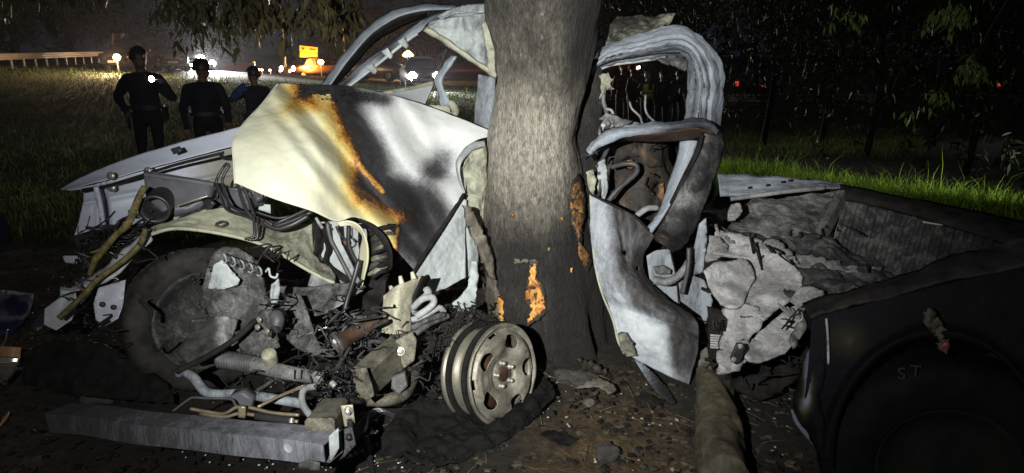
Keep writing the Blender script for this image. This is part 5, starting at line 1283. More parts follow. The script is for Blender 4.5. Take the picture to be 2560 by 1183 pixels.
ribbon('bed_side_rail', [(2100, 462), (2220, 486), (2340, 508), (2460, 534), (2620, 566)], [(2104, 500), (2220, 522), (2340, 556), (2460, 592), (2620, 642)], [3.46, 3.36, 3.24, 3.12, 2.98], [3.38, 3.26, 3.12, 2.98, 2.82], M['soot'], T, .55, n=60, k=8, bulge=.03, thick=.01, crum=(.006, 10))
plate('rail_slot', [(2306, 553), (2356, 561), (2358, 565), (2308, 557)], 3.04, M['ash_olive'], T, .9, thick=.004)
panel('bed_floor', top=[(1800, 575), (1920, 600), (2040, 606), (2140, 640), (2250, 680)], bot=[(1960, 760), (2010, 745), (2060, 735), (2140, 725), (2240, 720)], left=[(1800, 575), (1880, 660), (1960, 760)], right=[(2250, 680), (2244, 700), (2240, 720)], Y=[[3.2, 3.16, 3.15, 3.1, 3.0], [2.7, 2.68, 2.68, 2.7, 2.76]], mat=M['steel'], parent=T, burn=.67, nu=70, nv=50, thick=.006, crum=[(.04, 3), (.03, -5), (.006, -14)])
ribbon('melted_liner', [(1786, 576), (1860, 590), (1930, 612), (2000, 636), (2080, 660), (2200, 676)], [(1800, 590), (1866, 606), (1936, 630), (2000, 660), (2080, 684), (2190, 694)], [3.1, 3.05, 3.0, 2.95, 2.95, 2.95], [3.05, 3.0, 2.95, 2.9, 2.9, 2.9], M['fuzz2'], T, 0, n=60, k=6, thick=.012, crum=[(.05, 10), (.02, 30)])
panel('bed_step', top=[(1990, 674), (2040, 672), (2100, 690)], bot=[(2005, 740), (2060, 742), (2120, 730)], left=[(1990, 674), (2005, 740)], right=[(2100, 690), (2120, 730)], Y=[[2.86, 2.86, 2.88], [2.76, 2.76, 2.8]], mat=M['steel'], parent=T, burn=.66, nu=20, nv=14, thick=.006, crum=(.02, 10))
# ash-crusted slabs of melted lining in front of the bed
def slab(name, ol, Y, mat, cr_=((.08, 2.6), (.03, -4), (.004, -12)), jag=1.6, th=.014, seed=1, step=8):
    o = [(1700 + x / 2.04, 380 + y / 2.04) for x, y in ol]
    return plate(name, o, Y, mat, T, 0, thick=th, step=step, crum=list(cr_), jag=jag, seed=seed, smooth_outline=True)
slab('ash_slab', [(180, 400), (400, 448), (530, 530), (610, 620), (622, 660), (590, 740), (500, 800), (425, 858), (392, 830), (318, 788), (345, 720), (384, 640), (345, 552), (170, 520), (172, 450)], (2.84, .0, -.22), M['fuzz'], seed=2)
slab('ash_slab', [(120, 610), (180, 566), (260, 560), (340, 552), (380, 640), (345, 710), (308, 790), (232, 790), (168, 730)], (2.76, .03, -.2), M['fuzz'], seed=3)
slab('ash_slab', [(150, 430), (200, 440), (242, 490), (205, 540), (130, 560), (140, 500)], (2.98, .0, -.1), M['fuzz2'], seed=4)
slab('ash_slab', [(262, 265), (300, 262), (318, 300), (282, 345), (240, 340)], (3.12, .0, -.1), M['fuzz2'], seed=5)
sl = slab('ash_slab', [(228, 805), (300, 790), (370, 800), (410, 855), (392, 910), (350, 962), (335, 1058), (240, 1130), (192, 1090), (208, 960), (240, 880)], (2.58, .0, -.16), M['fuzz'], th=.05, seed=6)
slab('ash_slab', [(400, 925), (520, 830), (630, 762), (648, 830), (560, 1000), (500, 1040), (400, 1075), (330, 1050), (360, 970)], (2.56, .0, -.2), M['fuzz'], seed=7)
slab('ash_slab', [(560, 760), (620, 690), (720, 705), (726, 740), (650, 770), (600, 790)], (2.62, .0, -.1), M['fuzz2'], seed=8)
slab('ash_crust', [(560, 960), (600, 880), (650, 830), (640, 900), (580, 1000)], (2.44, 0, -.1), M['fuzz2'], cr_=((.06, 14), (.02, 40)), seed=9)
pl = plate('hinge_plate', [(1842, 858), (1856, 858), (1862, 868), (1852, 900), (1840, 910), (1828, 904), (1826, 894)], 2.40, M['plastic'], T, 0, thick=.014, step=6, smooth_outline=False)
for x, y in ((1851, 866), (1834, 899)): bolt(P(x, y, 2.392), (0, -1, .1), .007, M['bolt'], pl, .9)
for i in range(6):
    tube('broken_slat', [(1776, 838 + i * 6, 2.62), (1802, 840 + i * 6, 2.6)], .005, M['fuzz'], T, 0, seg=5)
for i in range(4):
    tube('seat_spring', [(1944 + i * 12, 760 + i * 4, 2.66), (1960 + i * 9, 776 + i * 3, 2.62), (1976 + i * 8, 790 + i * 2, 2.6)], .006, M['steel'], T, .8, seg=6)
plate('burnt_seat', [(1770, 770), (1900, 800), (2010, 770), (2030, 860), (1980, 960), (1900, 1000), (1800, 960), (1770, 880)], (2.90, 0, -.1), M['soot'], T, 0, thick=.04, step=16, crum=(.08, 6))

# near side of the bed: black outer skin, corner post, wheel arch and the rear wheel under it
ribbon('near_rail', [(2008, 764), (2060, 744), (2200, 704), (2360, 652), (2600, 590)], [(2030, 800), (2070, 782), (2210, 748), (2370, 706), (2600, 660)], [2.12, 2.10, 2.04, 1.98, 1.9], [1.98, 1.97, 1.92, 1.86, 1.78], M['soot'], T, .5, n=60, k=8, bulge=.02, thick=.01, crum=[(.012, 10), (.005, 30)])
M['blackpaint'] = burnt('blackened_bed_paint', stops=[(0, (.003, .003, .004)), (.45, (.005, .005, .007)), (.62, (.016, .015, .011)), (.72, (.05, .047, .032)), (.85, (.14, .15, .22)), (1, (.34, .36, .5))], amt=.10, fine=.04, sc=5, rough=.75, bump=.08, fleck=.12, streak=(1, 1, .3), spec=.06)
AX, AY, AR = 2345, 1170, 326
panel('bed_side_outer', top=[(2030, 800), (2070, 784), (2210, 750), (2370, 708), (2600, 662)], bot=[(2010, 1010), (2060, 1120), (2120, 1230), (2330, 1300), (2600, 1320)], left=[(2030, 800), (2022, 900), (2010, 1010)], right=[(2600, 662), (2600, 900), (2600, 1320)],
      Y=[[1.98, 1.97, 1.92, 1.86, 1.78], [1.96, 1.93, 1.86, 1.78, 1.70], [1.94, 1.90, 1.82, 1.74, 1.66]], mat=M['blackpaint'], parent=T,
      burn=lambda px, py: .30 + .36 * np.exp(-(((px - 2120) / 60) ** 2 + ((py - 850) / 60) ** 2)), nu=140, nv=120, thick=.008, crum=[(.012, 3)],
      cut=lambda x, y: ((x - AX) / (AR * .82)) ** 2 + ((y - AY) / AR) ** 2 < 1, extra=lambda px, py: -.03 * np.exp(-((np.sqrt(((px - AX) / .82) ** 2 + (py - AY) ** 2) - AR - 14) / 14) ** 2))
ribbon('bed_corner_skin', [(2010, 782), (2030, 840), (2016, 900), (1996, 960), (1990, 1020), (2020, 1080), (2052, 1150)], [(2058, 790), (2066, 850), (2062, 910), (2058, 960), (2050, 1010), (2062, 1080), (2064, 1152)], [2.08, 2.06, 2.04, 2.02, 2.0, 1.98, 1.95], [1.97, 1.95, 1.94, 1.93, 1.92, 1.90, 1.88], M['blackpaint'], T, lambda px, py: .30 + .52 * np.exp(-((px - 2026 - (900 - py) * .08) / 18) ** 2) * sstep(py, 800, 850) * (1 - sstep(py, 1000, 1090)), n=60, k=14, bulge=.03, thick=.008, crum=(.012, 14))
tube('skin_edge', [(2066, 796, 1.95), (2070, 850, 1.93), (2071, 910, 1.92)], .004, M['ash'], T, .78, seg=6)
tube('torn_sliver', [(1979, 1024, 2.06), (1992, 1054, 2.03), (2020, 1090, 2.0), (2044, 1122, 1.98), (2054, 1150, 1.97)], [.004, .009, .009, .006, .002], M['blackpaint'], T, .78, seg=6)
lamp = plate('tail_lamp', [(2318, 772), (2330, 778), (2360, 815), (2376, 850), (2372, 872), (2362, 888), (2350, 872), (2346, 850), (2330, 830), (2310, 808)], (1.80, 0, 0), M['blackpaint'], T, .72, thick=.02, step=7, crum=(.03, 20), jag=1.5)
M['lens'] = plain('sooty_red_lens', (.12, .035, .035), .5, var=.5, sc=30)
plate('lens', [(2350, 868), (2368, 850), (2374, 866), (2364, 886)], 1.775, M['lens'], lamp, 0, thick=.008)
rw = bpy.data.objects.new('wheel', None); COL.objects.link(rw); rw.parent = T; OFF[rw.name] = OFF[T.name]
c3 = Vector(P(2345, 1140, 1.90)); n3 = Vector((-.28, -.95, .06)).normalized()
M['blacktyre'] = plain('sooty_tyre', (.005, .005, .006), .8, var=.4, sc=12, bump=.15, spec=.06)
tyre_mesh('tyre', c3 + n3 * .02, n3, .36, .21, .22, M['blacktyre'], rw)
lathe('rim', [(.212, .05), (.20, .06), (.19, .04), (.12, .01), (.05, .03), (.001, .03)], c3 + n3 * .04, n3, M['blackpaint'], rw, .5, seg=48)
# raised sidewall lettering, only partly legible
a3, b3, nn3 = frame_of(n3)
def letter(ch, px, py, size, rot):
    cu = bpy.data.curves.new('lettering', 'FONT'); cu.body = ch; cu.size = size; cu.extrude = .002; cu.align_x = 'CENTER'; cu.align_y = 'CENTER'
    o = bpy.data.objects.new('lettering', cu); COL.objects.link(o)
    bpy.context.view_layer.update()
    me = bpy.data.meshes.new_from_object(o.evaluated_get(bpy.context.evaluated_depsgraph_get()))
    COL.objects.unlink(o); bpy.data.objects.remove(o)
    me.materials.clear(); me.materials.append(M['letter'])
    ob = bpy.data.objects.new('lettering', me); COL.objects.link(ob); ob.parent = rw
    # hit the sidewall plane
    d_ = Vector(P(px, py, 1.0)) - Vector((0, 0, CAMZ)); o0 = Vector((0, 0, CAMZ))
    pl_ = c3 + n3 * (.02 + .222 * .52 + .003)
    t_ = (pl_ - o0).dot(n3) / d_.dot(n3)
    loc = o0 + d_ * t_
    xa = Vector((0, 0, 1)).cross(n3).normalized(); ya = n3.cross(xa).normalized()
    mw = Matrix((( xa.x, ya.x, n3.x, loc.x), (xa.y, ya.y, n3.y, loc.y), (xa.z, ya.z, n3.z, loc.z), (0, 0, 0, 1))) @ Matrix.Rotation(rot, 4, 'Z')
    mw.translation -= Vector(OFF[T.name])
    ob.matrix_local = mw
M['letter'] = plain('raised_tyre_lettering', (.016, .0165, .019), .5, var=.2, sc=20, bump=0)
letter('S', 2254, 935, .052, .12); letter('T', 2289, 929, .052, .06)

# ================================================================== LOOSE THINGS NEAR THE WRECK
def loc_of(*pts): return (float(np.mean([p[0] for p in pts])), float(np.mean([p[1] for p in pts])), 0.0)

M['lichen'] = woodmat('lichen_covered_bark', [(.36, (.03, .025, .012)), (.5, (.10, .082, .025)), (.62, (.19, .16, .052)), (.75, (.26, .235, .12))], 30)
def branch(label, pts, r, twigs=()):
    w = [P(*q) for q in pts]
    t = thing('broken_branch', label, 'branch', (w[-1][0], w[-1][1], w[-1][2]))
    tube('stem', pts, r, M['lichen'], t, 0, seg=10, n=50)
    for tw in twigs: tube('twig', tw, [.008, .004], M['lichen'], t, 0, seg=6, n=10)
    return t
branch('lichen-yellow stick leaning from the air box down past the crushed wing', [(362, 466, 3.02), (345, 500, 3.0), (322, 556, 2.98), (288, 590, 2.97), (262, 620, 2.96), (240, 648, 2.95), (222, 690, 2.94)], [.014, .016, .017, .014, .017, .016, .010], [[(262, 618, 2.96), (240, 628, 2.94), (226, 632, 2.93)]])
branch('lower lichen-yellow stick reaching over the torn white plates', [(362, 572, 2.92), (360, 590, 2.91), (346, 616, 2.90), (310, 650, 2.86), (270, 680, 2.82), (240, 702, 2.80), (216, 730, 2.77), (180, 766, 2.73), (148, 796, 2.70)], [.010, .013, .014, .013, .012, .014, .013, .013, .014], [[(216, 730, 2.77), (196, 716, 2.76), (190, 706, 2.76)]])

# log lying in front of the door
M['log'] = woodmat('dirty_log_wood', [(.34, (.018, .016, .012)), (.48, (.06, .052, .034)), (.6, (.125, .105, .065)), (.74, (.20, .165, .105))], 8)
lp_ = [np.array(GP(1772, 905)) + (0, 0, .04), np.array(GP(1776, 960)) + (0, 0, .07), np.array(GP(1782, 1040)) + (0, 0, .085), np.array(GP(1790, 1130)) + (0, 0, .085), np.array(GP(1800, 1260)) + (0, 0, .09)]
v, f = sweep(crom(lp_, 60), crom([.045, .075, .088, .092, .095], 60)[:, 0], 36)
cl = crom(lp_, 60); v = np.array(v)
ctr = np.repeat(cl, 36, 0)
v = ctr + (v - ctr) * (1 + .28 * fbm(v * np.array([1, .30, 1]), 8, 4) + .12 * fbm(v * np.array([1, .2, 1]), 34, 3))[:, None]
tag(mk('log', v, f, M['log'], None, 0), 'muddy brown log on the soil in front of the crumpled door', 'log')

def rock(name, label, px, py, s, mat, sq=(1, .8, .6), seed=0, cat='stone', n=2, dz=0.0):
    bm = bmesh.new(); bmesh.ops.create_icosphere(bm, subdivisions=3, radius=1)
    c = GP(px, py); c.z = s * sq[2] * .45 + dz
    vv = np.array([q.co[:] for q in bm.verts]); ff = [[q.index for q in p.verts] for p in bm.faces]; bm.free()
    vv = vv * np.array(sq) * s
    vv = vv * (1 + .5 * fbm(vv / s + seed * 7.3, 1.1, 4)[:, None])
    o = mk(name, vv + np.array(c), ff, mat, None, 0, smooth=False)
    return tag(o, label, cat)
M['stone'] = plain('dirty_stone', (.085, .08, .066), .9, var=.45, sc=14, bump=.6)
M['darkstone'] = plain('sooty_stone', (.04, .038, .036), .9, var=.45, sc=18, bump=.6)
rock('stone', 'flat brown stone behind the bumper beam', 285, 990, .13, M['stone'], (1.2, .7, .65), 1)
rock('stone', 'small dark stone on the brown soil right of the bare wheel', 1519, 1142, .045, M['darkstone'], (1, .9, .9), 2)
rock('stone', 'pale fist-sized stone on the soil below the trunk', 1474, 1012, .028, M['stone'], (1, .9, .8), 3)
rock('stone', 'blackened stone against the foot of the trunk', 1445, 958, .075, M['darkstone'], (1.4, .8, .6), 4)
rock('charcoal', 'charred lump on the soil left of the log', 1620, 1010, .05, M['soot'], (1.4, 1, .5), 5, 'charcoal')
rock('charcoal', 'black charred lump right of the bare wheel on brown soil', 1385, 1105, .06, M['soot'], (1.5, 1, .4), 6, 'charcoal')
# split chip of wood at the foot of the trunk
cw = GP(1485, 925)
tag(plate('wood_chip', [(1444, 896), (1470, 902), (1500, 920), (1520, 928), (1510, 938), (1486, 934), (1456, 922), (1448, 912)], 3.14, M['charwood'], None, 0, thick=.03, step=7, crum=(.05, 14), jag=2), 'scorched splintered chip of wood at the foot of the trunk', 'wood chip')
tag(plate('bark_flake', [(1500, 945), (1532, 962), (1540, 978), (1520, 984), (1496, 968), (1440, 972), (1470, 952)], lambda px, py: 3.0 - (py - 945) * .004, M['greywood'], None, 0, thick=.012, step=8, crum=(.02, 14), jag=1.5), 'pale flake of bark lying on the soil below the trunk', 'bark flake')

# metal blade leaning below the door
w0 = P(1586, 899, 3.08)
tag(plate('metal_sliver', [(1585, 898), (1604, 906), (1640, 940), (1672, 976), (1690, 1006), (1680, 1010), (1650, 990), (1618, 950)], lambda px, py: 3.12 - (py - 900) * .0028, M['ash_blue'], None, lambda px, py: np.interp(px, [1585, 1620, 1650], [.9, .78, .6]), thick=.006, step=8), 'thin blue-grey sliver of sheet metal under the crumpled door', 'metal scrap')

# black strip of trim in front of the wheel
tag(beam('trim_strip', [tuple(np.array(GP(850, 1172)) + (0, 0, .05)), tuple(np.array(GP(900, 1116)) + (0, 0, .07)), tuple(np.array(GP(945, 1075)) + (0, 0, .09)), tuple(np.array(GP(1000, 1064)) + (0, 0, .04))], .05, .012, M['plastic'], None, 0, world=True, n=24, lin=False), 'bent black plastic trim strip on the ground in front of the bumper', 'trim strip')
tag(tube('plastic_stake', [tuple(np.array(GP(915, 1125)) + (0, 0, .06)), tuple(np.array(GP(925, 1160)) + (0, 0, .03)), tuple(np.array(GP(935, 1200)) + (0, 0, .01))], [.014, .012, .008], M['plastic'], None, 0, world=True), 'short black plastic stake beside the bent trim strip', 'plastic piece')

# things cut off by the left edge
M['amber'] = plain('scuffed_brown_plastic', (.32, .19, .09), .35, var=.35, sc=16)
M['chrome'] = plain('scuffed_chrome', (.62, .60, .54), .25, .7, var=.25, sc=18)
M['navy'] = plain('dark_blue_plastic', (.022, .027, .07), .9, var=.3, sc=5, spec=.08)
fr = thing('lamp_fragment', 'broken brown and silver lamp fragment at the left edge', 'car part', P(20, 985, 2.93))
panel('amber_shell', top=[(4, 866), (30, 868), (52, 870)], bot=[(-6, 892), (22, 893), (50, 894)], left=[(4, 866), (-6, 892)], right=[(52, 870), (50, 894)], Y=[[3.00, 2.98, 3.00], [2.97, 2.95, 2.97]], mat=M['amber'], parent=fr, burn=0, nu=12, nv=10, thick=.02)
panel('silver_band', top=[(-8, 893), (22, 894), (50, 895)], bot=[(-12, 905), (20, 906), (46, 906)], left=[(-8, 893), (-12, 905)], right=[(50, 895), (46, 906)], Y=[[2.95, 2.935, 2.95], [2.94, 2.925, 2.94]], mat=M['chrome'], parent=fr, burn=0, nu=12, nv=6, thick=.02)
panel('housing', top=[(-12, 907), (16, 908), (44, 908)], bot=[(-20, 990), (-6, 975), (8, 958)], left=[(-12, 907), (-20, 990)], right=[(44, 908), (30, 936), (8, 958)], Y=[[2.94, 2.93, 2.94], [2.92, 2.92, 2.92]], mat=M['stone'], parent=fr, burn=0, nu=12, nv=14, thick=.03)
bp_ = plate('bumper_fragment', [(-60, 725), (40, 733), (84, 742), (70, 790), (30, 830), (-60, 850)], lambda px, py: np.array([GP(float(a), max(float(b), 640.))[1] for a, b in zip(px, py)]) - .10, M['navy'], None, 0, thick=.03, step=12, crum=(.03, 6))
tag(bp_, 'dark blue bumper fragment lying at the left edge', 'car part')
tag(panel('plastic_barrel', top=[(-90, 520), (-30, 522), (6, 532)], bot=[(-90, 640), (-30, 638), (2, 618)], left=[(-90, 520), (-90, 640)], right=[(6, 532), (17, 575), (2, 618)], Y=[[5.1, 5.0, 5.12], [5.08, 4.98, 5.1]], mat=M['navy'], parent=None, burn=0, nu=20, nv=20, thick=.03), 'blue-grey curved edge of something cut off at the left above the bumper fragment', 'car part')
tag(tube('pale_shard', [(22, 1032, 2.70), (12, 1048, 2.66), (0, 1064, 2.62)], [.004, .010, .004], M['amber'], None, 0, seg=5), 'thin pale shard near the lower left edge', 'shard')
tag(tube('bright_wire', [(2, 868, 3.2), (14, 850, 3.2), (17, 832, 3.2), (19, 824, 3.2)], .003, M['chrome'], None, 0, seg=5), 'short bright wire standing above the brown lamp fragment', 'wire')
# crumpled trim and glass at the far corner
def scatter(name, n, xr, yr, s, mat, label, dz=.012, flat=.35, seed=0):
    r = random.Random(seed); vv, ff = [], []
    for _ in range(n):
        px, py = r.uniform(*xr), r.uniform(*yr)
        c = np.array(GP(px, py)); c[2] = gzf(c[0], c[1]) + dz
        k = len(vv); z = s * r.uniform(.5, 1.6)
        a = r.uniform(0, 6.28); ca, sa = math.cos(a), math.sin(a)
        for (x, y, h) in ((-1, -.6, 0), (.9, -.7, 0), (1, .6, 0), (-.7, .8, 0), (.1, 0, flat * 2)):
            vv.append(c + np.array([(x * ca - y * sa) * z, (x * sa + y * ca) * z, h * z]))
        ff += [(k, k + 1, k + 4), (k + 1, k + 2, k + 4), (k + 2, k + 3, k + 4), (k + 3, k, k + 4)]
    return tag(mk(name, vv, ff, mat, None, 0, smooth=False), label, kind='stuff')
m, nt, b = newmat('broken_glass'); b.inputs['Base Color'].default_value = (.72, .8, .78, 1); b.inputs['Roughness'].default_value = .08; b.inputs['Specular IOR Level'].default_value = .9
M['glass'] = m
M['pale'] = plain('pale_debris', (.30, .28, .24), .7, var=.4, sc=30)
scatter('glass_crumbs', 260, (430, 1060), (930, 1183), .0035, M['glass'], 'crumbs of broken glass', seed=1)
scatter('pale_debris', 70, (1350, 2000), (940, 1183), .006, M['pale'], 'pale chips of debris on the soil', seed=2)
scatter('dark_debris', 900, (-200, 2100), (880, 1250), .014, M['soot'], 'charred crumbs strewn on the soil', seed=3)
scatter('leaf_litter', 700, (900, 2000), (900, 1250), .013, M['log'], 'dead leaves on the soil', seed=4, flat=.1)
scatter('dark_litter', 900, (0, 520), (470, 860), .02, M['charwood'], 'leaf litter between the grass and the wreck', seed=5, flat=.2)
# straws
lv, lf, kk = [], [], 0
for i in range(60):
    r_ = random.Random(2000 + i)
    c = np.array(GP(r_.uniform(900, 1980), r_.uniform(930, 1200))); a = r_.uniform(0, 6.28); L = r_.uniform(.03, .11)
    d_ = np.array([math.cos(a), math.sin(a), 0]) * L
    v_, f_ = sweep([c - d_ + (0, 0, .012), c + (0, 0, .024), c + d_ + (0, 0, .014)], np.full(3, .0014), 4)
    lv.append(v_); lf += [tuple(j + kk for j in ff) for ff in f_]; kk += len(v_)
M['straw'] = plain('dry_straw', (.13, .10, .055), .8, var=.4, sc=9, bump=0)
tag(mk('straw', np.concatenate(lv), lf, M['straw'], None, 0), 'dry straws on the soil', kind='stuff')

# ================================================================== PEOPLE
def person(label, x, y, face, joints, cols, tall=1.72, hair=True, name='person', extras=None, z0=None):
    """A clothed body grown as one surface from tapered limbs; face = heading in radians (0 looks to +y)."""
    J = dict(pelvis=(0, 0, .95), chest=(0, .01, 1.28), neck=(0, .0, 1.46), head=(0, .02, 1.62),
             ls=(-.185, 0, 1.365), le=(-.26, -.02, 1.12), lw=(-.27, .06, .88), rs=(.185, 0, 1.365), re=(.26, -.02, 1.12), rw=(.27, .06, .88),
             lh=(-.10, 0, .92), lk=(-.11, .03, .50), la=(-.11, -.01, .09), rh=(.10, 0, .92), rk=(.11, .03, .50), ra=(.11, -.01, .09), look=0.0)
    J.update(joints)
    s = tall / 1.74
    prims = []
    def cap(a, b_, ra, rb, t): prims.append(('c', np.array(a, float), np.array(b_, float), ra, rb, t))
    def ell(c, r, t): prims.append(('e', np.array(c, float), np.array(r, float), 0, 0, t))
    pe, ch, ne, hd = [np.array(J[k], float) for k in ('pelvis', 'chest', 'neck', 'head')]
    ell(pe, (.185, .14, .15), 'pants'); ell((pe + ch) / 2, (.19, .145, .21), 'shirt'); ell(ch, (.20, .145, .18), 'shirt'); ell(ch + (0, 0, .02), (.17, .13, .17), 'shirt')
    cap(ne - (0, 0, .06), hd - (0, 0, .05), .062, .056, 'skin')
    lk = J['look']; cl, sl = math.cos(lk), math.sin(lk)
    R = np.array([[cl, sl, 0], [-sl, cl, 0], [0, 0, 1]])
    def hp(v): return hd + R @ np.array(v, float)
    ell(hd + (0, 0, .01), (.086, .100, .122), 'skin'); ell(hp((0, .03, -.065)), (.062, .066, .058), 'skin')
    cap(hp((0, .096, .012)), hp((0, .122, -.022)), .012, .017, 'skin')
    ell(hp((-.08, -.005, -.005)), (.012, .022, .032), 'skin'); ell(hp((.08, -.005, -.005)), (.012, .022, .032), 'skin')
    ell(hp((0, .088, -.055)), (.024, .012, .010), 'skin'); ell(hp((0, .082, .038)), (.05, .014, .012), 'skin')
    for sd in ('l', 'r'):
        S, E, Wr = [np.array(J[sd + k], float) for k in ('s', 'e', 'w')]
        cap(S, E, .076, .060, 'shirt'); cap(E, Wr, .058, .042, 'shirt'); cap(ne - (0, .01, .045), S + (0, 0, .005), .058, .070, 'shirt')
        d = (Wr - E); d /= np.linalg.norm(d)
        up = np.array(J.get(sd + 'up', (0, 1, 0)), float); sidev = np.cross(d, up); sidev /= np.linalg.norm(sidev) + 1e-9
        nrm = np.cross(sidev, d)
        palm = Wr + d * .075
        for o_ in (-.022, 0, .022): cap(Wr + d * .01, palm + sidev * o_, .024, .020, 'skin')
        curl = J.get(sd + 'curl', .35)
        for k, (o_, L) in enumerate(((-.032, .062), (-.011, .078), (.011, .074), (.032, .058))):
            b0 = palm + sidev * o_ + d * .008
            m_ = b0 + (d * math.cos(curl) + nrm * math.sin(curl)) * L * .55
            e_ = m_ + (d * math.cos(curl * 2.2) + nrm * math.sin(curl * 2.2)) * L * .5
            cap(b0, m_, .0105, .0095, 'skin'); cap(m_, e_, .0095, .008, 'skin')
        tb = Wr + d * .03 + sidev * .03
        cap(tb, tb + (d * .7 + sidev * .6 + nrm * .3) * .045, .013, .011, 'skin')
        Hh, K, A = [np.array(J[sd + k], float) for k in ('h', 'k', 'a')]
        cap(Hh, K, .092, .062, 'pants'); cap(K, A + (0, 0, .03), .062, .046, 'pants')
        cap(A + (0, -.05, -.045), A + (0, .16, -.052), .040, .034, 'shoe'); cap(A, A + (0, -.02, .04), .05, .05, 'shoe')
    bm = bmesh.new()
    sph = bmesh.new(); bmesh.ops.create_icosphere(sph, subdivisions=2, radius=1)
    SV = np.array([v.co[:] for v in sph.verts]); SF = [[v.index for v in f.verts] for f in sph.faces]; sph.free()
    from_v, from_f = [], []
    for pr in prims:
        if pr[0] == 'e':
            k = len(from_v); from_v += list(pr[1] + SV * pr[2]); from_f += [tuple(i + k for i in f) for f in SF]
        else:
            b2 = bmesh.new()
            for v in np.concatenate([pr[1] + SV * pr[3], pr[2] + SV * pr[4]]): b2.verts.new(v)
            r = bmesh.ops.convex_hull(b2, input=b2.verts)
            bmesh.ops.delete(b2, geom=[g for g in r['geom_interior'] if isinstance(g, bmesh.types.BMVert)], context='VERTS')
            b2.verts.index_update(); k = len(from_v)
            from_v += [np.array(v.co[:]) for v in b2.verts]; from_f += [tuple(v.index + k for v in f.verts) for f in b2.faces]
            b2.free()
    bm.free()
    me = bpy.data.meshes.new('raw'); me.from_pydata([tuple(v) for v in from_v], [], from_f)
    o = bpy.data.objects.new('raw', me); COL.objects.link(o)
    rm = o.modifiers.new('r', 'REMESH'); rm.mode = 'VOXEL'; rm.voxel_size = .0125
    sm = o.modifiers.new('s', 'SMOOTH'); sm.factor = .5; sm.iterations = 3
    bpy.context.view_layer.update()
    m2 = bpy.data.meshes.new_from_object(o.evaluated_get(bpy.context.evaluated_depsgraph_get()))
    bpy.data.objects.remove(o); bpy.data.meshes.remove(me)
    nv_ = len(m2.vertices); co = np.empty(nv_ * 3, np.float32); m2.vertices.foreach_get('co', co); co = co.reshape(-1, 3).astype(float)
    fc = np.array([p.center[:] for p in m2.polygons])
    best = np.full(len(fc), 9.); tg = np.zeros(len(fc), int); order = ['skin', 'shirt', 'pants', 'shoe']
    for pr in prims:
        if pr[0] == 'e': dd = (np.linalg.norm((fc - pr[1]) / pr[2], axis=1) - 1) * pr[2].min()
        else:
            ab = pr[2] - pr[1]; t = np.clip(((fc - pr[1]) @ ab) / (ab @ ab + 1e-9), 0, 1)
            dd = np.linalg.norm(fc - pr[1] - t[:, None] * ab, axis=1) - (pr[3] + (pr[4] - pr[3]) * t)
        w = dd < best; best[w] = dd[w]; tg[w] = order.index(pr[5])
    m2.materials.clear()
    for k in order: m2.materials.append(cols[k])
    m2.polygons.foreach_set('material_index', tg.astype(np.int32)); m2.polygons.foreach_set('use_smooth', np.ones(len(fc), bool))
    # folds in the cloth
    nr_ = np.array([v.normal[:] for v in m2.vertices])
    co = co + nr_ * (fbm(co * np.array([1, 1, .7]), 11, 3) * .007)[:, None] * (co[:, 2:] < 1.44)
    m2.vertices.foreach_set('co', co.astype(np.float32).ravel()); m2.update()
    zz0 = gzf(x, y) if z0 is None else z0
    root = thing(name, label, 'person', (x, y, zz0))
    root.rotation_euler = (0, 0, face); root.scale = (s, s, s)
    OFF[root.name] = (0, 0, 0)
    body = bpy.data.objects.new('body', m2); COL.objects.link(body); body.parent = root
    if hair:
        s3 = bmesh.new(); bmesh.ops.create_icosphere(s3, subdivisions=4, radius=1)
        S3 = np.array([v.co[:] for v in s3.verts]); F3 = [[v.index for v in f.verts] for f in s3.faces]; s3.free()
        k = S3 * np.array([.094, .108, .124]); keepf = [f for f in F3 if np.mean([k[i][2] for i in f]) > (.035 if np.mean([(R.T @ (k[i]))[1] for i in f]) > 0 else -.03)]
        hv = np.array([hd + (0, 0, .016) + R @ v for v in k])
        hv = hv + (fbm(hv, 40, 2) * .006)[:, None]
        mk('hair', hv, [tuple(f) for f in keepf], cols.get('hair', M['hair']), root, 0, thick=.012)
    if extras: extras(root, J, hp)
    return root
M['navycloth'] = plain('navy_uniform_cloth', (.008, .008, .013), .85, var=.25, sc=9, bump=.2, spec=.25)
M['navyshirt'] = plain('navy_shirt_cloth', (.010, .0105, .020), .85, var=.25, sc=9, bump=.2, spec=.25)
M['bluesleeve'] = plain('royal_blue_sleeve', (.03, .06, .20), .8, var=.2, sc=9, bump=.2, spec=.25)
M['skin'] = plain('skin', (.16, .085, .055), .55, var=.12, sc=14, bump=.05)
M['shoe'] = plain('black_boot_leather', (.01, .01, .01), .45, var=.2)
M['hair'] = plain('dark_hair', (.016, .012, .010), .5, var=.4, sc=60, bump=.4)
M['webbing'] = plain('black_webbing', (.012, .012, .013), .6, var=.2)
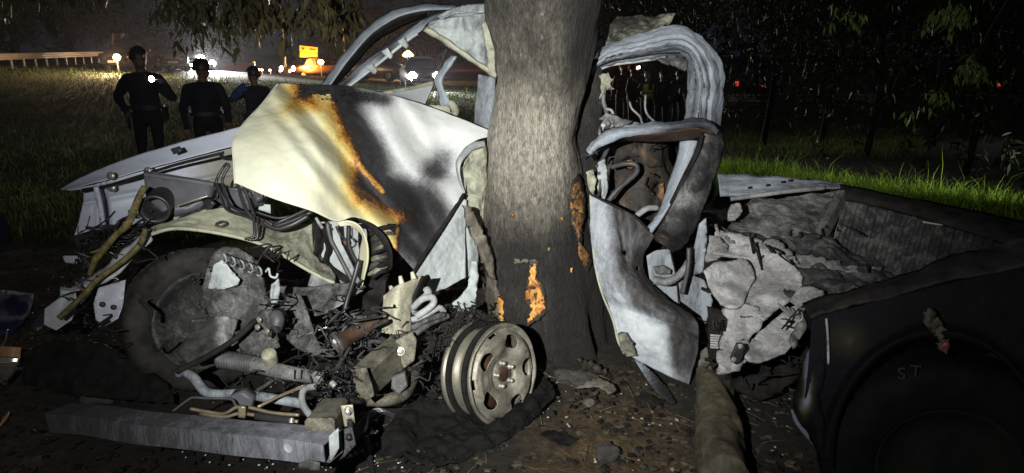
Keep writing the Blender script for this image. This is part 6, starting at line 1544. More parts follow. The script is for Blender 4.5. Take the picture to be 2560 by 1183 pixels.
def duty_belt(root, J, hp):
    pe = np.array(J['pelvis']); an_ = np.linspace(0, 2 * np.pi, 40)
    v, f = sweep([pe + (math.cos(q) * .200, math.sin(q) * .155, .09) for q in an_], np.ones(40), profile=[(-.008, -.026), (-.008, .026), (.008, .026), (.008, -.026)])
    bl = mk('belt', v, f, M['webbing'], root, 0, smooth=False)
    for sx, h in ((1, .20), (-1, .12)):
        c = pe + (sx * .222, .0, .02)
        vv = np.array([(c[0] + a * .022, c[1] + b * .045 * (1 - .25 * (d < 0)), c[2] + .07 * (d > 0) - h * (d < 0)) for a in (-1, 1) for b in (-1, 1) for d in (-1, 1)])
        mk('holster', vv, [(0, 1, 3, 2), (4, 6, 7, 5), (0, 4, 5, 1), (2, 3, 7, 6), (0, 2, 6, 4), (1, 5, 7, 3)], M['webbing'], root, 0, smooth=False)
    mk('buckle', [pe + (a * .03, .166 + .006 * d, .09 + b * .026) for a in (-1, 1) for b in (-1, 1) for d in (-1, 1)], [(0, 1, 3, 2), (4, 6, 7, 5), (0, 4, 5, 1), (2, 3, 7, 6), (0, 2, 6, 4), (1, 5, 7, 3)], M['webbing'], root, 0, smooth=False)
UNI = dict(skin=M['skin'], shirt=M['navyshirt'], pants=M['navycloth'], shoe=M['shoe'])
# officer with a torch: faces the camera, head turned to his left
X1, Y1 = (348 - W / 2) / F * 8.45 * .965, 8.45
person('police officer in dark uniform shining a small torch held at his shoulder', X1, Y1, math.pi, dict(look=-.9, le=(-.34, .02, 1.16), lw=(-.19, .18, 1.34), lcurl=.9, lup=(0, .3, 1), re=(.37, -.06, 1.17), rw=(.22, .06, .99), rcurl=.6), UNI, 1.76, extras=duty_belt)
X2, Y2 = (499 - W / 2) / F * 8.9 * .965, 8.9
person('police officer in dark uniform standing in profile between two others', X2, Y2, math.pi + .55, dict(look=-1.35, le=(-.27, .0, 1.12), lw=(-.24, .16, .93), re=(.27, -.06, 1.12), rw=(.26, .02, .87)), UNI, 1.70, extras=duty_belt, z0=-.17)
X3, Y3 = (630 - W / 2) / F * 9.6 * .965, 9.6
def bun(root, J, hp):
    ball = bmesh.new(); bmesh.ops.create_icosphere(ball, subdivisions=2, radius=.05)
    c = hp((0, -.11, .01)); vv = [c + np.array(v.co[:]) for v in ball.verts]; ff = [tuple(v.index for v in f.verts) for f in ball.faces]; ball.free()
    mk('hair_bun', vv, ff, M['hair'], root, 0); duty_belt(root, J, hp)
UNI3 = dict(UNI); UNI3['shirt'] = M['navyshirt']
p3 = person('officer with dark tied hair and a blue sleeve reaching out to a colleague', X3, Y3, .95, dict(look=-.1, le=(-.24, .25, 1.26), lw=(-.20, .50, 1.20), re=(.25, .02, 1.14), rw=(.22, .20, 1.0)), UNI3, 1.52, extras=bun)
v, f = sweep(crom([(-.17, -.02, 1.44), (-.225, .06, 1.38), (-.245, .20, 1.29), (-.243, .26, 1.255)], 14), crom([.080, .082, .068, .062], 14)[:, 0], 16)
mk('sleeve', v, f, M['bluesleeve'], p3, 0)
# the torch in the first officer's hand
M['torchbody'] = plain('black_torch_metal', (.02, .02, .02), .35, .4)
def emis(name, col, s):
    m, nt, b = newmat(name); b.inputs['Base Color'].default_value = (*col, 1)
    b.inputs['Emission Color'].default_value = (*col, 1); b.inputs['Emission Strength'].default_value = s
    return m
tl = np.array(P(379, 198, 8.15)); tdv = Vector((.06, -1, .10)).normalized()
tt = thing('pocket_torch', 'small lit torch in the officer\'s raised hand', 'torch', tuple(tl))
lathe('barrel', [(.016, -.14), (.016, -.05), (.030, -.01), (.036, .0), (.036, .004)], tl, tdv, M['torchbody'], tt, 0, seg=16)
lathe('lens', [(.034, .002), (.020, .004), (.001, .005)], tl, tdv, emis('torch_lens_light', (.85, .9, 1), 120), tt, 0, seg=16)
def lampobj(name, loc, dirv, energy, col, parent, size=75, soft=.05, kind='SPOT', blend=.6):
    d = bpy.data.lights.new(name, kind); d.energy = energy; d.color = col; d.shadow_soft_size = soft
    if kind == 'SPOT': d.spot_size = math.radians(size); d.spot_blend = blend
    o = bpy.data.objects.new(name, d); COL.objects.link(o)
    o.rotation_euler = Vector(dirv).to_track_quat('-Z', 'Y').to_euler()
    o.location = Vector(loc)
    if parent is not None:
        o.parent = parent; o.location = Vector(loc) - Vector(OFF.get(parent.name, (0, 0, 0)))
    return o
lampobj('torch_beam', Vector(tl) + tdv * .02, tdv, 2.5, (.85, .9, 1), tt, 90, .015)

# far figures seen through the burnt door frame
M['vest'] = plain('hi_vis_yellow_vest', (.55, .78, .04), .7, var=.1, bump=0)
M['reflect'] = plain('white_reflective_band', (.9, .9, .88), .4, var=.05, bump=0)
M['redband'] = plain('red_vest_band', (.55, .03, .04), .6, var=.1, bump=0)
M['firecoat'] = plain('brown_red_turnout_cloth', (.10, .035, .028), .85, var=.25, sc=6)
M['darkcoat'] = plain('dark_jacket_cloth', (.03, .022, .022), .85, var=.25, sc=6)
def vest(root, J, hp):
    ch = np.array(J['chest']); an_ = np.linspace(0, 2 * np.pi, 41)
    def ring(z0, z1, rx, ry, mat, name, gap=None):
        zz_ = np.linspace(z0, z1, 6); v = np.array([(math.cos(q) * rx, .0 + math.sin(q) * ry, z) for z in zz_ for q in an_]); ff = gridfaces(6, 41)
        if gap is not None: ff = np.array([f for f in ff if gap(v[f].mean(0))])
        return mk(name, v, ff, mat, root, 0, thick=.006)
    ring(1.02, 1.40, .208, .15, M['vest'], 'vest', gap=lambda c: not (c[2] > 1.25 and abs(c[0]) < .05))
    ring(1.14, 1.185, .212, .154, M['redband'], 'vest_band'); ring(1.09, 1.14, .212, .154, M['reflect'], 'vest_band')
def helmet(mat):
    def f(root, J, hp):
        hd = np.array(J['head']); a_ = (0, 0, 1)
        lathe('helmet', [(.150, .02), (.125, .04), (.118, .09), (.095, .135), (.05, .16), (.001, .165)], hd - np.array((0, .02, 0)), a_, mat, root, 0, seg=24)
    return f
M['redhelmet'] = plain('red_helmet_shell', (.45, .04, .025), .35, var=.1)
M['amberhelmet'] = plain('amber_helmet_shell', (.5, .2, .03), .35, var=.1)
DK = dict(skin=M['skin'], shirt=M['darkcoat'], pants=M['navycloth'], shoe=M['shoe'])
FC = dict(skin=M['skin'], shirt=M['firecoat'], pants=M['firecoat'], shoe=M['shoe'])
def far(px, Y): return ((px - W / 2) / F * Y * .965, Y)
def lamp_helmet(root, J, hp):
    helmet(M['redhelmet'])(root, J, hp)
    c = hp((0, .15, .08))
    lathe('helmet_lamp', [(.02, -.05), (.03, .0), (.025, .01), (.001, .012)], c, (0, 1, .1), emis('helmet_lamp_light', (1, .92, .85), 25), root, 0, seg=14)
    lampobj('helmet_beam', c + np.array((0, .03, 0)), (.25, 1, -.2), 90, (1, .93, .85), root, 150, .03)
xx, yy = far(1622, 18.4); person('worker in a yellow reflective vest with red band, seen through the door frame', xx, yy, math.pi + .5, dict(re=(.34, .02, 1.16), rw=(.2, .14, 1.0)), DK, 1.72, extras=vest)
xx, yy = far(1560, 19.5); person('firefighter in brown-red coat and amber helmet, seen through the door frame', xx, yy, math.pi - .3, dict(le=(-.32, .02, 1.16), lw=(-.2, .16, 1.02)), FC, 1.78, hair=False, extras=helmet(M['amberhelmet']))
xx, yy = far(1584, 17.9); person('firefighter in a red helmet with a lit lamp, seen through the door frame', xx, yy, -math.pi / 2 - .5, {}, FC, 1.76, hair=False, extras=lamp_helmet)
xx, yy = far(1660, 18.8); person('bystander in a dark jacket right of the reflective vest', xx, yy, math.pi - .2, {}, DK, 1.74)
xx, yy = far(1700, 20.5); person('bystander in dark clothes near the edge of the door frame', xx, yy, math.pi + .4, {}, DK, 1.70)

# ================================================================== VEHICLES ON THE ROAD
M['vglass'] = plain('dark_car_glass', (.02, .022, .026), .1, var=.1, bump=0, spec=.8)
M['blacktrim'] = plain('black_car_trim', (.02, .02, .02), .5, var=.2)
M['hl_white'] = emis('white_headlamp', (1.0, .98, .95), 160)
M['hl_amber'] = emis('amber_lamp', (1.0, .42, .08), 130)
M['hl_warm'] = emis('warm_headlamp', (1.0, .75, .50), 130)
M['tail'] = emis('red_tail_lamp', (1.0, .08, .05), .5)
M['plate'] = plain('number_plate', (.7, .7, .68), .5, var=.05, bump=0)
PROFILES = {
    # stations along the length: (x, sill z, belt z, roof z, half width, half width at the roof)
    'van': [(-2.35, .45, .95, .95, .70, .62), (-2.25, .32, 1.02, 1.60, .88, .62), (-1.9, .30, 1.04, 1.74, .92, .70), (-.6, .28, 1.04, 1.80, .93, .72), (.4, .28, 1.04, 1.76, .93, .70), (.95, .28, 1.04, 1.62, .93, .66), (1.45, .28, 1.04, 1.14, .93, .80), (2.0, .30, .96, .98, .90, .78), (2.35, .36, .82, .84, .80, .68), (2.42, .45, .70, .72, .70, .60)],
    'sedan': [(-2.2, .45, .85, .85, .66, .58), (-2.1, .32, .95, .97, .82, .70), (-1.5, .28, .98, 1.04, .87, .74), (-.95, .26, .97, 1.38, .88, .58), (0, .26, .96, 1.44, .88, .60), (.55, .26, .95, 1.36, .88, .60), (1.1, .27, .93, .99, .88, .74), (1.7, .30, .84, .88, .85, .70), (2.1, .35, .72, .75, .76, .62), (2.18, .42, .62, .64, .66, .54)],
    'truck': [(-2.9, .60, 1.05, 1.05, .85, .84), (-2.85, .50, 1.10, 1.12, .95, .93), (-.9, .45, 1.10, 1.12, .96, .94), (-.85, .42, 1.12, 1.70, .96, .74), (-.5, .42, 1.12, 1.86, .96, .76), (.6, .42, 1.12, 1.84, .96, .76), (1.0, .42, 1.12, 1.66, .96, .74), (1.45, .42, 1.12, 1.20, .96, .84), (2.2, .45, 1.08, 1.12, .95, .84), (2.6, .50, .98, 1.0, .90, .78), (2.68, .55, .85, .86, .82, .70)],
}
def car(name, label, kind, x, y, head, col, cat, lamps='white', lamp_e=0, group='vehicles stopped on the road', lightbar=False, rough=.3, aim=None):
    z0 = gzf(x, y) + .015
    root = thing(name, label, cat, (x, y, z0), group)
    root.rotation_euler = (0, 0, head); OFF[root.name] = (0, 0, 0)
    st = PROFILES[kind]; prof = []
    xs = [s[0] for s in st]; n = 60
    xi = np.linspace(xs[0], xs[-1], n)
    g = [np.interp(xi, xs, [s[k] for s in st]) for k in range(1, 6)]
    V = []
    for i in range(n):
        zs, zb, zr, w, wr = [q[i] for q in g]
        half = [(w * .86, zs), (w * .97, zs + .08), (w, (zs + zb) / 2), (w * .98, zb - .05), (w * .95, zb), (wr + (w * .95 - wr) * .12, zb + (zr - zb) * .88), (wr * .86, zr), (0, zr + .015)]
        ring = half + [(-a, b) for a, b in half[-2::-1]]
        V += [(xi[i], a, b) for a, b in ring]
    k = 15
    f = [tuple(q) for q in gridfaces(n, k).tolist()] + [tuple(range(k))[::-1], tuple(range((n - 1) * k, n * k))]
    f += [(i * k, (i + 1) * k, (i + 1) * k + k - 1, i * k + k - 1) for i in range(n - 1)]
    cm = plain(name + '_paint', col, rough, .1, var=.06, sc=2, bump=0)
    # wheel openings are dark wells
    mk('body', V, f, cm, root, 0)
    def strip_at(i0, i1, a, b_, nm):
        for sd in (1, -1):
            vv = []
            for i in (i0, i1):
                zs, zb, zr, w, wr = [q[i] for q in g]
                e = w * .95 - wr
                for t in (a, b_):
                    vv.append((xi[i], sd * (wr + e * (.12 + (1 - .12) * (1 - t)) + .006), zb + (zr - zb) * .88 * t))
            mk(nm, vv, [(0, 1, 3, 2)], M['vglass'], root, 0, smooth=False, thick=.006)
    cab = [i for i in range(n) if g[2][i] - g[1][i] > .34]
    c0, c1_ = cab[0], cab[-1]
    third = (c1_ - c0) // 3
    for q in range(3 if kind != 'truck' else 2):
        w_ = third if kind != 'truck' else (c1_ - c0) // 2
        strip_at(c0 + q * w_ + 1, c0 + (q + 1) * w_ - 1, .12, .92, 'side_window')
    # screens
    def screen(xa, xb, nm):
        vv = []
        for xq in (xa, xb):
            zr = np.interp(xq, xs, [s[3] for s in st]); wr = np.interp(xq, xs, [s[5] for s in st])
            for sd in (-1, 1): vv.append((xq + .02 * (1 if xa > 0 else -1), sd * wr * .84, zr + .012))
        mk(nm, vv, [(0, 1, 3, 2)], M['vglass'], root, 0, smooth=False, thick=.006)
    front = [s for s in st if s[0] > 0]
    i_ = [j for j in range(len(st) - 1) if st[j][0] >= 0.3 and st[j + 1][3] - st[j][3] < -.25]
    if i_: screen(st[i_[0]][0] + .05, st[i_[0] + 1][0] - .08, 'windscreen')
    L = xs[-1]; B = xs[0]; w = st[-2][4]
    wr_ = .36 if kind == 'truck' else .32
    for wx in (L - .85, B + .85):
        for sd in (1, -1):
            cc = (wx, sd * (w + .0), wr_)
            wl = lathe('wheel', [(wr_ * .62, .11), (wr_ * .94, .10), (wr_, .06), (wr_, -.12), (.05, -.12)], cc, (0, sd, 0), M['rubber'], root, 0, seg=28)
            lathe('rim', [(wr_ * .62, .112), (wr_ * .5, .09), (wr_ * .2, .10), (.001, .11)], cc, (0, sd, 0), M['steel'], wl, .8, seg=20)
            lathe('wheel_well', [(wr_ * 1.18, .02), (wr_ * 1.18, -.2), (.02, -.2)], (wx, sd * (w + .02), wr_ + .02), (0, sd, 0), M['blacktrim'], root, 0, seg=28)
    def bxo(nm, c, s, mat, par=root):
        vv = np.array([(c[0] + a * s[0] / 2, c[1] + b * s[1] / 2, c[2] + d * s[2] / 2) for a in (-1, 1) for b in (-1, 1) for d in (-1, 1)])
        return mk(nm, vv, [(0, 1, 3, 2), (4, 6, 7, 5), (0, 4, 5, 1), (2, 3, 7, 6), (0, 2, 6, 4), (1, 5, 7, 3)], mat, par, 0, smooth=False)
    zl = np.interp(L - .1, xs, [s[2] for s in st]) - .08
    bxo('front_bumper', (L + .03, 0, st[-1][1] + .06), (.16, w * 1.7, .20), M['blacktrim'])
    bxo('grille', (L + .02, 0, zl - .06), (.06, w * .9, .16), M['blacktrim'])
    bxo('number_plate', (L + .12, 0, st[-1][1] + .07), (.02, .5, .12), M['plate'])
    hm = dict(white=M['hl_white'], amber=M['hl_amber'], warm=M['hl_warm']).get(lamps)
    for sd in (1, -1):
        lathe('headlamp', [(.17, -.06), (.20, .0), (.16, .04), (.001, .06)], (L - .02, sd * w * .78, zl), (1, 0, 0), hm or M['vglass'], root, 0, seg=20)
        bxo('tail_lamp', (B - .01, sd * w * .75, .85), (.06, .16, .22), M['tail'])
        bxo('mirror', (.75 if kind != 'truck' else .8, sd * (w + .12), 1.08), (.12, .18, .14), cm)
    if lamp_e:
        Rz = Matrix.Rotation(head, 3, 'Z')
        for sd in (1, -1):
            pl_ = Vector((x, y, z0)) + Rz @ Vector((L + .06, sd * w * .78, zl))
            dv = Rz @ Vector((1, 0, -.02))
            lo = lampobj('headlamp_beam', (L + .08, sd * w * .78, zl), (1, 0, .09), lamp_e, dict(white=(1, .97, .93), amber=(1, .45, .1), warm=(1, .75, .5))[lamps], root, 60, .08)
    if lightbar:
        bxo('light_bar', (.1, 0, np.interp(.1, xs, [s[3] for s in st]) + .07), (.3, 1.2, .11), M['blacktrim'])
    return root, bxo
def at(px, d): return (px - W / 2) / F * d * .965, d
toCam = lambda x, y: math.atan2(-y, -x)
# dark minivan with an amber lamp, far left
x, y = at(352, 38); car('minivan', 'dark minivan with an orange lamp stopped by the guardrail', 'van', x, y, toCam(x, y) - .55, (.10, .06, .05), 'minivan', 'none')
x2_, y2_ = at(291, 33.2)
r_ = thing('warning_lamp', 'glaring orange lamp beside the dark minivan', 'lamp', (x2_, y2_, gzf(x2_, y2_)))
z_ = P(291, 144, y2_)[2]
lathe('lamp_post', [(.05, 0), (.04, .1), (.035, z_ - gzf(x2_, y2_) - .12)], (x2_, y2_, gzf(x2_, y2_)), (0, 0, 1), M['soot'], r_, 0, seg=12)
lathe('lens', [(.10, -.10), (.15, -.02), (.15, .02), (.10, .10), (.001, .12)], (x2_, y2_, z_), (.3, -1, 0), M['hl_amber'], r_, 0, seg=20)
lampobj('lamp_glow', (x2_ + .05, y2_ - .3, z_), (.3, -1, 0), 1700, (1, .68, .40), r_, kind='POINT', soft=.1)
# cars with glaring white headlamps behind the officers
x, y = at(452, 44); car('parked_car', 'pale car with glaring headlamps behind the first two officers', 'sedan', x, y, toCam(x, y) + .25, (.5, .5, .52), 'car', 'white', 9000)
x, y = at(424, 40); car('parked_car', 'small white car nose-on beside the dark minivan', 'sedan', x, y, toCam(x, y) + .05, (.7, .7, .72), 'car', 'none')
x, y = at(495, 47); car('parked_car', 'dark car with its headlamps lit behind the middle officer', 'sedan', x, y, toCam(x, y) + .1, (.03, .03, .04), 'car', 'white', 9000)
# works truck with amber lamps under the orange sign
x, y = at(770, 62); root_, bxo_ = car('works_truck', 'dull red pickup with orange beacon and lit lamp below the orange sign', 'truck', x, y, toCam(x, y) - .75, (.16, .07, .055), 'pickup truck', 'warm', 2500)
bx_, by_ = at(801, 61); bz_ = P(802, 155, by_)[2]
r_ = thing('beacon', 'glaring orange beacon beside the dull red pickup', 'beacon', (bx_, by_, gzf(bx_, by_)))
lathe('mast', [(.05, 0), (.04, bz_ - gzf(bx_, by_) - .2)], (bx_, by_, gzf(bx_, by_)), (0, 0, 1), M['blacktrim'], r_, 0, seg=10)
lathe('lens', [(.12, -.2), (.22, -.1), (.24, .0), (.2, .12), (.001, .2)], (bx_, by_, bz_), (0, 0, 1), M['hl_amber'], r_, 0, seg=20)
lampobj('beacon_glow', (bx_ - .6, by_ - .5, bz_ - .2), (0, -1, 0), 2200, (1, .45, .08), r_, kind='POINT', soft=.15)
# the orange sign board on two legs
M['signorange'] = plain('orange_retro_sign', (.95, .38, .05), .5, var=.08, sc=3, bump=0)
M['signtext'] = plain('dark_sign_lettering', (.10, .03, .01), .6, var=.1, bump=0)
sy = 64.0
def sp_(px, py, dy=0): return np.array(P(px, py, sy + dy))
sg = thing('sign_board', 'orange road sign board with two rows above the dull red pickup', 'sign', (float(sp_(771, 150)[0]), sy, gzf(float(sp_(771, 150)[0]), sy)))
def board(nm, q, dy, mat, par, th=.03):
    vv = [sp_(a, b, dy) for a, b in q] + [sp_(a, b, dy + th) for a, b in q]
    return mk(nm, vv, [(0, 1, 2, 3), (7, 6, 5, 4), (0, 4, 5, 1), (1, 5, 6, 2), (2, 6, 7, 3), (3, 7, 4, 0)], mat, par, 0, smooth=False)
b1 = board('panel', [(749, 113.5), (794.5, 119), (794, 134.5), (749.5, 128.5)], 0, M['signorange'], sg)
b2_ = board('panel', [(749.5, 130), (794, 136), (793, 152), (750, 145)], 0, M['signorange'], sg)
board('lettering', [(755, 119), (760.5, 119.6), (760.5, 125), (755, 124.4)], -.03, M['signtext'], b1, .01)
board('lettering', [(774, 121.6), (787, 123), (787, 126), (774, 124.6)], -.03, M['signtext'], b1, .01)
board('lettering', [(754, 138), (788, 142.5), (788, 143.2), (754, 138.7)], -.03, M['signtext'], b2_, .01)
for px in (755, 788):
    q0 = sp_(px, 148, .1); q1 = np.array((q0[0], q0[1], gzf(q0[0], q0[1])))
    tube('leg', [q0, q1], .05, M['blacktrim'], sg, 0, world=True)
lampobj('sign_lamp', sp_(775, 154) + np.array((0, -.9, -.2)), (0, .75, .65), 1400, (1, .55, .12), sg, 120, .1)
# police car, nose-on with glaring headlamps, seen through the cab
x, y = at(1047, 35); car('police_car', 'dark police car with glaring white headlamps seen through the cab', 'sedan', x, y, toCam(x, y) + .12, (.05, .04, .06), 'police car', 'white', 2500, lightbar=True)
x, y = at(940, 42); car('parked_car', 'dim car seen through the windscreen opening left of the headlamps', 'sedan', x, y, toCam(x, y) + 1.0, (.12, .08, .08), 'car', 'none')
x, y = at(1145, 40); car('rescue_truck', 'dull red rescue truck seen between the cab pillars', 'truck', x, y, math.pi, (.20, .05, .05), 'truck', 'none')
ax_, ay_ = at(1020, 50); az_ = P(1020, 138, ay_)[2]
r_ = thing('beacon', 'orange beacon lights above the police car', 'beacon', (ax_, ay_, gzf(ax_, ay_)))
lathe('mast', [(.05, 0), (.04, az_ - gzf(ax_, ay_) - .2)], (ax_, ay_, gzf(ax_, ay_)), (0, 0, 1), M['blacktrim'], r_, 0, seg=10)
lathe('lens', [(.30, -.12), (.42, -.02), (.30, .14), (.1, .30), (.001, .34)], (ax_, ay_, az_), (0, 0, 1), emis('orange_beacon_light', (1, .45, .10), 14), r_, 0, seg=16)
lampobj('beacon_glow', (ax_, ay_ - .6, az_), (0, -1, 0), 1600, (1, .5, .15), r_, kind='POINT', soft=.2)

# cones with warning lights
M['cone'] = plain('orange_cone_plastic', (.60, .11, .03), .5, var=.1)
M['conelight'] = emis('cone_lamp_light', (1.0, .55, .35), 9)
def cone(px, py, d, label):
    x, y = at(px, d); z = gzf(x, y) + .015
    r = thing('traffic_cone', label, 'traffic cone', (x, y, z), 'cones with warning lamps along the road'); OFF[r.name] = (0, 0, 0)
    mk('base', [(a * .19, b * .19, h) for h in (0, .04) for a, b in ((-1, -1), (1, -1), (1, 1), (-1, 1))], [(3, 2, 1, 0), (4, 5, 6, 7), (0, 1, 5, 4), (1, 2, 6, 5), (2, 3, 7, 6), (3, 0, 4, 7)], M['blacktrim'], r, 0, smooth=False)
    bd = lathe('body', [(.14, .04), (.10, .30), (.06, .62), (.035, .74), (.001, .745)], (0, 0, 0), (0, 0, 1), M['cone'], r, 0, seg=18)
    lathe('band', [(.107, .28), (.078, .50)], (0, 0, 0), (0, 0, 1), M['reflect'], bd, 0, seg=18)
    lathe('warning_lamp', [(.04, .74), (.09, .77), (.10, .82), (.09, .88), (.05, .92), (.001, .93)], (0, 0, 0), (0, 0, 1), M['conelight'], r, 0, seg=14)
for i, (px, d) in enumerate(((632, 60), (643.5, 59), (651, 58), (671, 57), (697, 55), (721, 53))):
    cone(px, 0, d, 'orange cone with lit lamp, %s from the left in the row' % ('first', 'second', 'third', 'fourth', 'fifth', 'sixth and last')[i])
# striped marker post, lamp poles, barrier
M['yellow'] = plain('yellow_marker_paint', (.7, .42, .05), .5, var=.1)
x, y = at(714, 56); z = gzf(x, y)
mp2 = thing('marker_post', 'yellow and black striped marker post between the cones', 'marker post', (x, y, z))
mk('board', [(x + a * .17, y + b * .02, z + h) for b in (-1, 1) for a, h in ((-1, .45), (1, .45), (1, .98), (-1, .98))], [(0, 1, 2, 3), (7, 6, 5, 4), (0, 4, 5, 1), (1, 5, 6, 2), (2, 6, 7, 3), (3, 7, 4, 0)], M['yellow'], mp2, 0, smooth=False)
for k in range(4):
    h = .45 + k * .13
    mk('stripe', [(x - .17, y - .026, z + h + .08), (x - .17, y - .026, z + h + .14), (x + .17, y - .026, z + h + .06), (x + .17, y - .026, z + h)], [(0, 3, 2, 1)], M['blacktrim'], mp2, 0, smooth=False, thick=.004)
tube('post', [(x, y + .05, z), (x, y + .05, z + .9)], .035, M['blacktrim'], mp2, 0, world=True)
M['pole'] = plain('galvanised_pole', (.20, .20, .20), .5, .3, var=.2)
for px, d, hgt, lb in ((711, 60, 9, 'tall thin pole behind the striped marker post'), (607, 66, 9, 'faint tall pole behind the cones'), (863, 62, 8, 'thin pole above the burnt screen pillar')):
    x, y = at(px, d); z = gzf(x, y)
    r = thing('lamp_pole', lb, 'pole', (x, y, z))
    tube('shaft', [(x, y, z), (x, y, z + hgt)], [.10, .06], M['pole'], r, 0, world=True)
    tube('arm', [(x, y, z + hgt - .05), (x + .8, y, z + hgt + .2), (x + 1.6, y, z + hgt + .25)], .04, M['pole'], r, 0, world=True)
    mk('head', [(x + 1.5 + a * .35, y + b * .12, z + hgt + .2 + c_ * .06) for a in (-1, 1) for b in (-1, 1) for c_ in (-1, 1)], [(0, 1, 3, 2), (4, 6, 7, 5), (0, 4, 5, 1), (2, 3, 7, 6), (0, 2, 6, 4), (1, 5, 7, 3)], M['pole'], r, 0, smooth=False)
x, y = at(560, 58); z = gzf(x, y)
bar = thing('road_barrier', 'low red and orange road barrier behind the officers', 'barrier', (x, y, z))
M['redplastic'] = plain('red_barrier_plastic', (.35, .07, .05), .5, var=.15)
for k in range(3):
    x0 = x - 2.4 + k * 1.65
    v, f = sweep([(x0, y, z), (x0 + 1.6, y, z)], [1, 1], profile=[(-.28, 0), (-.12, .28), (-.10, .85), (.10, .85), (.12, .28), (.28, 0)], up=(0, 0, 1))
    mk('segment', v, f, M['redplastic'], bar, 0, smooth=False)
lathe('lamp', [(.10, 0), (.10, .12), (.001, .15)], (x + 2.45, y, z + .85), (0, 0, 1), emis('dim_amber_lamp', (1, .55, .15), .6), bar, 0, seg=12)

# road sign at the far left
M['signred'] = plain('reddish_sign_back', (.45, .20, .15), .6, var=.15, sc=2, bump=0)
M['signframe'] = plain('sign_frame', (.5, .32, .26), .6, var=.1, bump=0)
sx, syy = at(293, 46)
sb = thing('road_sign', 'square reddish road sign above the orange lamp', 'sign', (sx, syy, gzf(sx, syy)))
def sq(px0, py0, px1, py1, dy, mat, nm, par):
    q = [P(px0, py0, syy + dy), P(px1, py0, syy + dy), P(px1, py1, syy + dy), P(px0, py1, syy + dy)]
    q += [(a, b + .04, c_) for a, b, c_ in q]
    return mk(nm, q, [(0, 1, 2, 3), (7, 6, 5, 4), (0, 4, 5, 1), (1, 5, 6, 2), (2, 6, 7, 3), (3, 7, 4, 0)], mat, par, 0, smooth=False)
pn = sq(283, 84, 303, 115, 0, M['signred'], 'panel', sb)
sq(278, 83, 281.5, 114, 0, M['signframe'], 'frame', sb); sq(305, 84, 309, 115, 0, M['signframe'], 'frame', sb)
for px in (284, 302):
    q0 = np.array(P(px, 113, syy + .1)); tube('post', [q0, (q0[0], q0[1], gzf(q0[0], q0[1]))], .05, M['pole'], sb, 0, world=True)
# guardrail running along the bank, W-shaped beam on posts
M['galv'] = plain('galvanised_guardrail', (.32, .27, .22), .45, .4, var=.2, sc=2)
ga = np.array(at(-60, 31)); gb = np.array(at(282, 50))
gr = thing('guardrail', 'weathered steel guardrail along the road at the far left', 'guardrail', (*((ga + gb) / 2), gzf(*((ga + gb) / 2))))
path = [tuple(ga + (gb - ga) * t) + (gzf(*(ga + (gb - ga) * t)) + .60,) for t in np.linspace(0, 1, 30)]
wprof = [(.0, -.16), (.06, -.13), (.06, -.08), (0, -.03), (0, .03), (.06, .08), (.06, .13), (0, .16), (-.01, .16), (-.01, -.16)]
v, f = sweep(path, np.ones(30), profile=wprof, up=(0, 0, 1))
mk('beam', v, f, M['galv'], gr, 0, smooth=False)
for t in np.linspace(.02, .98, 14):
    q = ga + (gb - ga) * t; z = gzf(*q)
    beam('post', [(q[0] - .07, q[1] + .12, z - .1), (q[0] - .07, q[1] + .12, z + .70)], .08, .10, M['pole'], gr, 0, world=True, up=(0, 1, 0))
# guardrail and traffic lights in the distance on the right
ga2 = np.array(at(1560, 26)); gb2 = np.array(at(2620, 24))
gr2 = thing('guardrail', 'dim guardrail running behind the drooping trees on the right', 'guardrail', (*((ga2 + gb2) / 2), gzf(*((ga2 + gb2) / 2))))
path = [tuple(ga2 + (gb2 - ga2) * t) + (gzf(*(ga2 + (gb2 - ga2) * t)) + .60,) for t in np.linspace(0, 1, 30)]
v, f = sweep(path, np.ones(30), profile=wprof, up=(0, 0, 1)); mk('beam', v, f, M['galv'], gr2, 0, smooth=False)
for t in np.linspace(.02, .98, 9):
    q = ga2 + (gb2 - ga2) * t; z = gzf(*q)
    beam('post', [(q[0] + .08, q[1] + .1, z - .1), (q[0] + .08, q[1] + .1, z + .72)], .10, .12, M['galv'], gr2, 0, world=True, up=(0, 1, 0))
x, y = at(1905, 34); car('parked_car', 'dark car with red tail lamps behind the dull drooping tree', 'sedan', x, y, toCam(x, y) + math.pi - .2, (.04, .03, .03), 'car', 'none')
x, y = at(2520, 34); car('parked_car', 'dark car with red tail lamps behind the trees at far right', 'sedan', x, y, toCam(x, y) + math.pi + .2, (.04, .03, .03), 'car', 'none')
x, y = at(1585, 32); car('fire_engine', 'dark red fire engine behind the group of firefighters', 'truck', x, y, math.pi, (.16, .03, .03), 'fire engine', 'none')

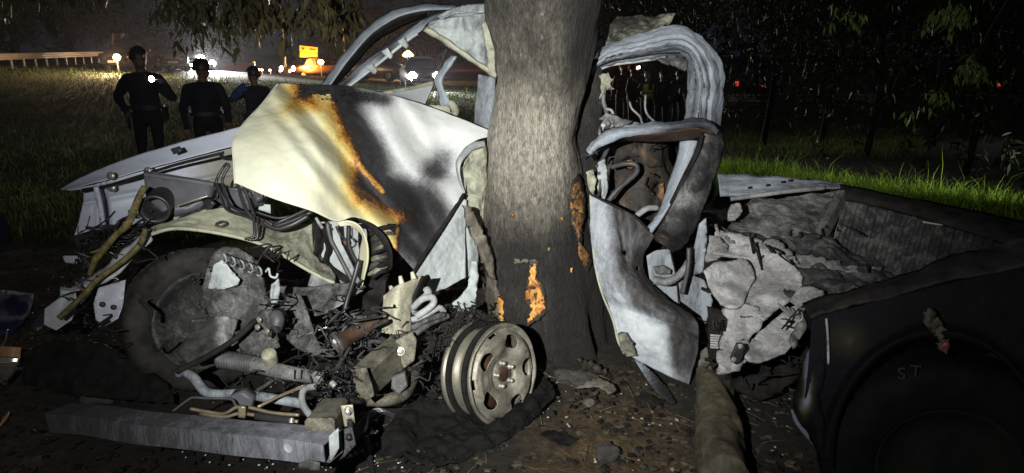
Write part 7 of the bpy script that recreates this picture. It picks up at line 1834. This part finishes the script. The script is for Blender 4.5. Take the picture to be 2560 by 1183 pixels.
# trees beyond the road
M['leaf_far'] = leafmat('far_tree_leaf', (.030, .032, .018), .7, .1, .4, .4)
def far_tree(px, d, hgt, rad, label, seed):
    r = random.Random(seed); x, y = at(px, d); z = gzf(x, y)
    t = thing('roadside_tree', label, 'tree', (x, y, z), 'trees beyond the road')
    tube('trunk', [(x, y, z), (x + .2, y, z + hgt * .4), (x, y, z + hgt * .8)], [.35, .25, .08], M['bark'], t, .7, seg=10, n=14, world=True)
    a_ = []
    for _ in range(420):
        u = r.uniform(-1, 1); th = r.uniform(0, 6.28); q = r.random() ** .4
        zc = z + hgt * .58 + u * hgt * .42 * q; rr_ = rad * math.sqrt(max(0, 1 - u * u)) * q
        a_.append((x + math.cos(th) * rr_, y + math.sin(th) * rr_, zc))
    hanging('crown', a_, M['leaf_far'], t, per=14, leaf=(.35, .7), drop=(.5, 1.6), spread=.6, bend=1.0)
for i, (px, d, h, rd_, lb) in enumerate(((40, 62, 10, 5, 'dim tree beyond the guardrail at far left'), (175, 66, 11, 5, 'dim tree beyond the guardrail left of the reddish sign'), (330, 72, 9, 4.5, 'dim tree behind the dark minivan'), (560, 78, 8, 5, 'faint tree beyond the road barrier'), (900, 74, 9, 5, 'faint tree beyond the works truck'), (1080, 70, 8, 4.5, 'dim tree behind the police car'), (1600, 52, 9, 5, 'dim tree behind the fire engine'))):
    far_tree(px, d, h, rd_, lb, 40 + i)

# ================================================================== SMOKY NIGHT AIR
hv = [(x, y, z) for x in (-120, 120) for y in (-6, 140) for z in (-2.0, 14.0)]
hz = mk('haze', hv, [(0, 1, 3, 2), (4, 6, 7, 5), (0, 4, 5, 1), (2, 3, 7, 6), (0, 2, 6, 4), (1, 5, 7, 3)], M['soot'], None, None, smooth=False)
tag(hz, 'thin smoky air over the whole scene', kind='stuff')
m = bpy.data.materials.new('thin_smoke'); m.use_nodes = True
nt = m.node_tree; nt.nodes.remove(nt.nodes['Principled BSDF'])
pv = nt.nodes.new('ShaderNodeVolumePrincipled')
pv.inputs['Color'].default_value = (.9, .9, .95, 1); pv.inputs['Density'].default_value = .00022; pv.inputs['Anisotropy'].default_value = .72
nt.links.new(pv.outputs[0], nt.nodes['Material Output'].inputs['Volume'])
hz.data.materials.clear(); hz.data.materials.append(m)
scene.cycles.volume_bounces = 0
